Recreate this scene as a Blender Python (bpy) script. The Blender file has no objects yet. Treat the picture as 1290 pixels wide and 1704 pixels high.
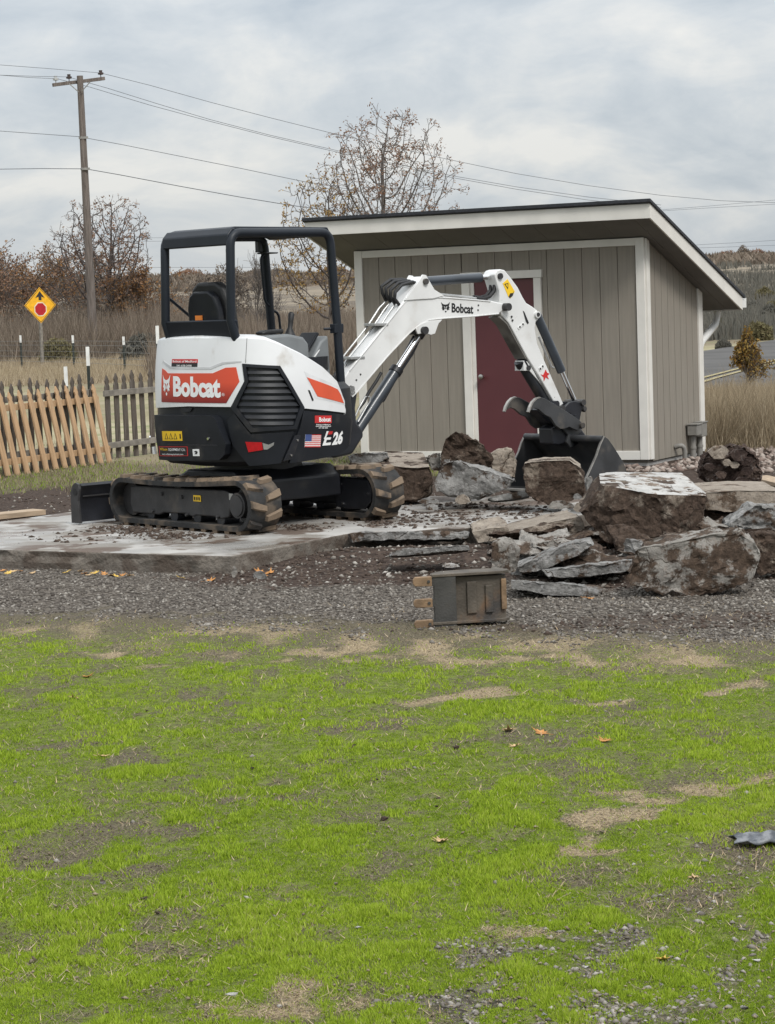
import bpy, bmesh, math, random
import numpy as np
from mathutils import Vector, Matrix

# ------------------------------------------------------------------ camera
sc = bpy.context.scene
R = math.radians
PW, PH, FPX = 1290.0, 1704.0, 3800.0          # photograph size and focal length in photograph pixels
PITCH, ROLL, EYE = R(5.13), R(2.03), 1.85
CF = Vector((0, math.cos(PITCH), -math.sin(PITCH)))
_r0 = Vector((1, 0, 0)); _u0 = Vector((0, math.sin(PITCH), math.cos(PITCH)))
CR = _r0 * math.cos(ROLL) - _u0 * math.sin(ROLL)
CU = _u0 * math.cos(ROLL) + _r0 * math.sin(ROLL)
CO = Vector((0, 0, EYE))
cd = bpy.data.cameras.new('camera')
cam = bpy.data.objects.new('camera', cd)
sc.collection.objects.link(cam)
cd.sensor_fit = 'VERTICAL'; cd.sensor_height = 24.0; cd.lens = FPX / PH * 24.0
cd.clip_end = 6000; cd.clip_start = 0.1
m = Matrix.Identity(4)
for i in range(3):
    m[i][0] = CR[i]; m[i][1] = CU[i]; m[i][2] = -CF[i]; m[i][3] = CO[i]
cam.matrix_world = m
sc.camera = cam

# ------------------------------------------------------------------ sky, sun, exposure
SUN_EL, SUN_AZ = R(48), R(150)                 # azimuth from +Y, clockwise
world = bpy.data.worlds.new('World'); sc.world = world
world.use_nodes = True
wn, wl = world.node_tree.nodes, world.node_tree.links
wn.clear()
def wnode(t, **k):
    n = wn.new(t)
    for a, b in k.items(): setattr(n, a, b)
    return n
sky = wnode('ShaderNodeTexSky', sky_type='NISHITA', sun_disc=False, sun_elevation=SUN_EL, sun_rotation=SUN_AZ)
bgs = wnode('ShaderNodeBackground'); bgs.inputs[1].default_value = 0.08
wl.new(sky.outputs[0], bgs.inputs[0])
tc = wnode('ShaderNodeTexCoord')
sep = wnode('ShaderNodeSeparateXYZ'); wl.new(tc.outputs['Generated'], sep.inputs[0])
def wmath(op, a, b=None):
    n = wnode('ShaderNodeMath', operation=op)
    for i, v in enumerate((a, b)):
        if v is None: continue
        if isinstance(v, (int, float)): n.inputs[i].default_value = v
        else: wl.new(v, n.inputs[i])
    return n.outputs[0]
den = wmath('ADD', wmath('ABSOLUTE', sep.outputs[2]), 0.34)       # flattens the clouds towards the horizon
cx = wmath('DIVIDE', sep.outputs[0], den); cy = wmath('DIVIDE', sep.outputs[1], den)
cmb = wnode('ShaderNodeCombineXYZ'); wl.new(cx, cmb.inputs[0]); wl.new(cy, cmb.inputs[1])
def wnoise(scale, det, rough, dist, off):
    mp = wnode('ShaderNodeMapping'); mp.inputs['Location'].default_value = off
    wl.new(cmb.outputs[0], mp.inputs[0])
    n = wnode('ShaderNodeTexNoise'); wl.new(mp.outputs[0], n.inputs['Vector'])
    n.inputs['Scale'].default_value = scale; n.inputs['Detail'].default_value = det
    n.inputs['Roughness'].default_value = rough; n.inputs['Distortion'].default_value = dist
    return n.outputs[0]
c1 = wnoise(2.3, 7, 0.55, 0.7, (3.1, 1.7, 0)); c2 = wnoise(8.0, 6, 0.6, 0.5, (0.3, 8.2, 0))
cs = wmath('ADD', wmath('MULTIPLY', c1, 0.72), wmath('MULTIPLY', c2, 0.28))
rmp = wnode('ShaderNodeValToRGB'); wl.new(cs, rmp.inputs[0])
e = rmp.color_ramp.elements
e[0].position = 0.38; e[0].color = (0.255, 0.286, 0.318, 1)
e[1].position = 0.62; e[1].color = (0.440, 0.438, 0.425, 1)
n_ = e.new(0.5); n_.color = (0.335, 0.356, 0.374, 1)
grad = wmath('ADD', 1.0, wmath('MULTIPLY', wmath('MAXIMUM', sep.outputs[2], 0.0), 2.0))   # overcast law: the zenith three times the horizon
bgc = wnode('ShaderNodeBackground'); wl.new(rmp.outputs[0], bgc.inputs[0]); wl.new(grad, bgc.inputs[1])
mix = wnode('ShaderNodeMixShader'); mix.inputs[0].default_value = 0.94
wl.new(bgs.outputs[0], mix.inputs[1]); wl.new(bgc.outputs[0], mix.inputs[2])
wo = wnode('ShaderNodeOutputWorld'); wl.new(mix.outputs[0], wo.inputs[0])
sd = bpy.data.lights.new('sun', 'SUN'); sd.energy = 1.5; sd.angle = R(16); sd.color = (1.0, 0.97, 0.93)
sun = bpy.data.objects.new('sun', sd); sc.collection.objects.link(sun)
sdir = Vector((math.sin(SUN_AZ) * math.cos(SUN_EL), math.cos(SUN_AZ) * math.cos(SUN_EL), math.sin(SUN_EL)))
sun.rotation_euler = (-sdir).to_track_quat('-Z', 'Y').to_euler()
sun.location = (15, -20, 40)
sc.view_settings.view_transform = 'Standard'; sc.view_settings.look = 'None'
sc.view_settings.exposure = 0.70; sc.view_settings.gamma = 1.0; sc.view_settings.use_curve_mapping = False
sc.render.engine = 'CYCLES'
sc.cycles.max_bounces = 6; sc.cycles.diffuse_bounces = 3; sc.cycles.glossy_bounces = 3
sc.cycles.use_denoising = True

# ------------------------------------------------------------------ photograph pixel -> place
def ray(x, y):
    return CR * ((x - PW / 2) / FPX) + CU * ((PH / 2 - y) / FPX) + CF
def onz(x, y, z=0.0):                          # where the sight line meets the level z
    d = ray(x, y); return CO + d * ((z - EYE) / d.z)
def ony(x, y, Y):                              # where it reaches the distance Y
    d = ray(x, y); return CO + d * (Y / d.y)
def onplane(x, y, o, n):
    d = ray(x, y); o = Vector(o); n = Vector(n); return CO + d * ((o - CO).dot(n) / d.dot(n))

# ------------------------------------------------------------------ noise for shapes
def _h(ix, iy, iz, s):
    n = (ix * 374761393 + iy * 668265263 + iz * 2147483647 + s * 144665) & 0x7fffffff
    n = ((n ^ (n >> 13)) * 1274126177) & 0x7fffffff
    return ((n ^ (n >> 16)) & 0xffff) / 65535.0
def vnoise(x, y, z=0.0, s=0):
    if np.ndim(z) == 0 and z == 0:
        x = np.asarray(x, float); y = np.asarray(y, float) + 0 * x
        ix = np.floor(x).astype(np.int64); iy = np.floor(y).astype(np.int64); fx, fy = x - ix, y - iy
        fx = fx * fx * (3 - 2 * fx); fy = fy * fy * (3 - 2 * fy)
        a = _h(ix, iy, 0, s); b = _h(ix + 1, iy, 0, s); c = _h(ix, iy + 1, 0, s); d = _h(ix + 1, iy + 1, 0, s)
        a = a + (b - a) * fx; c = c + (d - c) * fx
        return a + (c - a) * fy
    x = np.asarray(x, float); y = np.asarray(y, float) + 0 * x; z = np.asarray(z, float) + 0 * x
    ix = np.floor(x).astype(np.int64); iy = np.floor(y).astype(np.int64); iz = np.floor(z).astype(np.int64)
    fx, fy, fz = x - ix, y - iy, z - iz
    fx = fx * fx * (3 - 2 * fx); fy = fy * fy * (3 - 2 * fy); fz = fz * fz * (3 - 2 * fz)
    r = 0
    for a in (0, 1):
        for b in (0, 1):
            for c in (0, 1):
                r = r + _h(ix + a, iy + b, iz + c, s) * (fx if a else 1 - fx) * (fy if b else 1 - fy) * (fz if c else 1 - fz)
    return r
def fbm(x, y, z=0.0, o=4, s=0, g=0.5):
    r = 0; a = 1.0; t = 0; k = 1.0
    for i in range(o):
        r = r + a * vnoise(np.asarray(x) * k, np.asarray(y) * k, (0 if (np.ndim(z) == 0 and z == 0) else np.asarray(z) * k), s + i * 7); t += a; a *= g; k *= 2.03
    return r / t
def sstep(a, b, x):
    t = np.clip((np.asarray(x) - a) / (b - a), 0, 1); return t * t * (3 - 2 * t)

# ------------------------------------------------------------------ materials
MATS = {}
def pm(name, col, rough=0.6, metal=0.0, var=0.12, scale=6.0, bump=0.0, bscale=60.0, col2=None, lo=0.45, hi=0.65, coat=0.0, spec=0.5, det=6.0, stretch=None, second=None):
    """base colour with noise variation; col2 is laid over it in noise patches; second=(colour, scale, lo, hi) once more"""
    mt = bpy.data.materials.new(name); mt.use_nodes = True
    nt = mt.node_tree; n, l = nt.nodes, nt.links
    b = n['Principled BSDF']
    tcn = n.new('ShaderNodeTexCoord'); src = tcn.outputs['Object']
    if stretch:
        mp = n.new('ShaderNodeMapping'); mp.inputs['Scale'].default_value = stretch; l.new(src, mp.inputs[0]); src = mp.outputs[0]
    def noise(s, d=det):
        t = n.new('ShaderNodeTexNoise'); t.inputs['Scale'].default_value = s; t.inputs['Detail'].default_value = d; l.new(src, t.inputs['Vector']); return t.outputs[0]
    def ramp(f, a, c):
        t = n.new('ShaderNodeMapRange'); t.interpolation_type = 'SMOOTHSTEP'; t.inputs[1].default_value = a; t.inputs[2].default_value = c; l.new(f, t.inputs[0]); return t.outputs[0]
    def mixc(f, A, B):
        t = n.new('ShaderNodeMix'); t.data_type = 'RGBA'
        l.new(f, t.inputs[0])
        for i, v in ((6, A), (7, B)):
            if isinstance(v, tuple): t.inputs[i].default_value = v
            else: l.new(v, t.inputs[i])
        return t.outputs[2]
    c4 = lambda c: (c[0], c[1], c[2], 1.0)
    dk = tuple(v * (1 - var) for v in col); lt = tuple(min(1, v * (1 + var)) for v in col)
    out = mixc(ramp(noise(scale), 0.3, 0.7), c4(dk), c4(lt))
    if col2 is not None:
        out = mixc(ramp(noise(scale * 0.6 + 1.3), lo, hi), out, c4(col2))
    if second is not None:
        out = mixc(ramp(noise(second[1]), second[2], second[3]), out, c4(second[0]))
    l.new(out, b.inputs['Base Color'])
    b.inputs['Roughness'].default_value = rough; b.inputs['Metallic'].default_value = metal
    b.inputs['Specular IOR Level'].default_value = spec
    b.inputs['Coat Weight'].default_value = coat
    if bump:
        bp = n.new('ShaderNodeBump'); bp.inputs['Strength'].default_value = bump; bp.inputs['Distance'].default_value = 0.02
        l.new(noise(bscale), bp.inputs['Height']); l.new(bp.outputs[0], b.inputs['Normal'])
    MATS[name] = mt
    return mt
M = MATS

# ------------------------------------------------------------------ mesh building
COL = sc.collection
def link(name, me, mat, parent=None, smooth=None, bevel=0.0, seg=2, loc=None, rotz=None):
    o = bpy.data.objects.new(name, me); COL.objects.link(o)
    if mat is not None:
        for mm in (mat if isinstance(mat, (list, tuple)) else [mat]): me.materials.append(mm)
    if smooth is not None:
        me.shade_smooth() if hasattr(me, 'shade_smooth') else None
        me.set_sharp_from_angle(angle=R(smooth))
    if bevel:
        b = o.modifiers.new('bevel', 'BEVEL'); b.width = bevel; b.segments = seg; b.limit_method = 'ANGLE'; b.angle_limit = R(35)
    if parent is not None: o.parent = parent
    if loc is not None: o.location = loc
    if rotz is not None: o.rotation_euler = (0, 0, rotz)
    return o
class MB:
    def __init__(s): s.v = []; s.f = []; s.mi = []; s.cm = 0
    def add(s, vs, fs):
        k = len(s.v); s.v += [tuple(p) for p in vs]
        for f in fs: s.f.append(tuple(i + k for i in f)); s.mi.append(s.cm)
        return s
    def box(s, c, size, M3=None):
        x, y, z = (q / 2 for q in size)
        vs = [Vector((a, b, d)) for a in (-x, x) for b in (-y, y) for d in (-z, z)]
        if M3 is not None: vs = [M3 @ p for p in vs]
        c = Vector(c)
        return s.add([p + c for p in vs], [(0, 1, 3, 2), (4, 6, 7, 5), (0, 4, 5, 1), (2, 3, 7, 6), (0, 2, 6, 4), (1, 5, 7, 3)])
    def bar(s, p0, p1, w, h, up=(0, 0, 1)):              # box between two points, w across, h along up
        p0, p1 = Vector(p0), Vector(p1); d = p1 - p0; L = d.length; d.normalize()
        u = Vector(up); u = (u - d * u.dot(d)).normalized(); r = d.cross(u)
        M3 = Matrix((d, r, u)).transposed()
        return s.box((p0 + p1) / 2, (L, w, h), M3)
    def prism(s, poly, t0, t1, fn):
        n = len(poly)
        a = [fn(p[0], p[1], t0) for p in poly]; b = [fn(p[0], p[1], t1) for p in poly]
        fs = [tuple(range(n))[::-1], tuple(range(n, 2 * n))]
        fs += [(i, (i + 1) % n, n + (i + 1) % n, n + i) for i in range(n)]
        return s.add(a + b, fs)
    def tube(s, pts, r, n=10, cap=True, closed=False):
        pts = [Vector(p) for p in pts]; N = len(pts)
        rr = r if isinstance(r, (list, tuple)) else [r] * N
        vs = []; ref = None
        for i, p in enumerate(pts):
            if closed: d = pts[(i + 1) % N] - pts[i - 1]
            else: d = pts[min(i + 1, N - 1)] - pts[max(i - 1, 0)]
            if d.length < 1e-9: d = Vector((0, 0, 1))
            d.normalize()
            if ref is None:
                ref = Vector((0, 0, 1)) if abs(d.z) < 0.9 else Vector((1, 0, 0))
            u = (ref - d * ref.dot(d)).normalized(); w = d.cross(u); ref = u
            vs += [p + (u * math.cos(2 * math.pi * k / n) + w * math.sin(2 * math.pi * k / n)) * rr[i] for k in range(n)]
        fs = []
        for i in range(N if closed else N - 1):
            a = i * n; b = ((i + 1) % N) * n
            fs += [(a + k, a + (k + 1) % n, b + (k + 1) % n, b + k) for k in range(n)]
        if cap and not closed: fs += [tuple(range(n))[::-1], tuple(range((N - 1) * n, N * n))]
        return s.add(vs, fs)
    def cyl(s, p0, p1, r0, r1=None, n=14): return s.tube([p0, p1], [r0, r0 if r1 is None else r1], n)
    def mesh(s, name):
        me = bpy.data.meshes.new(name); me.from_pydata([tuple(p) for p in s.v], [], s.f)
        if any(s.mi): me.polygons.foreach_set('material_index', s.mi)
        me.validate(); me.update(); return me
    def build(s, name, mat, parent=None, smooth=None, bevel=0.0, seg=2, **k):
        me = s.mesh(name)
        bm = bmesh.new(); bm.from_mesh(me); bmesh.ops.recalc_face_normals(bm, faces=bm.faces); bm.to_mesh(me); bm.free()
        return link(name, me, mat, parent, smooth, bevel, seg, **k)
def npmesh(name, V, F, mat, parent=None, attr=None, mi=None):
    """big meshes from numpy arrays: V (n,3), F (m,3|4); attr {name: per-vertex float or rgb}"""
    me = bpy.data.meshes.new(name); n, k = F.shape
    me.vertices.add(len(V)); me.vertices.foreach_set('co', np.asarray(V, np.float32).ravel())
    me.loops.add(n * k); me.loops.foreach_set('vertex_index', np.asarray(F, np.int32).ravel())
    me.polygons.add(n); me.polygons.foreach_set('loop_start', np.arange(0, n * k, k, dtype=np.int32))
    if mi is not None: me.polygons.foreach_set('material_index', np.asarray(mi, np.int32))
    me.update(calc_edges=True)
    for a, d in (attr or {}).items():
        d = np.asarray(d, np.float32)
        if d.ndim == 1:
            at = me.attributes.new(a, 'FLOAT', 'POINT'); at.data.foreach_set('value', d)
        else:
            at = me.attributes.new(a, 'FLOAT_COLOR', 'POINT')
            at.data.foreach_set('color', np.concatenate([d, np.ones((len(d), 1), np.float32)], 1).ravel())
    return link(name, me, mat, parent)
def tag(o, label=None, cat=None, group=None, kind=None):
    for k, v in (('label', label), ('category', cat), ('group', group), ('kind', kind)):
        if v: o[k] = v
    return o
def empty(name, loc=(0, 0, 0), rotz=0.0, label=None, cat=None, group=None, parent=None):
    o = bpy.data.objects.new(name, None); COL.objects.link(o); o.location = loc; o.rotation_euler = (0, 0, rotz); o.empty_display_size = 0.1
    if parent is not None: o.parent = parent
    return tag(o, label, cat, group)
def dup(o, parent=None, loc=None, rot=None, name=None):
    c = o.copy(); COL.objects.link(c)
    if parent is not None: c.parent = parent
    if loc is not None: c.location = loc
    if rot is not None: c.rotation_euler = rot
    return c
def text_mesh(txt, bold=0.0, squeeze=1.0, shear=0.0):
    """flat lettering as (verts, faces) with width 1 = its own width, baseline 0, height of capitals 1"""
    cu = bpy.data.curves.new('lettering', 'FONT'); cu.body = txt; cu.size = 1.0; cu.offset = bold; cu.resolution_u = 3; cu.shear = shear
    o = bpy.data.objects.new('lettering', cu); COL.objects.link(o)
    dg = bpy.context.evaluated_depsgraph_get(); dg.update()
    me = bpy.data.meshes.new_from_object(o.evaluated_get(dg))
    vs = [v.co.copy() for v in me.vertices]; fs = [tuple(p.vertices) for p in me.polygons]
    bpy.data.objects.remove(o); bpy.data.curves.remove(cu); bpy.data.meshes.remove(me)
    x0 = min(v.x for v in vs); x1 = max(v.x for v in vs)
    h = 0.70
    return [((v.x - x0) / (x1 - x0), v.y / h) for v in vs], fs

# ================================================================== the ground
SLZ = 0.13                                              # top of the concrete slab
SLAB = [(-1.12, 16.12), (-0.72, 16.77), (-0.33, 17.43), (-0.05, 17.52), (0.16, 17.44), (0.42, 17.62), (0.60, 17.55), (0.82, 17.78), (1.02, 17.82), (1.22, 18.02), (1.42, 18.05),
        (1.62, 18.4), (1.98, 18.75), (2.30, 19.5), (1.30, 20.15), (-0.2, 20.95), (-1.85, 21.75), (-3.33, 19.56), (-4.39, 18.0)]
def patch(px, py, rx, ry):
    c = onz(px, py); d = c.y; hz = 1.85 * FPX / d
    return (c.x, c.y, rx * d / FPX, ry * d / hz)
STRAW = [patch(*p) for p in [(500, 1678, 130, 34), (380, 1698, 130, 14), (255, 1110, 42, 8), (215, 1085, 40, 6), (300, 1118, 30, 5), (870, 1150, 130, 11), (1190, 1092, 75, 13), (1090, 1368, 75, 17),
         (1190, 1332, 85, 13), (1240, 1310, 60, 12), (860, 1505, 90, 24), (690, 1542, 80, 12), (880, 1550, 70, 13), (990, 1405, 50, 12), (1010, 1170, 60, 8), (60, 1050, 60, 6), (560, 1075, 190, 16), (830, 1095, 130, 12), (1240, 1150, 60, 8)]]
STONY = [patch(*p) for p in [(980, 1562, 100, 30), (910, 1612, 85, 36), (1250, 1625, 90, 60), (1130, 1690, 170, 40), (1190, 1650, 120, 30), (1270, 1540, 40, 30), (760, 1690, 120, 12)]]
BARE = [patch(*p) for p in [(1110, 1490, 110, 50), (1200, 1450, 110, 36), (1060, 1195, 150, 18), (960, 1215, 90, 10), (40, 1575, 110, 34), (180, 1580, 120, 18), (130, 1395, 130, 22), (160, 1445, 110, 18), (400, 1330, 120, 12),
         (1210, 1410, 70, 16), (430, 1285, 90, 8), (240, 1275, 70, 9), (650, 1440, 80, 20), (200, 1665, 60, 16), (380, 1555, 80, 16), (1230, 1150, 60, 10), (300, 1175, 100, 7), (600, 1210, 90, 7), (100, 1250, 90, 8), (760, 1330, 60, 8)]]
def pmask(L, x, y, soft=0.85):
    r = np.zeros_like(x)
    for cx_, cy_, a, b in L:
        d = np.sqrt(((x - cx_) / a) ** 2 + ((y - cy_) / b) ** 2)
        r = np.maximum(r, 1 - sstep(1 - soft, 1 + soft, d))
    return r
def lawn_edge(x): return 13.15 - 0.46 * x + 0.5 * (fbm(x * 0.9, 0 * x + 3.3, 0, 3, 5) - 0.5)
def masks(x, y):
    x = np.asarray(x, float); y = np.asarray(y, float)
    n1 = fbm(x * 1.1, y * 0.55, 0, 4, 11); n2 = fbm(x * 4.5, y * 2.2, 0, 4, 23); n3 = fbm(x * 11, y * 6, 0, 3, 37)
    e = lawn_edge(x) - y
    lawn = sstep(-0.5, 0.7, e)
    thin = sstep(0.05, 2.3, e)                            # the lawn is thin and dry next to the gravel
    xr_, yr_ = x, y
    x = xr_ + 0.55 * (fbm(xr_ * 1.9, yr_ * 1.9, 0, 3, 301) - 0.5) + 0.22 * (fbm(xr_ * 8, yr_ * 8, 0, 3, 311) - 0.5); y = yr_ + 0.9 * (fbm(xr_ * 1.7, yr_ * 1.7, 0, 3, 321) - 0.5) + 0.4 * (fbm(xr_ * 7, yr_ * 7, 0, 3, 331) - 0.5)
    st = 0.85 * sstep(0.35, 0.95, pmask(STRAW, x, y) * 1.0 + 1.5 * (n2 - 0.5) + 0.9 * (n3 - 0.5)) * sstep(0.02, 0.2, pmask(STRAW, x, y)) * lawn
    so = sstep(0.35, 0.8, pmask(STONY, x, y) + 1.4 * (n2 - 0.5) + 0.6 * (n3 - 0.5)) * sstep(0.02, 0.2, pmask(STONY, x, y))
    ba = sstep(0.30, 0.85, pmask(BARE, x, y) + 1.5 * (n2 - 0.5) + 0.8 * (n3 - 0.5)) * sstep(0.02, 0.2, pmask(BARE, x, y))
    x, y = xr_, yr_
    holes = sstep(0.56, 0.68, n2) * 0.85 + sstep(0.60, 0.70, n1) * 0.5 + sstep(0.60, 0.70, n3) * 0.55
    g = lawn * (0.16 + 0.84 * thin) * (1 - np.clip(holes, 0, 1) * 0.55) * (1 - 0.90 * st) * (1 - 0.70 * so) * (1 - 0.62 * ba)
    g = g * (0.62 + 0.7 * sstep(0.30, 0.65, n3))
    dry = lawn * (1 - thin) * (0.25 + 0.7 * sstep(0.42, 0.62, n2))
    gravel = sstep(-0.5, 0.5, -e + 1.6 * (n2 - 0.5) + 0.8 * (n3 - 0.5)) * (1 - sstep(17.6, 18.8, y))
    gravel = np.maximum(gravel, so * 0.9)
    # churned soil by the broken edge of the slab and behind it
    dx, dy = (x - 0.25) / 1.75, (y - 16.2) / 1.25
    mud = 1 - sstep(0.72, 1.12, np.sqrt(dx * dx + dy * dy) + 0.7 * (n2 - 0.5))
    m2 = np.sqrt(((x - 1.55) / 1.15) ** 2 + ((y - 12.95) / 0.42) ** 2)
    mud = np.maximum(mud, 0.55 * (1 - sstep(0.5, 1.2, m2 + 1.4 * (n2 - 0.5))))
    m3 = np.sqrt(((x - 1.9) / 1.3) ** 2 + ((y - 15.9) / 1.5) ** 2); mud = np.maximum(mud, 1 - sstep(0.7, 1.1, m3 + 0.6 * (n2 - 0.5)))
    mud = np.maximum(mud, sstep(18.0, 18.8, y) * (1 - sstep(24.0, 25.6, y + 2 * (n2 - .5))))
    mud = np.maximum(mud, sstep(1.6, 2.4, x) * sstep(17.5, 18.5, y) * (1 - sstep(27, 29, y)))
    back = sstep(24.0, 25.6, y + 1.5 * (n2 - .5))        # rough grass towards the fences
    field = sstep(27.0, 30.0, y)
    g2 = back * (0.25 + 0.75 * sstep(0.42, 0.58, n1)) * (1 - 0.8 * field)
    return dict(grass=np.clip(g, 0, 1), straw=np.clip(np.maximum(st * 0.9, dry * 0.75), 0, 1), gravel=np.clip(gravel, 0, 1), mud=np.clip(mud, 0, 1), rough=np.clip(g2, 0, 1), field=field)
def far_height(x, y):
    r = np.sqrt(x * x + y * y)
    h = sstep(140, 620, r) * (10.5 + 7 * (fbm(x / 170.0 + 3, y / 210.0, 0, 3, 3) - 0.5))
    return h + 0.6 * sstep(60, 160, r) * (fbm(x / 25.0, y / 40.0, 0, 3, 9) - 0.5)
def ground_height(x, y):
    x = np.asarray(x, float); y = np.asarray(y, float)
    z = 0.030 * (fbm(x * 1.7, y * 1.7, 0, 4, 51) - 0.5) * (1 - sstep(30, 50, y))
    z = z + 0.012 * (fbm(x * 9, y * 9, 0, 3, 61) - 0.5) * (1 - sstep(20, 30, y))
    d = np.sqrt(((x - 0.25) / 1.5) ** 2 + ((y - 16.75) / 0.85) ** 2)
    z = z + (1 - sstep(0.25, 1.1, d)) * (0.055 + 0.09 * (fbm(x * 3.1, y * 3.1, 0, 4, 71) - 0.5))
    d = np.sqrt(((x - 1.75) / 1.35) ** 2 + ((y - 16.0) / 1.35) ** 2); z = z + (1 - sstep(0.2, 1.0, d)) * (0.02 + 0.05 * (fbm(x * 4, y * 4, 0, 3, 77) - 0.5))
    inside = sstep(0.05, 0.35, np.minimum((x + 3.9) * 0.83 - (y - 18.6) * 0.56, 99)) * 0
    z = z - inside
    return z + far_height(x, y)
def axis(lo, hi, st, far0, far1, k=1.16):
    a = list(np.arange(lo, hi + 1e-6, st)); s = st; p = hi
    while p < far1: s *= k; p += s; a.append(p)
    s = st; p = lo; b = []
    while p > far0: s *= k; p -= s; b.append(p)
    return np.array(b[::-1] + a)
gx = axis(-4.6, 4.0, 0.05, -1500, 1500); gy = axis(5.2, 21.5, 0.05, -60, 2600, 1.10)
GX, GY = np.meshgrid(gx, gy); gxx, gyy = GX.ravel(), GY.ravel()
gz = ground_height(gxx, gyy)
nx_, ny_ = len(gx), len(gy)
ii = (np.arange(ny_ - 1)[:, None] * nx_ + np.arange(nx_ - 1)[None, :]).ravel()
gm = masks(gxx, gyy)

def ground_material():
    mt = bpy.data.materials.new('ground'); mt.use_nodes = True
    n, l = mt.node_tree.nodes, mt.node_tree.links; b = n['Principled BSDF']
    geo = n.new('ShaderNodeNewGeometry'); P = geo.outputs['Position']
    def noise(s, d=6, r=0.6):
        t = n.new('ShaderNodeTexNoise'); t.inputs['Scale'].default_value = s; t.inputs['Detail'].default_value = d; t.inputs['Roughness'].default_value = r; l.new(P, t.inputs['Vector']); return t.outputs[0]
    def rng(f, a, c, lo=0.0, hi=1.0):
        t = n.new('ShaderNodeMapRange'); t.interpolation_type = 'SMOOTHSTEP'
        for i, v in enumerate((a, c, lo, hi)): t.inputs[i + 1].default_value = v
        l.new(f, t.inputs[0]); return t.outputs[0]
    def mixc(f, A, B):
        t = n.new('ShaderNodeMix'); t.data_type = 'RGBA'; l.new(f, t.inputs[0])
        for i, v in ((6, A), (7, B)):
            if isinstance(v, tuple): t.inputs[i].default_value = v + (1,)
            else: l.new(v, t.inputs[i])
        return t.outputs[2]
    def math_(op, a, c):
        t = n.new('ShaderNodeMath'); t.operation = op
        for i, v in enumerate((a, c)):
            if isinstance(v, (int, float)): t.inputs[i].default_value = v
            else: l.new(v, t.inputs[i])
        return t.outputs[0]
    def att(k):
        t = n.new('ShaderNodeAttribute'); t.attribute_name = k; return t.outputs['Fac']
    nf, nm, nc, nl = noise(90), noise(22), noise(5), noise(0.35)
    soil = mixc(rng(nf, 0.3, 0.7), (0.070, 0.058, 0.036), (0.165, 0.140, 0.095))
    mud = mixc(rng(nm, 0.35, 0.65), (0.034, 0.023, 0.018), (0.085, 0.060, 0.046))
    vor = n.new('ShaderNodeTexVoronoi'); vor.inputs['Scale'].default_value = 42; l.new(P, vor.inputs['Vector'])
    sepc = n.new('ShaderNodeSeparateColor'); l.new(vor.outputs['Color'], sepc.inputs[0])
    grav = mixc(rng(sepc.outputs[0], 0.1, 0.9), (0.050, 0.041, 0.034), (0.17, 0.147, 0.122))
    straw = mixc(rng(nf, 0.3, 0.7), (0.20, 0.15, 0.09), (0.42, 0.33, 0.21))
    grass = mixc(rng(nm, 0.3, 0.7), (0.095, 0.110, 0.028), (0.175, 0.215, 0.038))
    rough = mixc(rng(nm, 0.35, 0.65), (0.085, 0.085, 0.035), (0.20, 0.18, 0.09))
    fieldc = mixc(rng(nl, 0.35, 0.65), (0.30, 0.265, 0.155), (0.40, 0.355, 0.235))
    fieldc = mixc(rng(noise(0.03, 3), 0.42, 0.6), fieldc, (0.17, 0.13, 0.085))
    fieldc = mixc(rng(noise(0.9, 5), 0.5, 0.7), fieldc, (0.20, 0.215, 0.10))
    sy_ = n.new('ShaderNodeSeparateXYZ'); l.new(P, sy_.inputs[0]); fieldc = mixc(rng(sy_.outputs[1], 75, 120), fieldc, mixc(rng(noise(0.12, 6), 0.4, 0.6), (0.13, 0.108, 0.085), (0.235, 0.195, 0.145)))
    nmx = math_('ADD', math_('MULTIPLY', nf, 0.6), math_('MULTIPLY', nm, 0.4))
    def f(k, j=None, w=1.7): return rng(math_('ADD', att(k), math_('MULTIPLY', math_('SUBTRACT', nmx if j is None else j, 0.5), w)), 0.15, 0.85)
    c = mixc(f('field'), soil, fieldc)
    c = mixc(f('rough'), c, rough)
    c = mixc(f('gravel'), c, grav)
    c = mixc(f('mud', None, 1.0), c, mud)
    c = mixc(f('straw'), c, straw)
    c = mixc(f('grass'), c, grass)
    l.new(c, b.inputs['Base Color']); b.inputs['Roughness'].default_value = 0.95; b.inputs['Specular IOR Level'].default_value = 0.2
    bp = n.new('ShaderNodeBump'); bp.inputs['Strength'].default_value = 0.8; bp.inputs['Distance'].default_value = 0.02
    l.new(math_('ADD', nf, nm), bp.inputs['Height']); l.new(bp.outputs[0], b.inputs['Normal'])
    return mt
g_ = npmesh('ground', np.stack([gxx, gyy, gz], 1), np.stack([ii, ii + 1, ii + 1 + nx_, ii + nx_], 1), ground_material(), attr=gm)
tag(g_, kind='structure'); g_.data.shade_smooth()
def gh(x, y): return float(ground_height(np.array([x]), np.array([y]))[0])

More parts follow.
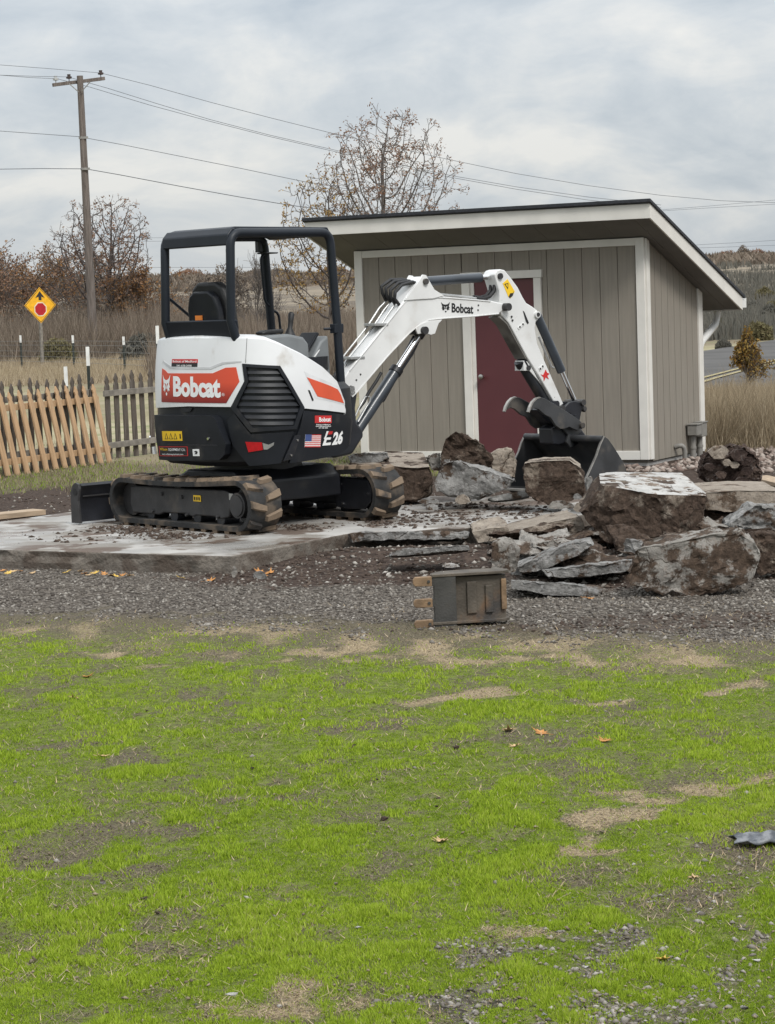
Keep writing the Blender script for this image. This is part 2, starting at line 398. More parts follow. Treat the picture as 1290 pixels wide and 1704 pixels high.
# ------------------------------------------------------------------ concrete slab
def slab_material():
    mt = pm('slab_concrete', (0.345, 0.33, 0.308), 0.75, 0, 0.2, 2.6, 0.35, 90, col2=(0.21, 0.188, 0.162), lo=0.44, hi=0.58, det=12, second=((0.115, 0.083, 0.063), 2.9, 0.53, 0.60))
    n, l = mt.node_tree.nodes, mt.node_tree.links; b = n['Principled BSDF']      # damp patches shine
    t = n.new('ShaderNodeTexNoise'); t.inputs['Scale'].default_value = 1.1; t.inputs['Detail'].default_value = 5
    tcn = n.new('ShaderNodeTexCoord'); l.new(tcn.outputs['Object'], t.inputs['Vector'])
    r = n.new('ShaderNodeMapRange'); r.inputs[1].default_value = 0.42; r.inputs[2].default_value = 0.62; r.inputs[3].default_value = 0.85; r.inputs[4].default_value = 0.22
    l.new(t.outputs[0], r.inputs[0]); l.new(r.outputs[0], b.inputs['Roughness'])
    return mt
slab_material()
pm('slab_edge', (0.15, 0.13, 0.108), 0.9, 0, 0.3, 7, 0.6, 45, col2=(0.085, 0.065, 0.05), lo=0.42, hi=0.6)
def dense(poly, step, jit=0.0, fixed=()):
    out = []
    rnd = random.Random(5)
    for i in range(len(poly)):
        a, b = Vector(poly[i]), Vector(poly[(i + 1) % len(poly)]); k = max(1, int((b - a).length / step))
        for j in range(k):
            p = a.lerp(b, j / k)
            if jit and i not in fixed and j: p += Vector((rnd.uniform(-jit, jit), rnd.uniform(-jit, jit)))
            out.append(p)
    return out
sp = dense(SLAB, 0.09, 0.022, fixed=(0, 1, 13, 14, 15, 16, 17, 18))
bm = bmesh.new()
tv = [bm.verts.new((p.x, p.y, SLZ)) for p in sp]
top = bm.faces.new(tv)
rnd = random.Random(2)
ring = tv
for lev, z in enumerate((0.085, 0.04, -0.10)):
    nr = []
    for i, p in enumerate(sp):
        nz = (fbm(p.x * 6, p.y * 6, lev * 3.0, 3, 4) - 0.5) * (0.05 if 0.0 < i else 0)
        q = Vector((p.x, p.y)) * 1.0
        nr.append(bm.verts.new((q.x + float(nz), q.y + float(nz), z)))
    for i in range(len(ring)):
        j = (i + 1) % len(ring); fc = bm.faces.new((ring[j], ring[i], nr[i], nr[j])); fc.material_index = 1
    ring = nr
me = bpy.data.meshes.new('concrete_slab'); bmesh.ops.recalc_face_normals(bm, faces=bm.faces)
bm.to_mesh(me); bm.free()
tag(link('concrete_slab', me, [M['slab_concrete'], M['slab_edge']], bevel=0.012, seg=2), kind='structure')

# ------------------------------------------------------------------ roads far right
pm('asphalt', (0.098, 0.094, 0.090), 0.95, 0, 0.15, 0.4, spec=0.15)
pm('road_paint', (0.30, 0.25, 0.12), 0.7, 0, 0.15, 3)
def strip(name, mat, ptsL, ptsR, dz):
    b_ = MB(); n = len(ptsL)
    vs = [(p[0], p[1], gh(p[0], p[1]) + dz) for q in zip(ptsL, ptsR) for p in q]
    b_.add(vs, [(2 * i, 2 * i + 1, 2 * i + 3, 2 * i + 2) for i in range(n - 1)])
    return b_.build(name, mat)
def lerp2(a, b, t): return (a[0] + (b[0] - a[0]) * t, a[1] + (b[1] - a[1]) * t)
_c = [onz(x, y) for x, y in [(1180, 636), (1235, 621), (1290, 608), (1350, 590)]]
cl = [(p.x, p.y) for p in _c]; cl = [(cl[0][0] - 1.4, cl[0][1] - 5)] + cl + [(cl[-1][0] + 14, cl[-1][1] + 40)]
cl = [lerp2(cl[i], cl[i + 1], k / 6) for i in range(len(cl) - 1) for k in range(6)] + [cl[-1]]
def offs(line, d):
    out = []
    for i, p in enumerate(line):
        a, b_ = line[max(i - 1, 0)], line[min(i + 1, len(line) - 1)]
        t = Vector((b_[0] - a[0], b_[1] - a[1])).normalized(); out.append((p[0] + t.y * d, p[1] - t.x * d))
    return out
tag(strip('road', M['asphalt'], offs(cl, -4.2), offs(cl, 3.6), 0.08), kind='structure')
for s_ in (-0.22, 0.10):
    tag(strip('road_marking', M['road_paint'], offs(cl, s_), offs(cl, s_ + 0.13), 0.1), kind='structure')

# ================================================================== the shed
pm('siding', (0.236, 0.210, 0.174), 0.78, 0, 0.07, 9.0, 0.25, 260, stretch=(3, 3, 0.2), second=((0.235, 0.205, 0.17), 1.2, 0.5, 0.8))
pm('siding_core', (0.15, 0.135, 0.115), 0.9)
pm('trim_paint', (0.66, 0.635, 0.585), 0.6, 0, 0.05, 4.0, 0.06, 160)
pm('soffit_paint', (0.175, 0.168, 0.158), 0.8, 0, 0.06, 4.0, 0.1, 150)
pm('roofing', (0.022, 0.024, 0.030), 0.7, 0, 0.3, 30, 0.5, 180)
pm('door_paint', (0.092, 0.023, 0.027), 0.45, 0, 0.06, 2.0, 0.05, 90)
pm('footing', (0.34, 0.33, 0.315), 0.9, 0, 0.2, 4, 0.3, 60, col2=(0.22, 0.19, 0.165), lo=0.5, hi=0.7)
pm('gutter_paint', (0.66, 0.655, 0.63), 0.4, 0, 0.04, 4)
pm('conduit_plastic', (0.20, 0.19, 0.172), 0.55, 0, 0.12, 9)
SH = empty('shed', (2.915, 25.17, 0), R(-27.27), 'taupe board shed with pale trim and a lean-to roof', 'shed')
WX, DP, SL, ZB, ZT = 3.589, 1.80, 0.34, 0.065, 2.51
def zr(y): return ZT - SL * y
yz = lambda a, b, t: (t, a, b)
b = MB(); b.prism([(0.022, 0.03), (DP - 0.022, 0.03), (DP - 0.022, zr(DP - 0.022) - 0.005), (0.022, zr(0.022) - 0.005)], -WX + 0.022, -0.022, yz)
b.build('wall_core', M['siding_core'], SH)
b = MB(); b.box((-WX / 2, DP / 2, -0.07), (WX - 0.05, DP - 0.05, 0.27)); b.build('footing', M['footing'], SH, bevel=0.006)
# front boards: each its own piece
PIT, GAP, c0, c1, ctop = 0.2115, 0.0055, -2.215, -1.228, 2.205
x = -WX + 0.098
while x < -0.105:
    xa, xb = x, min(x + PIT - GAP, -0.098)
    segs = []
    if xb <= c0 or xa >= c1: segs = [(xa, xb, 0.16, 2.43)]
    else:
        if xa < c0 - 0.01: segs.append((xa, c0, 0.16, 2.43))
        segs.append((max(xa, c0), min(xb, c1), ctop, 2.43))
        if xb > c1 + 0.01: segs.append((c1, xb, 0.16, 2.43))
    for (p, q, z0, z1) in segs:
        if q - p < 0.004: continue
        b = MB(); b.box(((p + q) / 2, 0.011, (z0 + z1) / 2), (q - p, 0.022, z1 - z0)); b.build('siding_board', M['siding'], SH, bevel=0.003, seg=1)
    x += PIT
y = 0.108
while y < DP - 0.13:
    ya, yb = y, min(y + PIT * 0.94 - 0.015, DP - 0.12)
    for sx in (-0.011, -WX + 0.011):
        b = MB(); b.prism([(ya, 0.045), (yb, 0.045), (yb, zr(yb) - 0.004), (ya, zr(ya) - 0.004)], sx - 0.011, sx + 0.011, yz)
        b.build('siding_board', M['siding'], SH, bevel=0.003, seg=1)
    y += PIT * 0.94
for k in range(16):
    xa = -WX + 0.098 + k * PIT; xb = min(xa + PIT - GAP, -0.1)
    if xb - xa < 0.02: continue
    b = MB(); b.box(((xa + xb) / 2, DP - 0.011, (0.05 + zr(DP)) / 2), (xb - xa, 0.022, zr(DP) - 0.06)); b.build('siding_board', M['siding'], SH)
# trim boards
def trim(name, c, s): b = MB(); b.box(c, s); return b.build(name, M['trim_paint'], SH, bevel=0.004)
TP = 0.02
trim('corner_trim', (-0.0500, -0.006, (ZB + ZT) / 2), (0.1, 0.035, ZT - ZB - 0.004))
trim('corner_trim', (-WX + 0.049, -0.006, (ZB + ZT) / 2), (0.098, 0.035, ZT - ZB - 0.004))
for sx in (0.0065, -WX - 0.0065):
    b = MB(); b.prism([(0.0125, 0.068), (0.105, 0.068), (0.105, zr(0.105) - 0.004), (0.0125, zr(0.0125) - 0.004)], sx - 0.014, sx + 0.014, yz); b.build('corner_trim', M['trim_paint'], SH, bevel=0.003)
    b = MB(); b.prism([(DP - 0.125, 0.055), (DP + 0.012, 0.055), (DP + 0.012, zr(DP) - 0.012), (DP - 0.125, zr(DP - 0.125) - 0.004)], sx - 0.014, sx + 0.014, yz); b.build('corner_trim', M['trim_paint'], SH, bevel=0.003)
trim('frieze_board', (-WX / 2 - 0.0005, -0.004, 2.466), (WX - 0.199, 0.031, 0.082))
for (p, q) in ((-WX + 0.0985, c0 - 0.001), (c1 + 0.001, -0.1005)): trim('skirt_board', ((p + q) / 2, -0.004, 0.116), (q - p - 0.001, 0.031, 0.1))
# door
trim('door_casing', (-2.165, -0.012, 1.098), (0.1, 0.045, 2.036)); trim('door_casing', (-1.2775, -0.012, 1.098), (0.09, 0.045, 2.036))
trim('door_casing', (-1.7215, -0.014, 2.162), (1.006, 0.05, 0.088))
trim('door_jamb', (-2.0925, 0.024, 1.098), (0.044, 0.07, 2.034)); trim('door_jamb', (-1.3258, 0.03, 1.098), (0.006, 0.06, 2.034))
b = MB(); b.box((-1.6996, -0.02, 0.072), (0.83, 0.1, 0.022)); b.build('door_sill', M['gutter_paint'], SH, bevel=0.003)
DR = MB().box((-1.6996, 0.01, 1.0995), (0.738, 0.018, 2.028)).build('door', M['door_paint'], SH, bevel=0.003)
b = MB(); b.cyl((-1.99, 0.0, 1.02), (-1.99, -0.05, 1.02), 0.012); b.tube([(-1.99, -0.045, 1.02), (-1.99, -0.05, 1.02), (-1.99, -0.075, 1.02), (-1.99, -0.08, 1.02)], [0.012, 0.028, 0.028, 0.012], 14)
b.build('handle', pm('brushed_metal', (0.5, 0.48, 0.45), 0.35, 1.0), DR, smooth=40)
# roof
X0, X1, YF, YB = -WX - 0.35, 0.28, -0.54, DP + 0.70
def rp(x0, x1, y0, y1, dz0, dz1): return MB().prism([(y0, zr(y0) + dz0), (y1, zr(y1) + dz0), (y1, zr(y1) + dz1), (y0, zr(y0) + dz1)], x0, x1, yz)
RF = rp(X0 - 0.02, X1 + 0.02, YF - 0.04, YB + 0.05, 0.158, 0.196).build('roof', M['roofing'], SH, bevel=0.004)
k = X0 + 0.022; n_s = 0
while k < X1 - 0.03:
    e1 = min(k + 0.40, X1 - 0.022)
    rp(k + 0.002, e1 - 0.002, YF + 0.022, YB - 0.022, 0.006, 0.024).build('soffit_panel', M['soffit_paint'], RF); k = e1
rp(X0 + 0.025, X1 - 0.025, YF + 0.025, YB - 0.025, 0.03, 0.15).build('rafter_deck', M['siding_core'], RF)
b = MB(); b.box(((X0 + X1) / 2, YF + 0.011, zr(YF) + 0.078), (X1 - X0, 0.02, 0.156)); b.build('fascia_board', M['trim_paint'], RF, bevel=0.003)
for xs_ in (X1 - 0.01, X0 + 0.01): rp(xs_ - 0.0105, xs_ + 0.0105, YF + 0.022, YB, 0.0, 0.157).build('fascia_board', M['trim_paint'], RF, bevel=0.003)
b = MB(); b.box(((X0 + X1) / 2, YB - 0.012, zr(YB) + 0.075), (X1 - X0 - 0.044, 0.02, 0.15)); b.build('fascia_board', M['trim_paint'], RF)
zg = zr(YB) + 0.03
b = MB(); prof = [(YB + 0.004, zg), (YB + 0.115, zg), (YB + 0.175, zg + 0.07), (YB + 0.175, zg + 0.115), (YB + 0.165, zg + 0.115), (YB + 0.162, zg + 0.072), (YB + 0.108, zg + 0.01), (YB + 0.012, zg + 0.01), (YB + 0.012, zg + 0.115), (YB + 0.004, zg + 0.115)]
b.prism(prof, X0, X1 - 0.01, yz); GT = b.build('gutter', M['gutter_paint'], SH)
MB().box((X1 - 0.006, YB + 0.078, zg + 0.052), (0.006, 0.145, 0.1)).build('gutter_end', M['gutter_paint'], GT)
b = MB(); b.tube([(-0.06, YB + 0.06, zg + 0.006), (-0.06, YB + 0.055, zg - 0.09), (-0.06, YB - 0.02, zg - 0.19), (-0.06, DP + 0.17, zg - 0.38), (-0.06, DP + 0.085, zg - 0.47), (-0.06, DP + 0.075, zg - 0.6), (-0.06, DP + 0.075, 0.03)], 0.045, 8)
b.build('downspout', M['gutter_paint'], SH, smooth=50)

# ------------------------------------------------------------------ electrical boxes on the side wall
def shl(x, y, z): return Vector(SH.location) + Matrix.Rotation(R(-27.27), 3, 'Z') @ Vector((x, y, z))
def util_box(y0, y1, z0, z1, dep, label, hatch):
    E_ = empty('electrical_box', shl(0, (y0 + y1) / 2, 0), R(-27.27), label, 'electrical box')
    h = (y1 - y0) / 2
    MB().box((0.024 + dep / 2, 0, (z0 + z1) / 2), (dep, 2 * h, z1 - z0)).build('cabinet', M['conduit_plastic'], E_, bevel=0.008)
    MB().box((0.024 + dep / 2, 0, z1 + 0.008), (dep + 0.02, 2 * h + 0.02, 0.014)).build('lid', M['conduit_plastic'], E_, bevel=0.004)
    MB().tube([(0.06, 0, z0), (0.06, 0, -0.12)], 0.034, 12).build('conduit', M['conduit_plastic'], E_, smooth=50)
    MB().tube([(0.06, 0, 0.10), (0.06, 0, 0.13)], 0.041, 12).build('coupling', M['conduit_plastic'], E_, smooth=50)
    return E_
util_box(1.17, 1.34, 0.255, 0.375, 0.12, 'smaller square grey electrical box beside the taller one on the shed wall', 0)
util_box(1.40, 1.58, 0.225, 0.385, 0.10, 'taller grey electrical box beside the shed back corner', 0)
b = MB(); b.tube([(0.01, 0.80, 0.15), (0.05, 0.80, 0.165), (0.08, 0.815, 0.165), (0.10, 0.84, 0.14), (0.105, 0.85, 0.09), (0.105, 0.85, -0.12)], 0.028, 12)
o = b.build('bent_conduit', M['conduit_plastic'], None, smooth=50); o.location = SH.location; o.rotation_euler = SH.rotation_euler
tag(o, 'grey conduit bent like a hook beside the shed footing', 'conduit')

# ================================================================== the excavator
pm('white_paint', (0.69, 0.695, 0.70), 0.38, 0, 0.03, 3.0, 0.0, 60, coat=0.2, second=((0.50, 0.475, 0.44), 5.5, 0.58, 0.80))
pm('boom_paint', (0.66, 0.66, 0.65), 0.40, 0, 0.05, 4.0, 0.0, 60, coat=0.15, col2=(0.56, 0.545, 0.52), lo=0.58, hi=0.75, second=((0.16, 0.14, 0.12), 26.0, 0.72, 0.76))
pm('charcoal_plastic', (0.0085, 0.0100, 0.0135), 0.48, 0, 0.18, 5.0, 0.05, 180, spec=0.35, second=((0.050, 0.046, 0.042), 4.0, 0.55, 0.80))
pm('black_steel', (0.012, 0.013, 0.017), 0.45, 0.0, 0.3, 6.0, 0.08, 90, second=((0.05, 0.045, 0.04), 5.0, 0.58, 0.8))
pm('worn_steel', (0.040, 0.039, 0.040), 0.50, 0.2, 0.3, 5.0, 0.1, 60, second=((0.10, 0.085, 0.07), 4.0, 0.52, 0.75))
pm('cab_paint', (0.010, 0.0135, 0.020), 0.48, 0, 0.1, 5.0, spec=0.35)
pm('console_grey', (0.155, 0.165, 0.17), 0.55, 0, 0.08, 6.0)
pm('rubber', (0.020, 0.020, 0.020), 0.85, 0, 0.3, 12.0, 0.2, 60, second=((0.115, 0.088, 0.064), 5.0, 0.46, 0.68))
pm('muddy_rubber', (0.030, 0.027, 0.025), 0.9, 0, 0.35, 9.0, 0.3, 40, second=((0.185, 0.135, 0.092), 5.0, 0.36, 0.52))
pm('chrome', (0.75, 0.75, 0.75), 0.16, 1.0, 0.02)
pm('barrel_paint', (0.035, 0.042, 0.052), 0.32, 0, 0.15, 6.0, coat=0.2)
pm('hose_rubber', (0.013, 0.013, 0.014), 0.6)
pm('bare_pipe', (0.45, 0.45, 0.44), 0.35, 0.7, 0.15, 8)
pm('red_plate', (0.60, 0.085, 0.035), 0.4, 0, 0.06, 4)
pm('decal_white', (0.78, 0.78, 0.77), 0.5, 0, 0.03)
pm('decal_black', (0.01, 0.01, 0.011), 0.5)
pm('decal_red', (0.50, 0.025, 0.025), 0.45)
pm('decal_yellow', (0.78, 0.50, 0.02), 0.5, 0, 0.05)
pm('decal_orange', (0.75, 0.22, 0.03), 0.5)
pm('decal_blue', (0.05, 0.08, 0.22), 0.5)
pm('reflector', (0.40, 0.008, 0.012), 0.2, 0, 0.1, 30, coat=0.5)
pm('thumb_steel', (0.040, 0.041, 0.043), 0.5, 0.1, 0.25, 6, 0.08, 80, second=((0.115, 0.102, 0.088), 5.0, 0.50, 0.74))
pm('ground_edge', (0.40, 0.38, 0.35), 0.45, 0.7, 0.2, 20)
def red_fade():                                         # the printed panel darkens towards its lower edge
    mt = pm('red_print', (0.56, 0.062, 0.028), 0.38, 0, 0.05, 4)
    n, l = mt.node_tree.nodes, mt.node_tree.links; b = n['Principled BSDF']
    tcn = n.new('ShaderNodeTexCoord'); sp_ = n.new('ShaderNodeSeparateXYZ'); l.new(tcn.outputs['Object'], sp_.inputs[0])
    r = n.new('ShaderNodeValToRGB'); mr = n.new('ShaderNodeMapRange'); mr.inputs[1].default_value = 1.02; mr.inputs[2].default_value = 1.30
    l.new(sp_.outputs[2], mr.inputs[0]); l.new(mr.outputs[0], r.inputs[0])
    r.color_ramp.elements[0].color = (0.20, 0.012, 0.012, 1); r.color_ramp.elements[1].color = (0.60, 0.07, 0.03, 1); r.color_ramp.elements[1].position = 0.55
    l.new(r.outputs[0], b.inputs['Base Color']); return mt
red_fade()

EH = R(46)
ES = Vector((-0.95, 18.60, SLZ))
EX = empty('excavator', ES, R(44), 'compact white and black tracked excavator standing on the concrete slab', 'excavator')
EFW = Vector((math.sin(EH), math.cos(EH), 0)); ELF = Vector((-math.cos(EH), math.sin(EH), 0)); EUP = Vector((0, 0, 1))
def eloc(P): d = Vector(P) - ES; return Vector((d.dot(EFW), d.dot(ELF), d.z))
def eplane(px, py, o, n):                               # pixel to a plane given in machine coordinates
    o = Vector(o); n = Vector(n)
    return eloc(onplane(px, py, ES + EFW * o.x + ELF * o.y + EUP * o.z, EFW * n.x + ELF * n.y + EUP * n.z))
# ---- plan outline of the upper body, from front right round the tail to front left
half = [(0.56, 0.0), (0.56, -0.36), (0.50, -0.50), (0.32, -0.63), (0.10, -0.69), (-0.20, -0.715), (-0.44, -0.69), (-0.60, -0.60), (-0.69, -0.46), (-0.735, -0.25), (-0.75, 0.0)]
loop = half + [(x_ - 0.02 * (x_ < -0.4), -y_ * (1.10 if x_ < 0 else 1.0)) for x_, y_ in half[::-1][1:]]
for _ in range(3):
    q = [loop[0]]
    for a, b_ in zip(loop[:-1], loop[1:]):
        q += [(a[0] * .75 + b_[0] * .25, a[1] * .75 + b_[1] * .25), (a[0] * .25 + b_[0] * .75, a[1] * .25 + b_[1] * .75)]
    loop = q + [loop[-1]]
LP = [Vector(p) for p in loop]
LU = [0.0]
for a, b_ in zip(LP[:-1], LP[1:]): LU.append(LU[-1] + (b_ - a).length)
UMAX = LU[-1]
LUn = np.array(LU); LPx = np.array([p.x for p in LP]); LPy = np.array([p.y for p in LP])
def bpos(u, off=0.0):
    x_ = float(np.interp(u, LUn, LPx)); y_ = float(np.interp(u, LUn, LPy)); h_ = 0.02
    dx = float(np.interp(u + h_, LUn, LPx) - np.interp(u - h_, LUn, LPx)); dy = float(np.interp(u + h_, LUn, LPy) - np.interp(u - h_, LUn, LPy))
    L = math.hypot(dx, dy) or 1.0
    return x_ - (-dy / L) * -off, y_ - (dx / L) * -off, (-dy / L, dx / L)
_n = bpos(UMAX / 2)[2]; NS = 1.0 if _n[0] < 0 else -1.0   # make the normal point outwards
def bpt(u, z, off=0.0):
    x_, y_, n_ = bpos(u); tz = 0.045 * max(0.0, (z - 1.05) / 0.5) ** 2 + 0.03 * max(0.0, (0.80 - z) / 0.3)
    o_ = off - tz
    return Vector((x_ + n_[0] * NS * o_, y_ + n_[1] * NS * o_, z))
def bhit(px, py, off=0.0, _n=0):
    o = eloc(CO); d = ray(px, py); d = Vector((d.dot(EFW), d.dot(ELF), d.z)); best = None
    pts = [Vector(bpt(u, 1.0, off)[:2]) for u in LU]
    for i in range(len(LU) - 1):
        a, e_ = pts[i], pts[i + 1] - pts[i]
        dt = d.x * e_.y - d.y * e_.x
        if abs(dt) < 1e-9: continue
        w = a - Vector((o.x, o.y)); t = (w.x * e_.y - w.y * e_.x) / dt; s_ = (w.x * d.y - w.y * d.x) / dt
        if 0 <= s_ <= 1 and t > 0 and (best is None or t < best[0]): best = (t, LU[i] + s_ * (LU[i + 1] - LU[i]), o.z + d.z * t)
    if best is None:                                    # just past the outline: take its nearest edge
        return bhit(px + (1 if px < 420 else -1), py, off, _n + 1) if _n < 60 else None
    return best[1], best[2]
def shell(name, poly, off0, off1, mat, parent=EX, step=0.04, uz=False, smooth=35, bevel=0.0, tilt=0.0):
    """a plate that follows the body: poly in photograph pixels (or (u, z)), from depth off0 out to off1"""
    pts = [p if (uz or len(p) == 3) else bhit(*p) for p in poly]
    pts = [(p[1], p[2]) if len(p) == 3 else p for p in pts]
    bm = bmesh.new(); bm.faces.new([bm.verts.new((u, z, 0)) for u, z in pts])
    u0, u1 = min(p[0] for p in pts), max(p[0] for p in pts); z0, z1 = min(p[1] for p in pts), max(p[1] for p in pts)
    k = math.floor(u0 / step) + 1
    while k * step < u1:
        bmesh.ops.bisect_plane(bm, geom=bm.verts[:] + bm.edges[:] + bm.faces[:], plane_co=(k * step, 0, 0), plane_no=(1, 0, 0), dist=1e-5); k += 1
    k = math.floor(z0 / 0.06) + 1
    while k * 0.06 < z1:
        bmesh.ops.bisect_plane(bm, geom=bm.verts[:] + bm.edges[:] + bm.faces[:], plane_co=(0, k * 0.06, 0), plane_no=(0, 1, 0), dist=1e-5); k += 1
    bmesh.ops.remove_doubles(bm, verts=bm.verts, dist=1e-5)
    if off0 != off1:
        r_ = bmesh.ops.extrude_face_region(bm, geom=bm.faces[:])
        for v in r_['geom']:
            if isinstance(v, bmesh.types.BMVert): v.co.z = 1.0
        for v in bm.verts:
            t = tilt * (1 - (v.co.y - z0) / max(1e-6, z1 - z0))
            v.co = bpt(v.co.x, v.co.y, (off1 + t) if v.co.z > 0.5 else off0)
    else:
        for v in bm.verts: v.co = bpt(v.co.x, v.co.y, off1)
    bmesh.ops.recalc_face_normals(bm, faces=bm.faces)
    if off0 == off1:
        bm.normal_update()
        if bm.faces:
            f0 = bm.faces[:][0]; c_ = f0.calc_center_median()
            if f0.normal.dot(Vector((c_.x, c_.y, 0))) < 0: bmesh.ops.reverse_faces(bm, faces=bm.faces)
    me = bpy.data.meshes.new(name); bm.to_mesh(me); bm.free()
    return link(name, me, mat, parent, smooth, bevel)
def decal_text(name, txt, p0, p1, hpx, off, mat, parent=EX, bold=0.02, shear=0.0):
    """lettering laid on the body from pixel p0 to p1 along the baseline, capitals hpx pixels high"""
    vs, fs = text_mesh(txt, bold, shear=shear); a, b_ = bhit(*p0), bhit(*p1); top_ = bhit(p0[0], p0[1] - hpx); hz = top_[1] - a[1]
    mb = MB(); mb.add([bpt(a[0] + (b_[0] - a[0]) * x_, a[1] + (b_[1] - a[1]) * x_ + y_ * hz, off) for x_, y_ in vs], fs)
    return mb.build(name, mat, parent)
# ---- lower body
def lower_edge(u):
    return float(np.interp(u, UZB[0], UZB[1]))
_lb = [bhit(*p) for p in [(578, 752), (545, 762), (491, 771), (450, 776), (415, 779), (370, 780), (329, 780), (290, 776)]]
UZB = ([0.0] + [p[0] for p in _lb] + [UMAX], [_lb[0][1]] + [p[1] for p in _lb] + [_lb[-1][1]])
us = np.linspace(0, UMAX, 140)
mb = MB(); rows = []
for u in us:
    zb_ = lower_edge(u); rows.append([bpt(u, zb_ + 0.015, -0.05), bpt(u, zb_ + 0.05, -0.012), bpt(u, 0.80, -0.004), bpt(u, 1.0, -0.008), bpt(u, 1.08, -0.012), bpt(u, 1.13, -0.06)])
K = len(rows[0]); vs = [p for r_ in rows for p in r_]
fs = [(i * K + j, (i + 1) * K + j, (i + 1) * K + j + 1, i * K + j + 1) for i in range(len(us) - 1) for j in range(K - 1)]
fs += [tuple(i * K for i in range(len(us))), tuple(i * K + K - 1 for i in range(len(us)))[::-1]]
mb.add(vs, fs); mb.build('lower_body', M['charcoal_plastic'], EX, smooth=40)
# ---- white upper shell: rear panel, strip over the grille and right-hand fender in one moulding, and the left side
TOPPX = [(573, 682), (567, 655), (559, 634), (539, 613), (504, 590), (466, 572), (442, 564), (410, 562.5), (380, 562.5), (340, 562.5), (300, 562.5), (278, 563)]
tops = [bhit(*p) for p in TOPPX]
zt_rear = tops[-1][1]
tops = sorted(tops)
TU = [t[0] for t in tops]; TZ = [t[1] for t in tops]
ulft = UMAX - TU[0]                                      # the left side mirrors the right
allU = TU + [UMAX - t for t in TU[::-1]]; allZ = TZ + TZ[::-1]
def ztop(u): return float(np.interp(u, allU, allZ))
BOT = [bhit(*p) for p in [(572, 687), (540, 683), (505, 679.5)]]
GRIL = [bhit(*p) for p in [(466, 608.6), (404, 606), (408.5, 634), (386, 677)]]
bl = bhit(300, 675.5)
poly = BOT + GRIL + [bl, (UMAX / 2, bl[1]), (UMAX - BOT[2][0], BOT[2][1]), (UMAX - BOT[0][0], BOT[0][1])]
poly += [(u, z - 0.004) for u, z in sorted([(UMAX - t[0], t[1]) for t in tops] + [t for t in tops] + [(UMAX / 2, zt_rear)], reverse=True)]
shell('hood', poly, -0.02, 0.014, M['white_paint'], uz=True, step=0.03, smooth=50, bevel=0.006)
# rounded rim along the top of the hood and fenders
mb = MB(); rows = []
for u in np.linspace(allU[0], allU[-1], 120):
    z = ztop(u); rows.append([bpt(u, z - 0.03, 0.013), bpt(u, z - 0.006, 0.012), bpt(u, z + 0.010, -0.004), bpt(u, z + 0.018, -0.03), bpt(u, z + 0.022, -0.12), bpt(u, z + 0.022, -0.20), bpt(u, z - 0.02, -0.22), bpt(u, z - 0.16, -0.225)])
K = len(rows[0]); mb.add([p for r_ in rows for p in r_], [(i * K + j, (i + 1) * K + j, (i + 1) * K + j + 1, i * K + j + 1) for i in range(len(rows) - 1) for j in range(K - 1)] + [tuple(range(K)), tuple((len(rows) - 1) * K + j for j in range(K))[::-1]])
mb.build('hood_rim', M['white_paint'], EX, smooth=60)
# step line above the red print: its shadow painted as a greyer strip
shell('panel_crease_shade', [(263.0 + 8, 603), (284, 613.5), (352, 614.5), (372, 606), (402, 603), (402, 600.5), (371, 602.5), (350, 611), (286, 610), (272, 600)], 0.010, 0.0165, pm('white_shadow_line', (0.50, 0.505, 0.51), 0.4), smooth=30)
shell('panel_seam', [(409.3, 563), (410.0, 563), (409.2, 604), (408.5, 604)], 0.012, 0.0150, M['decal_black'])
shell('red_panel', [(276, 616), (281, 621), (355.5, 621), (376.4, 611.8), (393.5, 611), (399.7, 635), (378.8, 670.7), (272, 668.8), (271, 613)], 0.012, 0.0165, M['red_print'])
decal_text('hood_lettering', 'Bobcat', (291.5, 657.5), (370, 659.5), 30.5, 0.0185, M['decal_white'], bold=0.045)
decal_text('hood_lettering', '®', (371.5, 659), (376.5, 659), 5, 0.0185, M['decal_white'], bold=0.0)
def emblem(fn, mat, parent, name='emblem'):
    """cat-head emblem: ears, brow, cheeks, muzzle; fn maps (0..1, 0..1) onto the surface"""
    H = [(0.02, 1.0), (0.22, 0.80), (0.40, 0.74), (0.60, 0.74), (0.78, 0.80), (0.98, 1.0), (0.90, 0.72), (0.84, 0.56), (0.93, 0.40), (0.82, 0.36), (0.90, 0.22), (0.76, 0.26), (0.70, 0.16), (0.62, 0.30), (0.585, 0.42), (0.66, 0.52), (0.74, 0.60),
         (0.62, 0.58), (0.54, 0.52), (0.55, 0.36), (0.50, 0.28), (0.45, 0.36), (0.46, 0.52), (0.38, 0.58), (0.26, 0.60), (0.34, 0.52), (0.415, 0.42), (0.38, 0.30), (0.30, 0.16), (0.24, 0.26), (0.10, 0.22), (0.18, 0.36), (0.07, 0.40), (0.16, 0.56), (0.10, 0.72)]
    mb = MB(); mb.add([fn(x_, y_) for x_, y_ in H], [tuple(range(len(H)))])
    ch = [(0.5 + 0.09 * math.cos(k * math.pi / 5), 0.08 + 0.08 * math.sin(k * math.pi / 5)) for k in range(10)]
    mb.add([fn(x_, y_) for x_, y_ in ch], [tuple(range(10))])
    return mb.build(name, mat, parent)
ea, eb = bhit(274.5, 658), bhit(287.5, 658); et = bhit(287.5, 623)
emblem(lambda x_, y_: bpt(ea[0] + (eb[0] - ea[0]) * x_ * 1.0, ea[1] + (et[1] - ea[1]) * y_, 0.0185), M['decal_white'], EX)
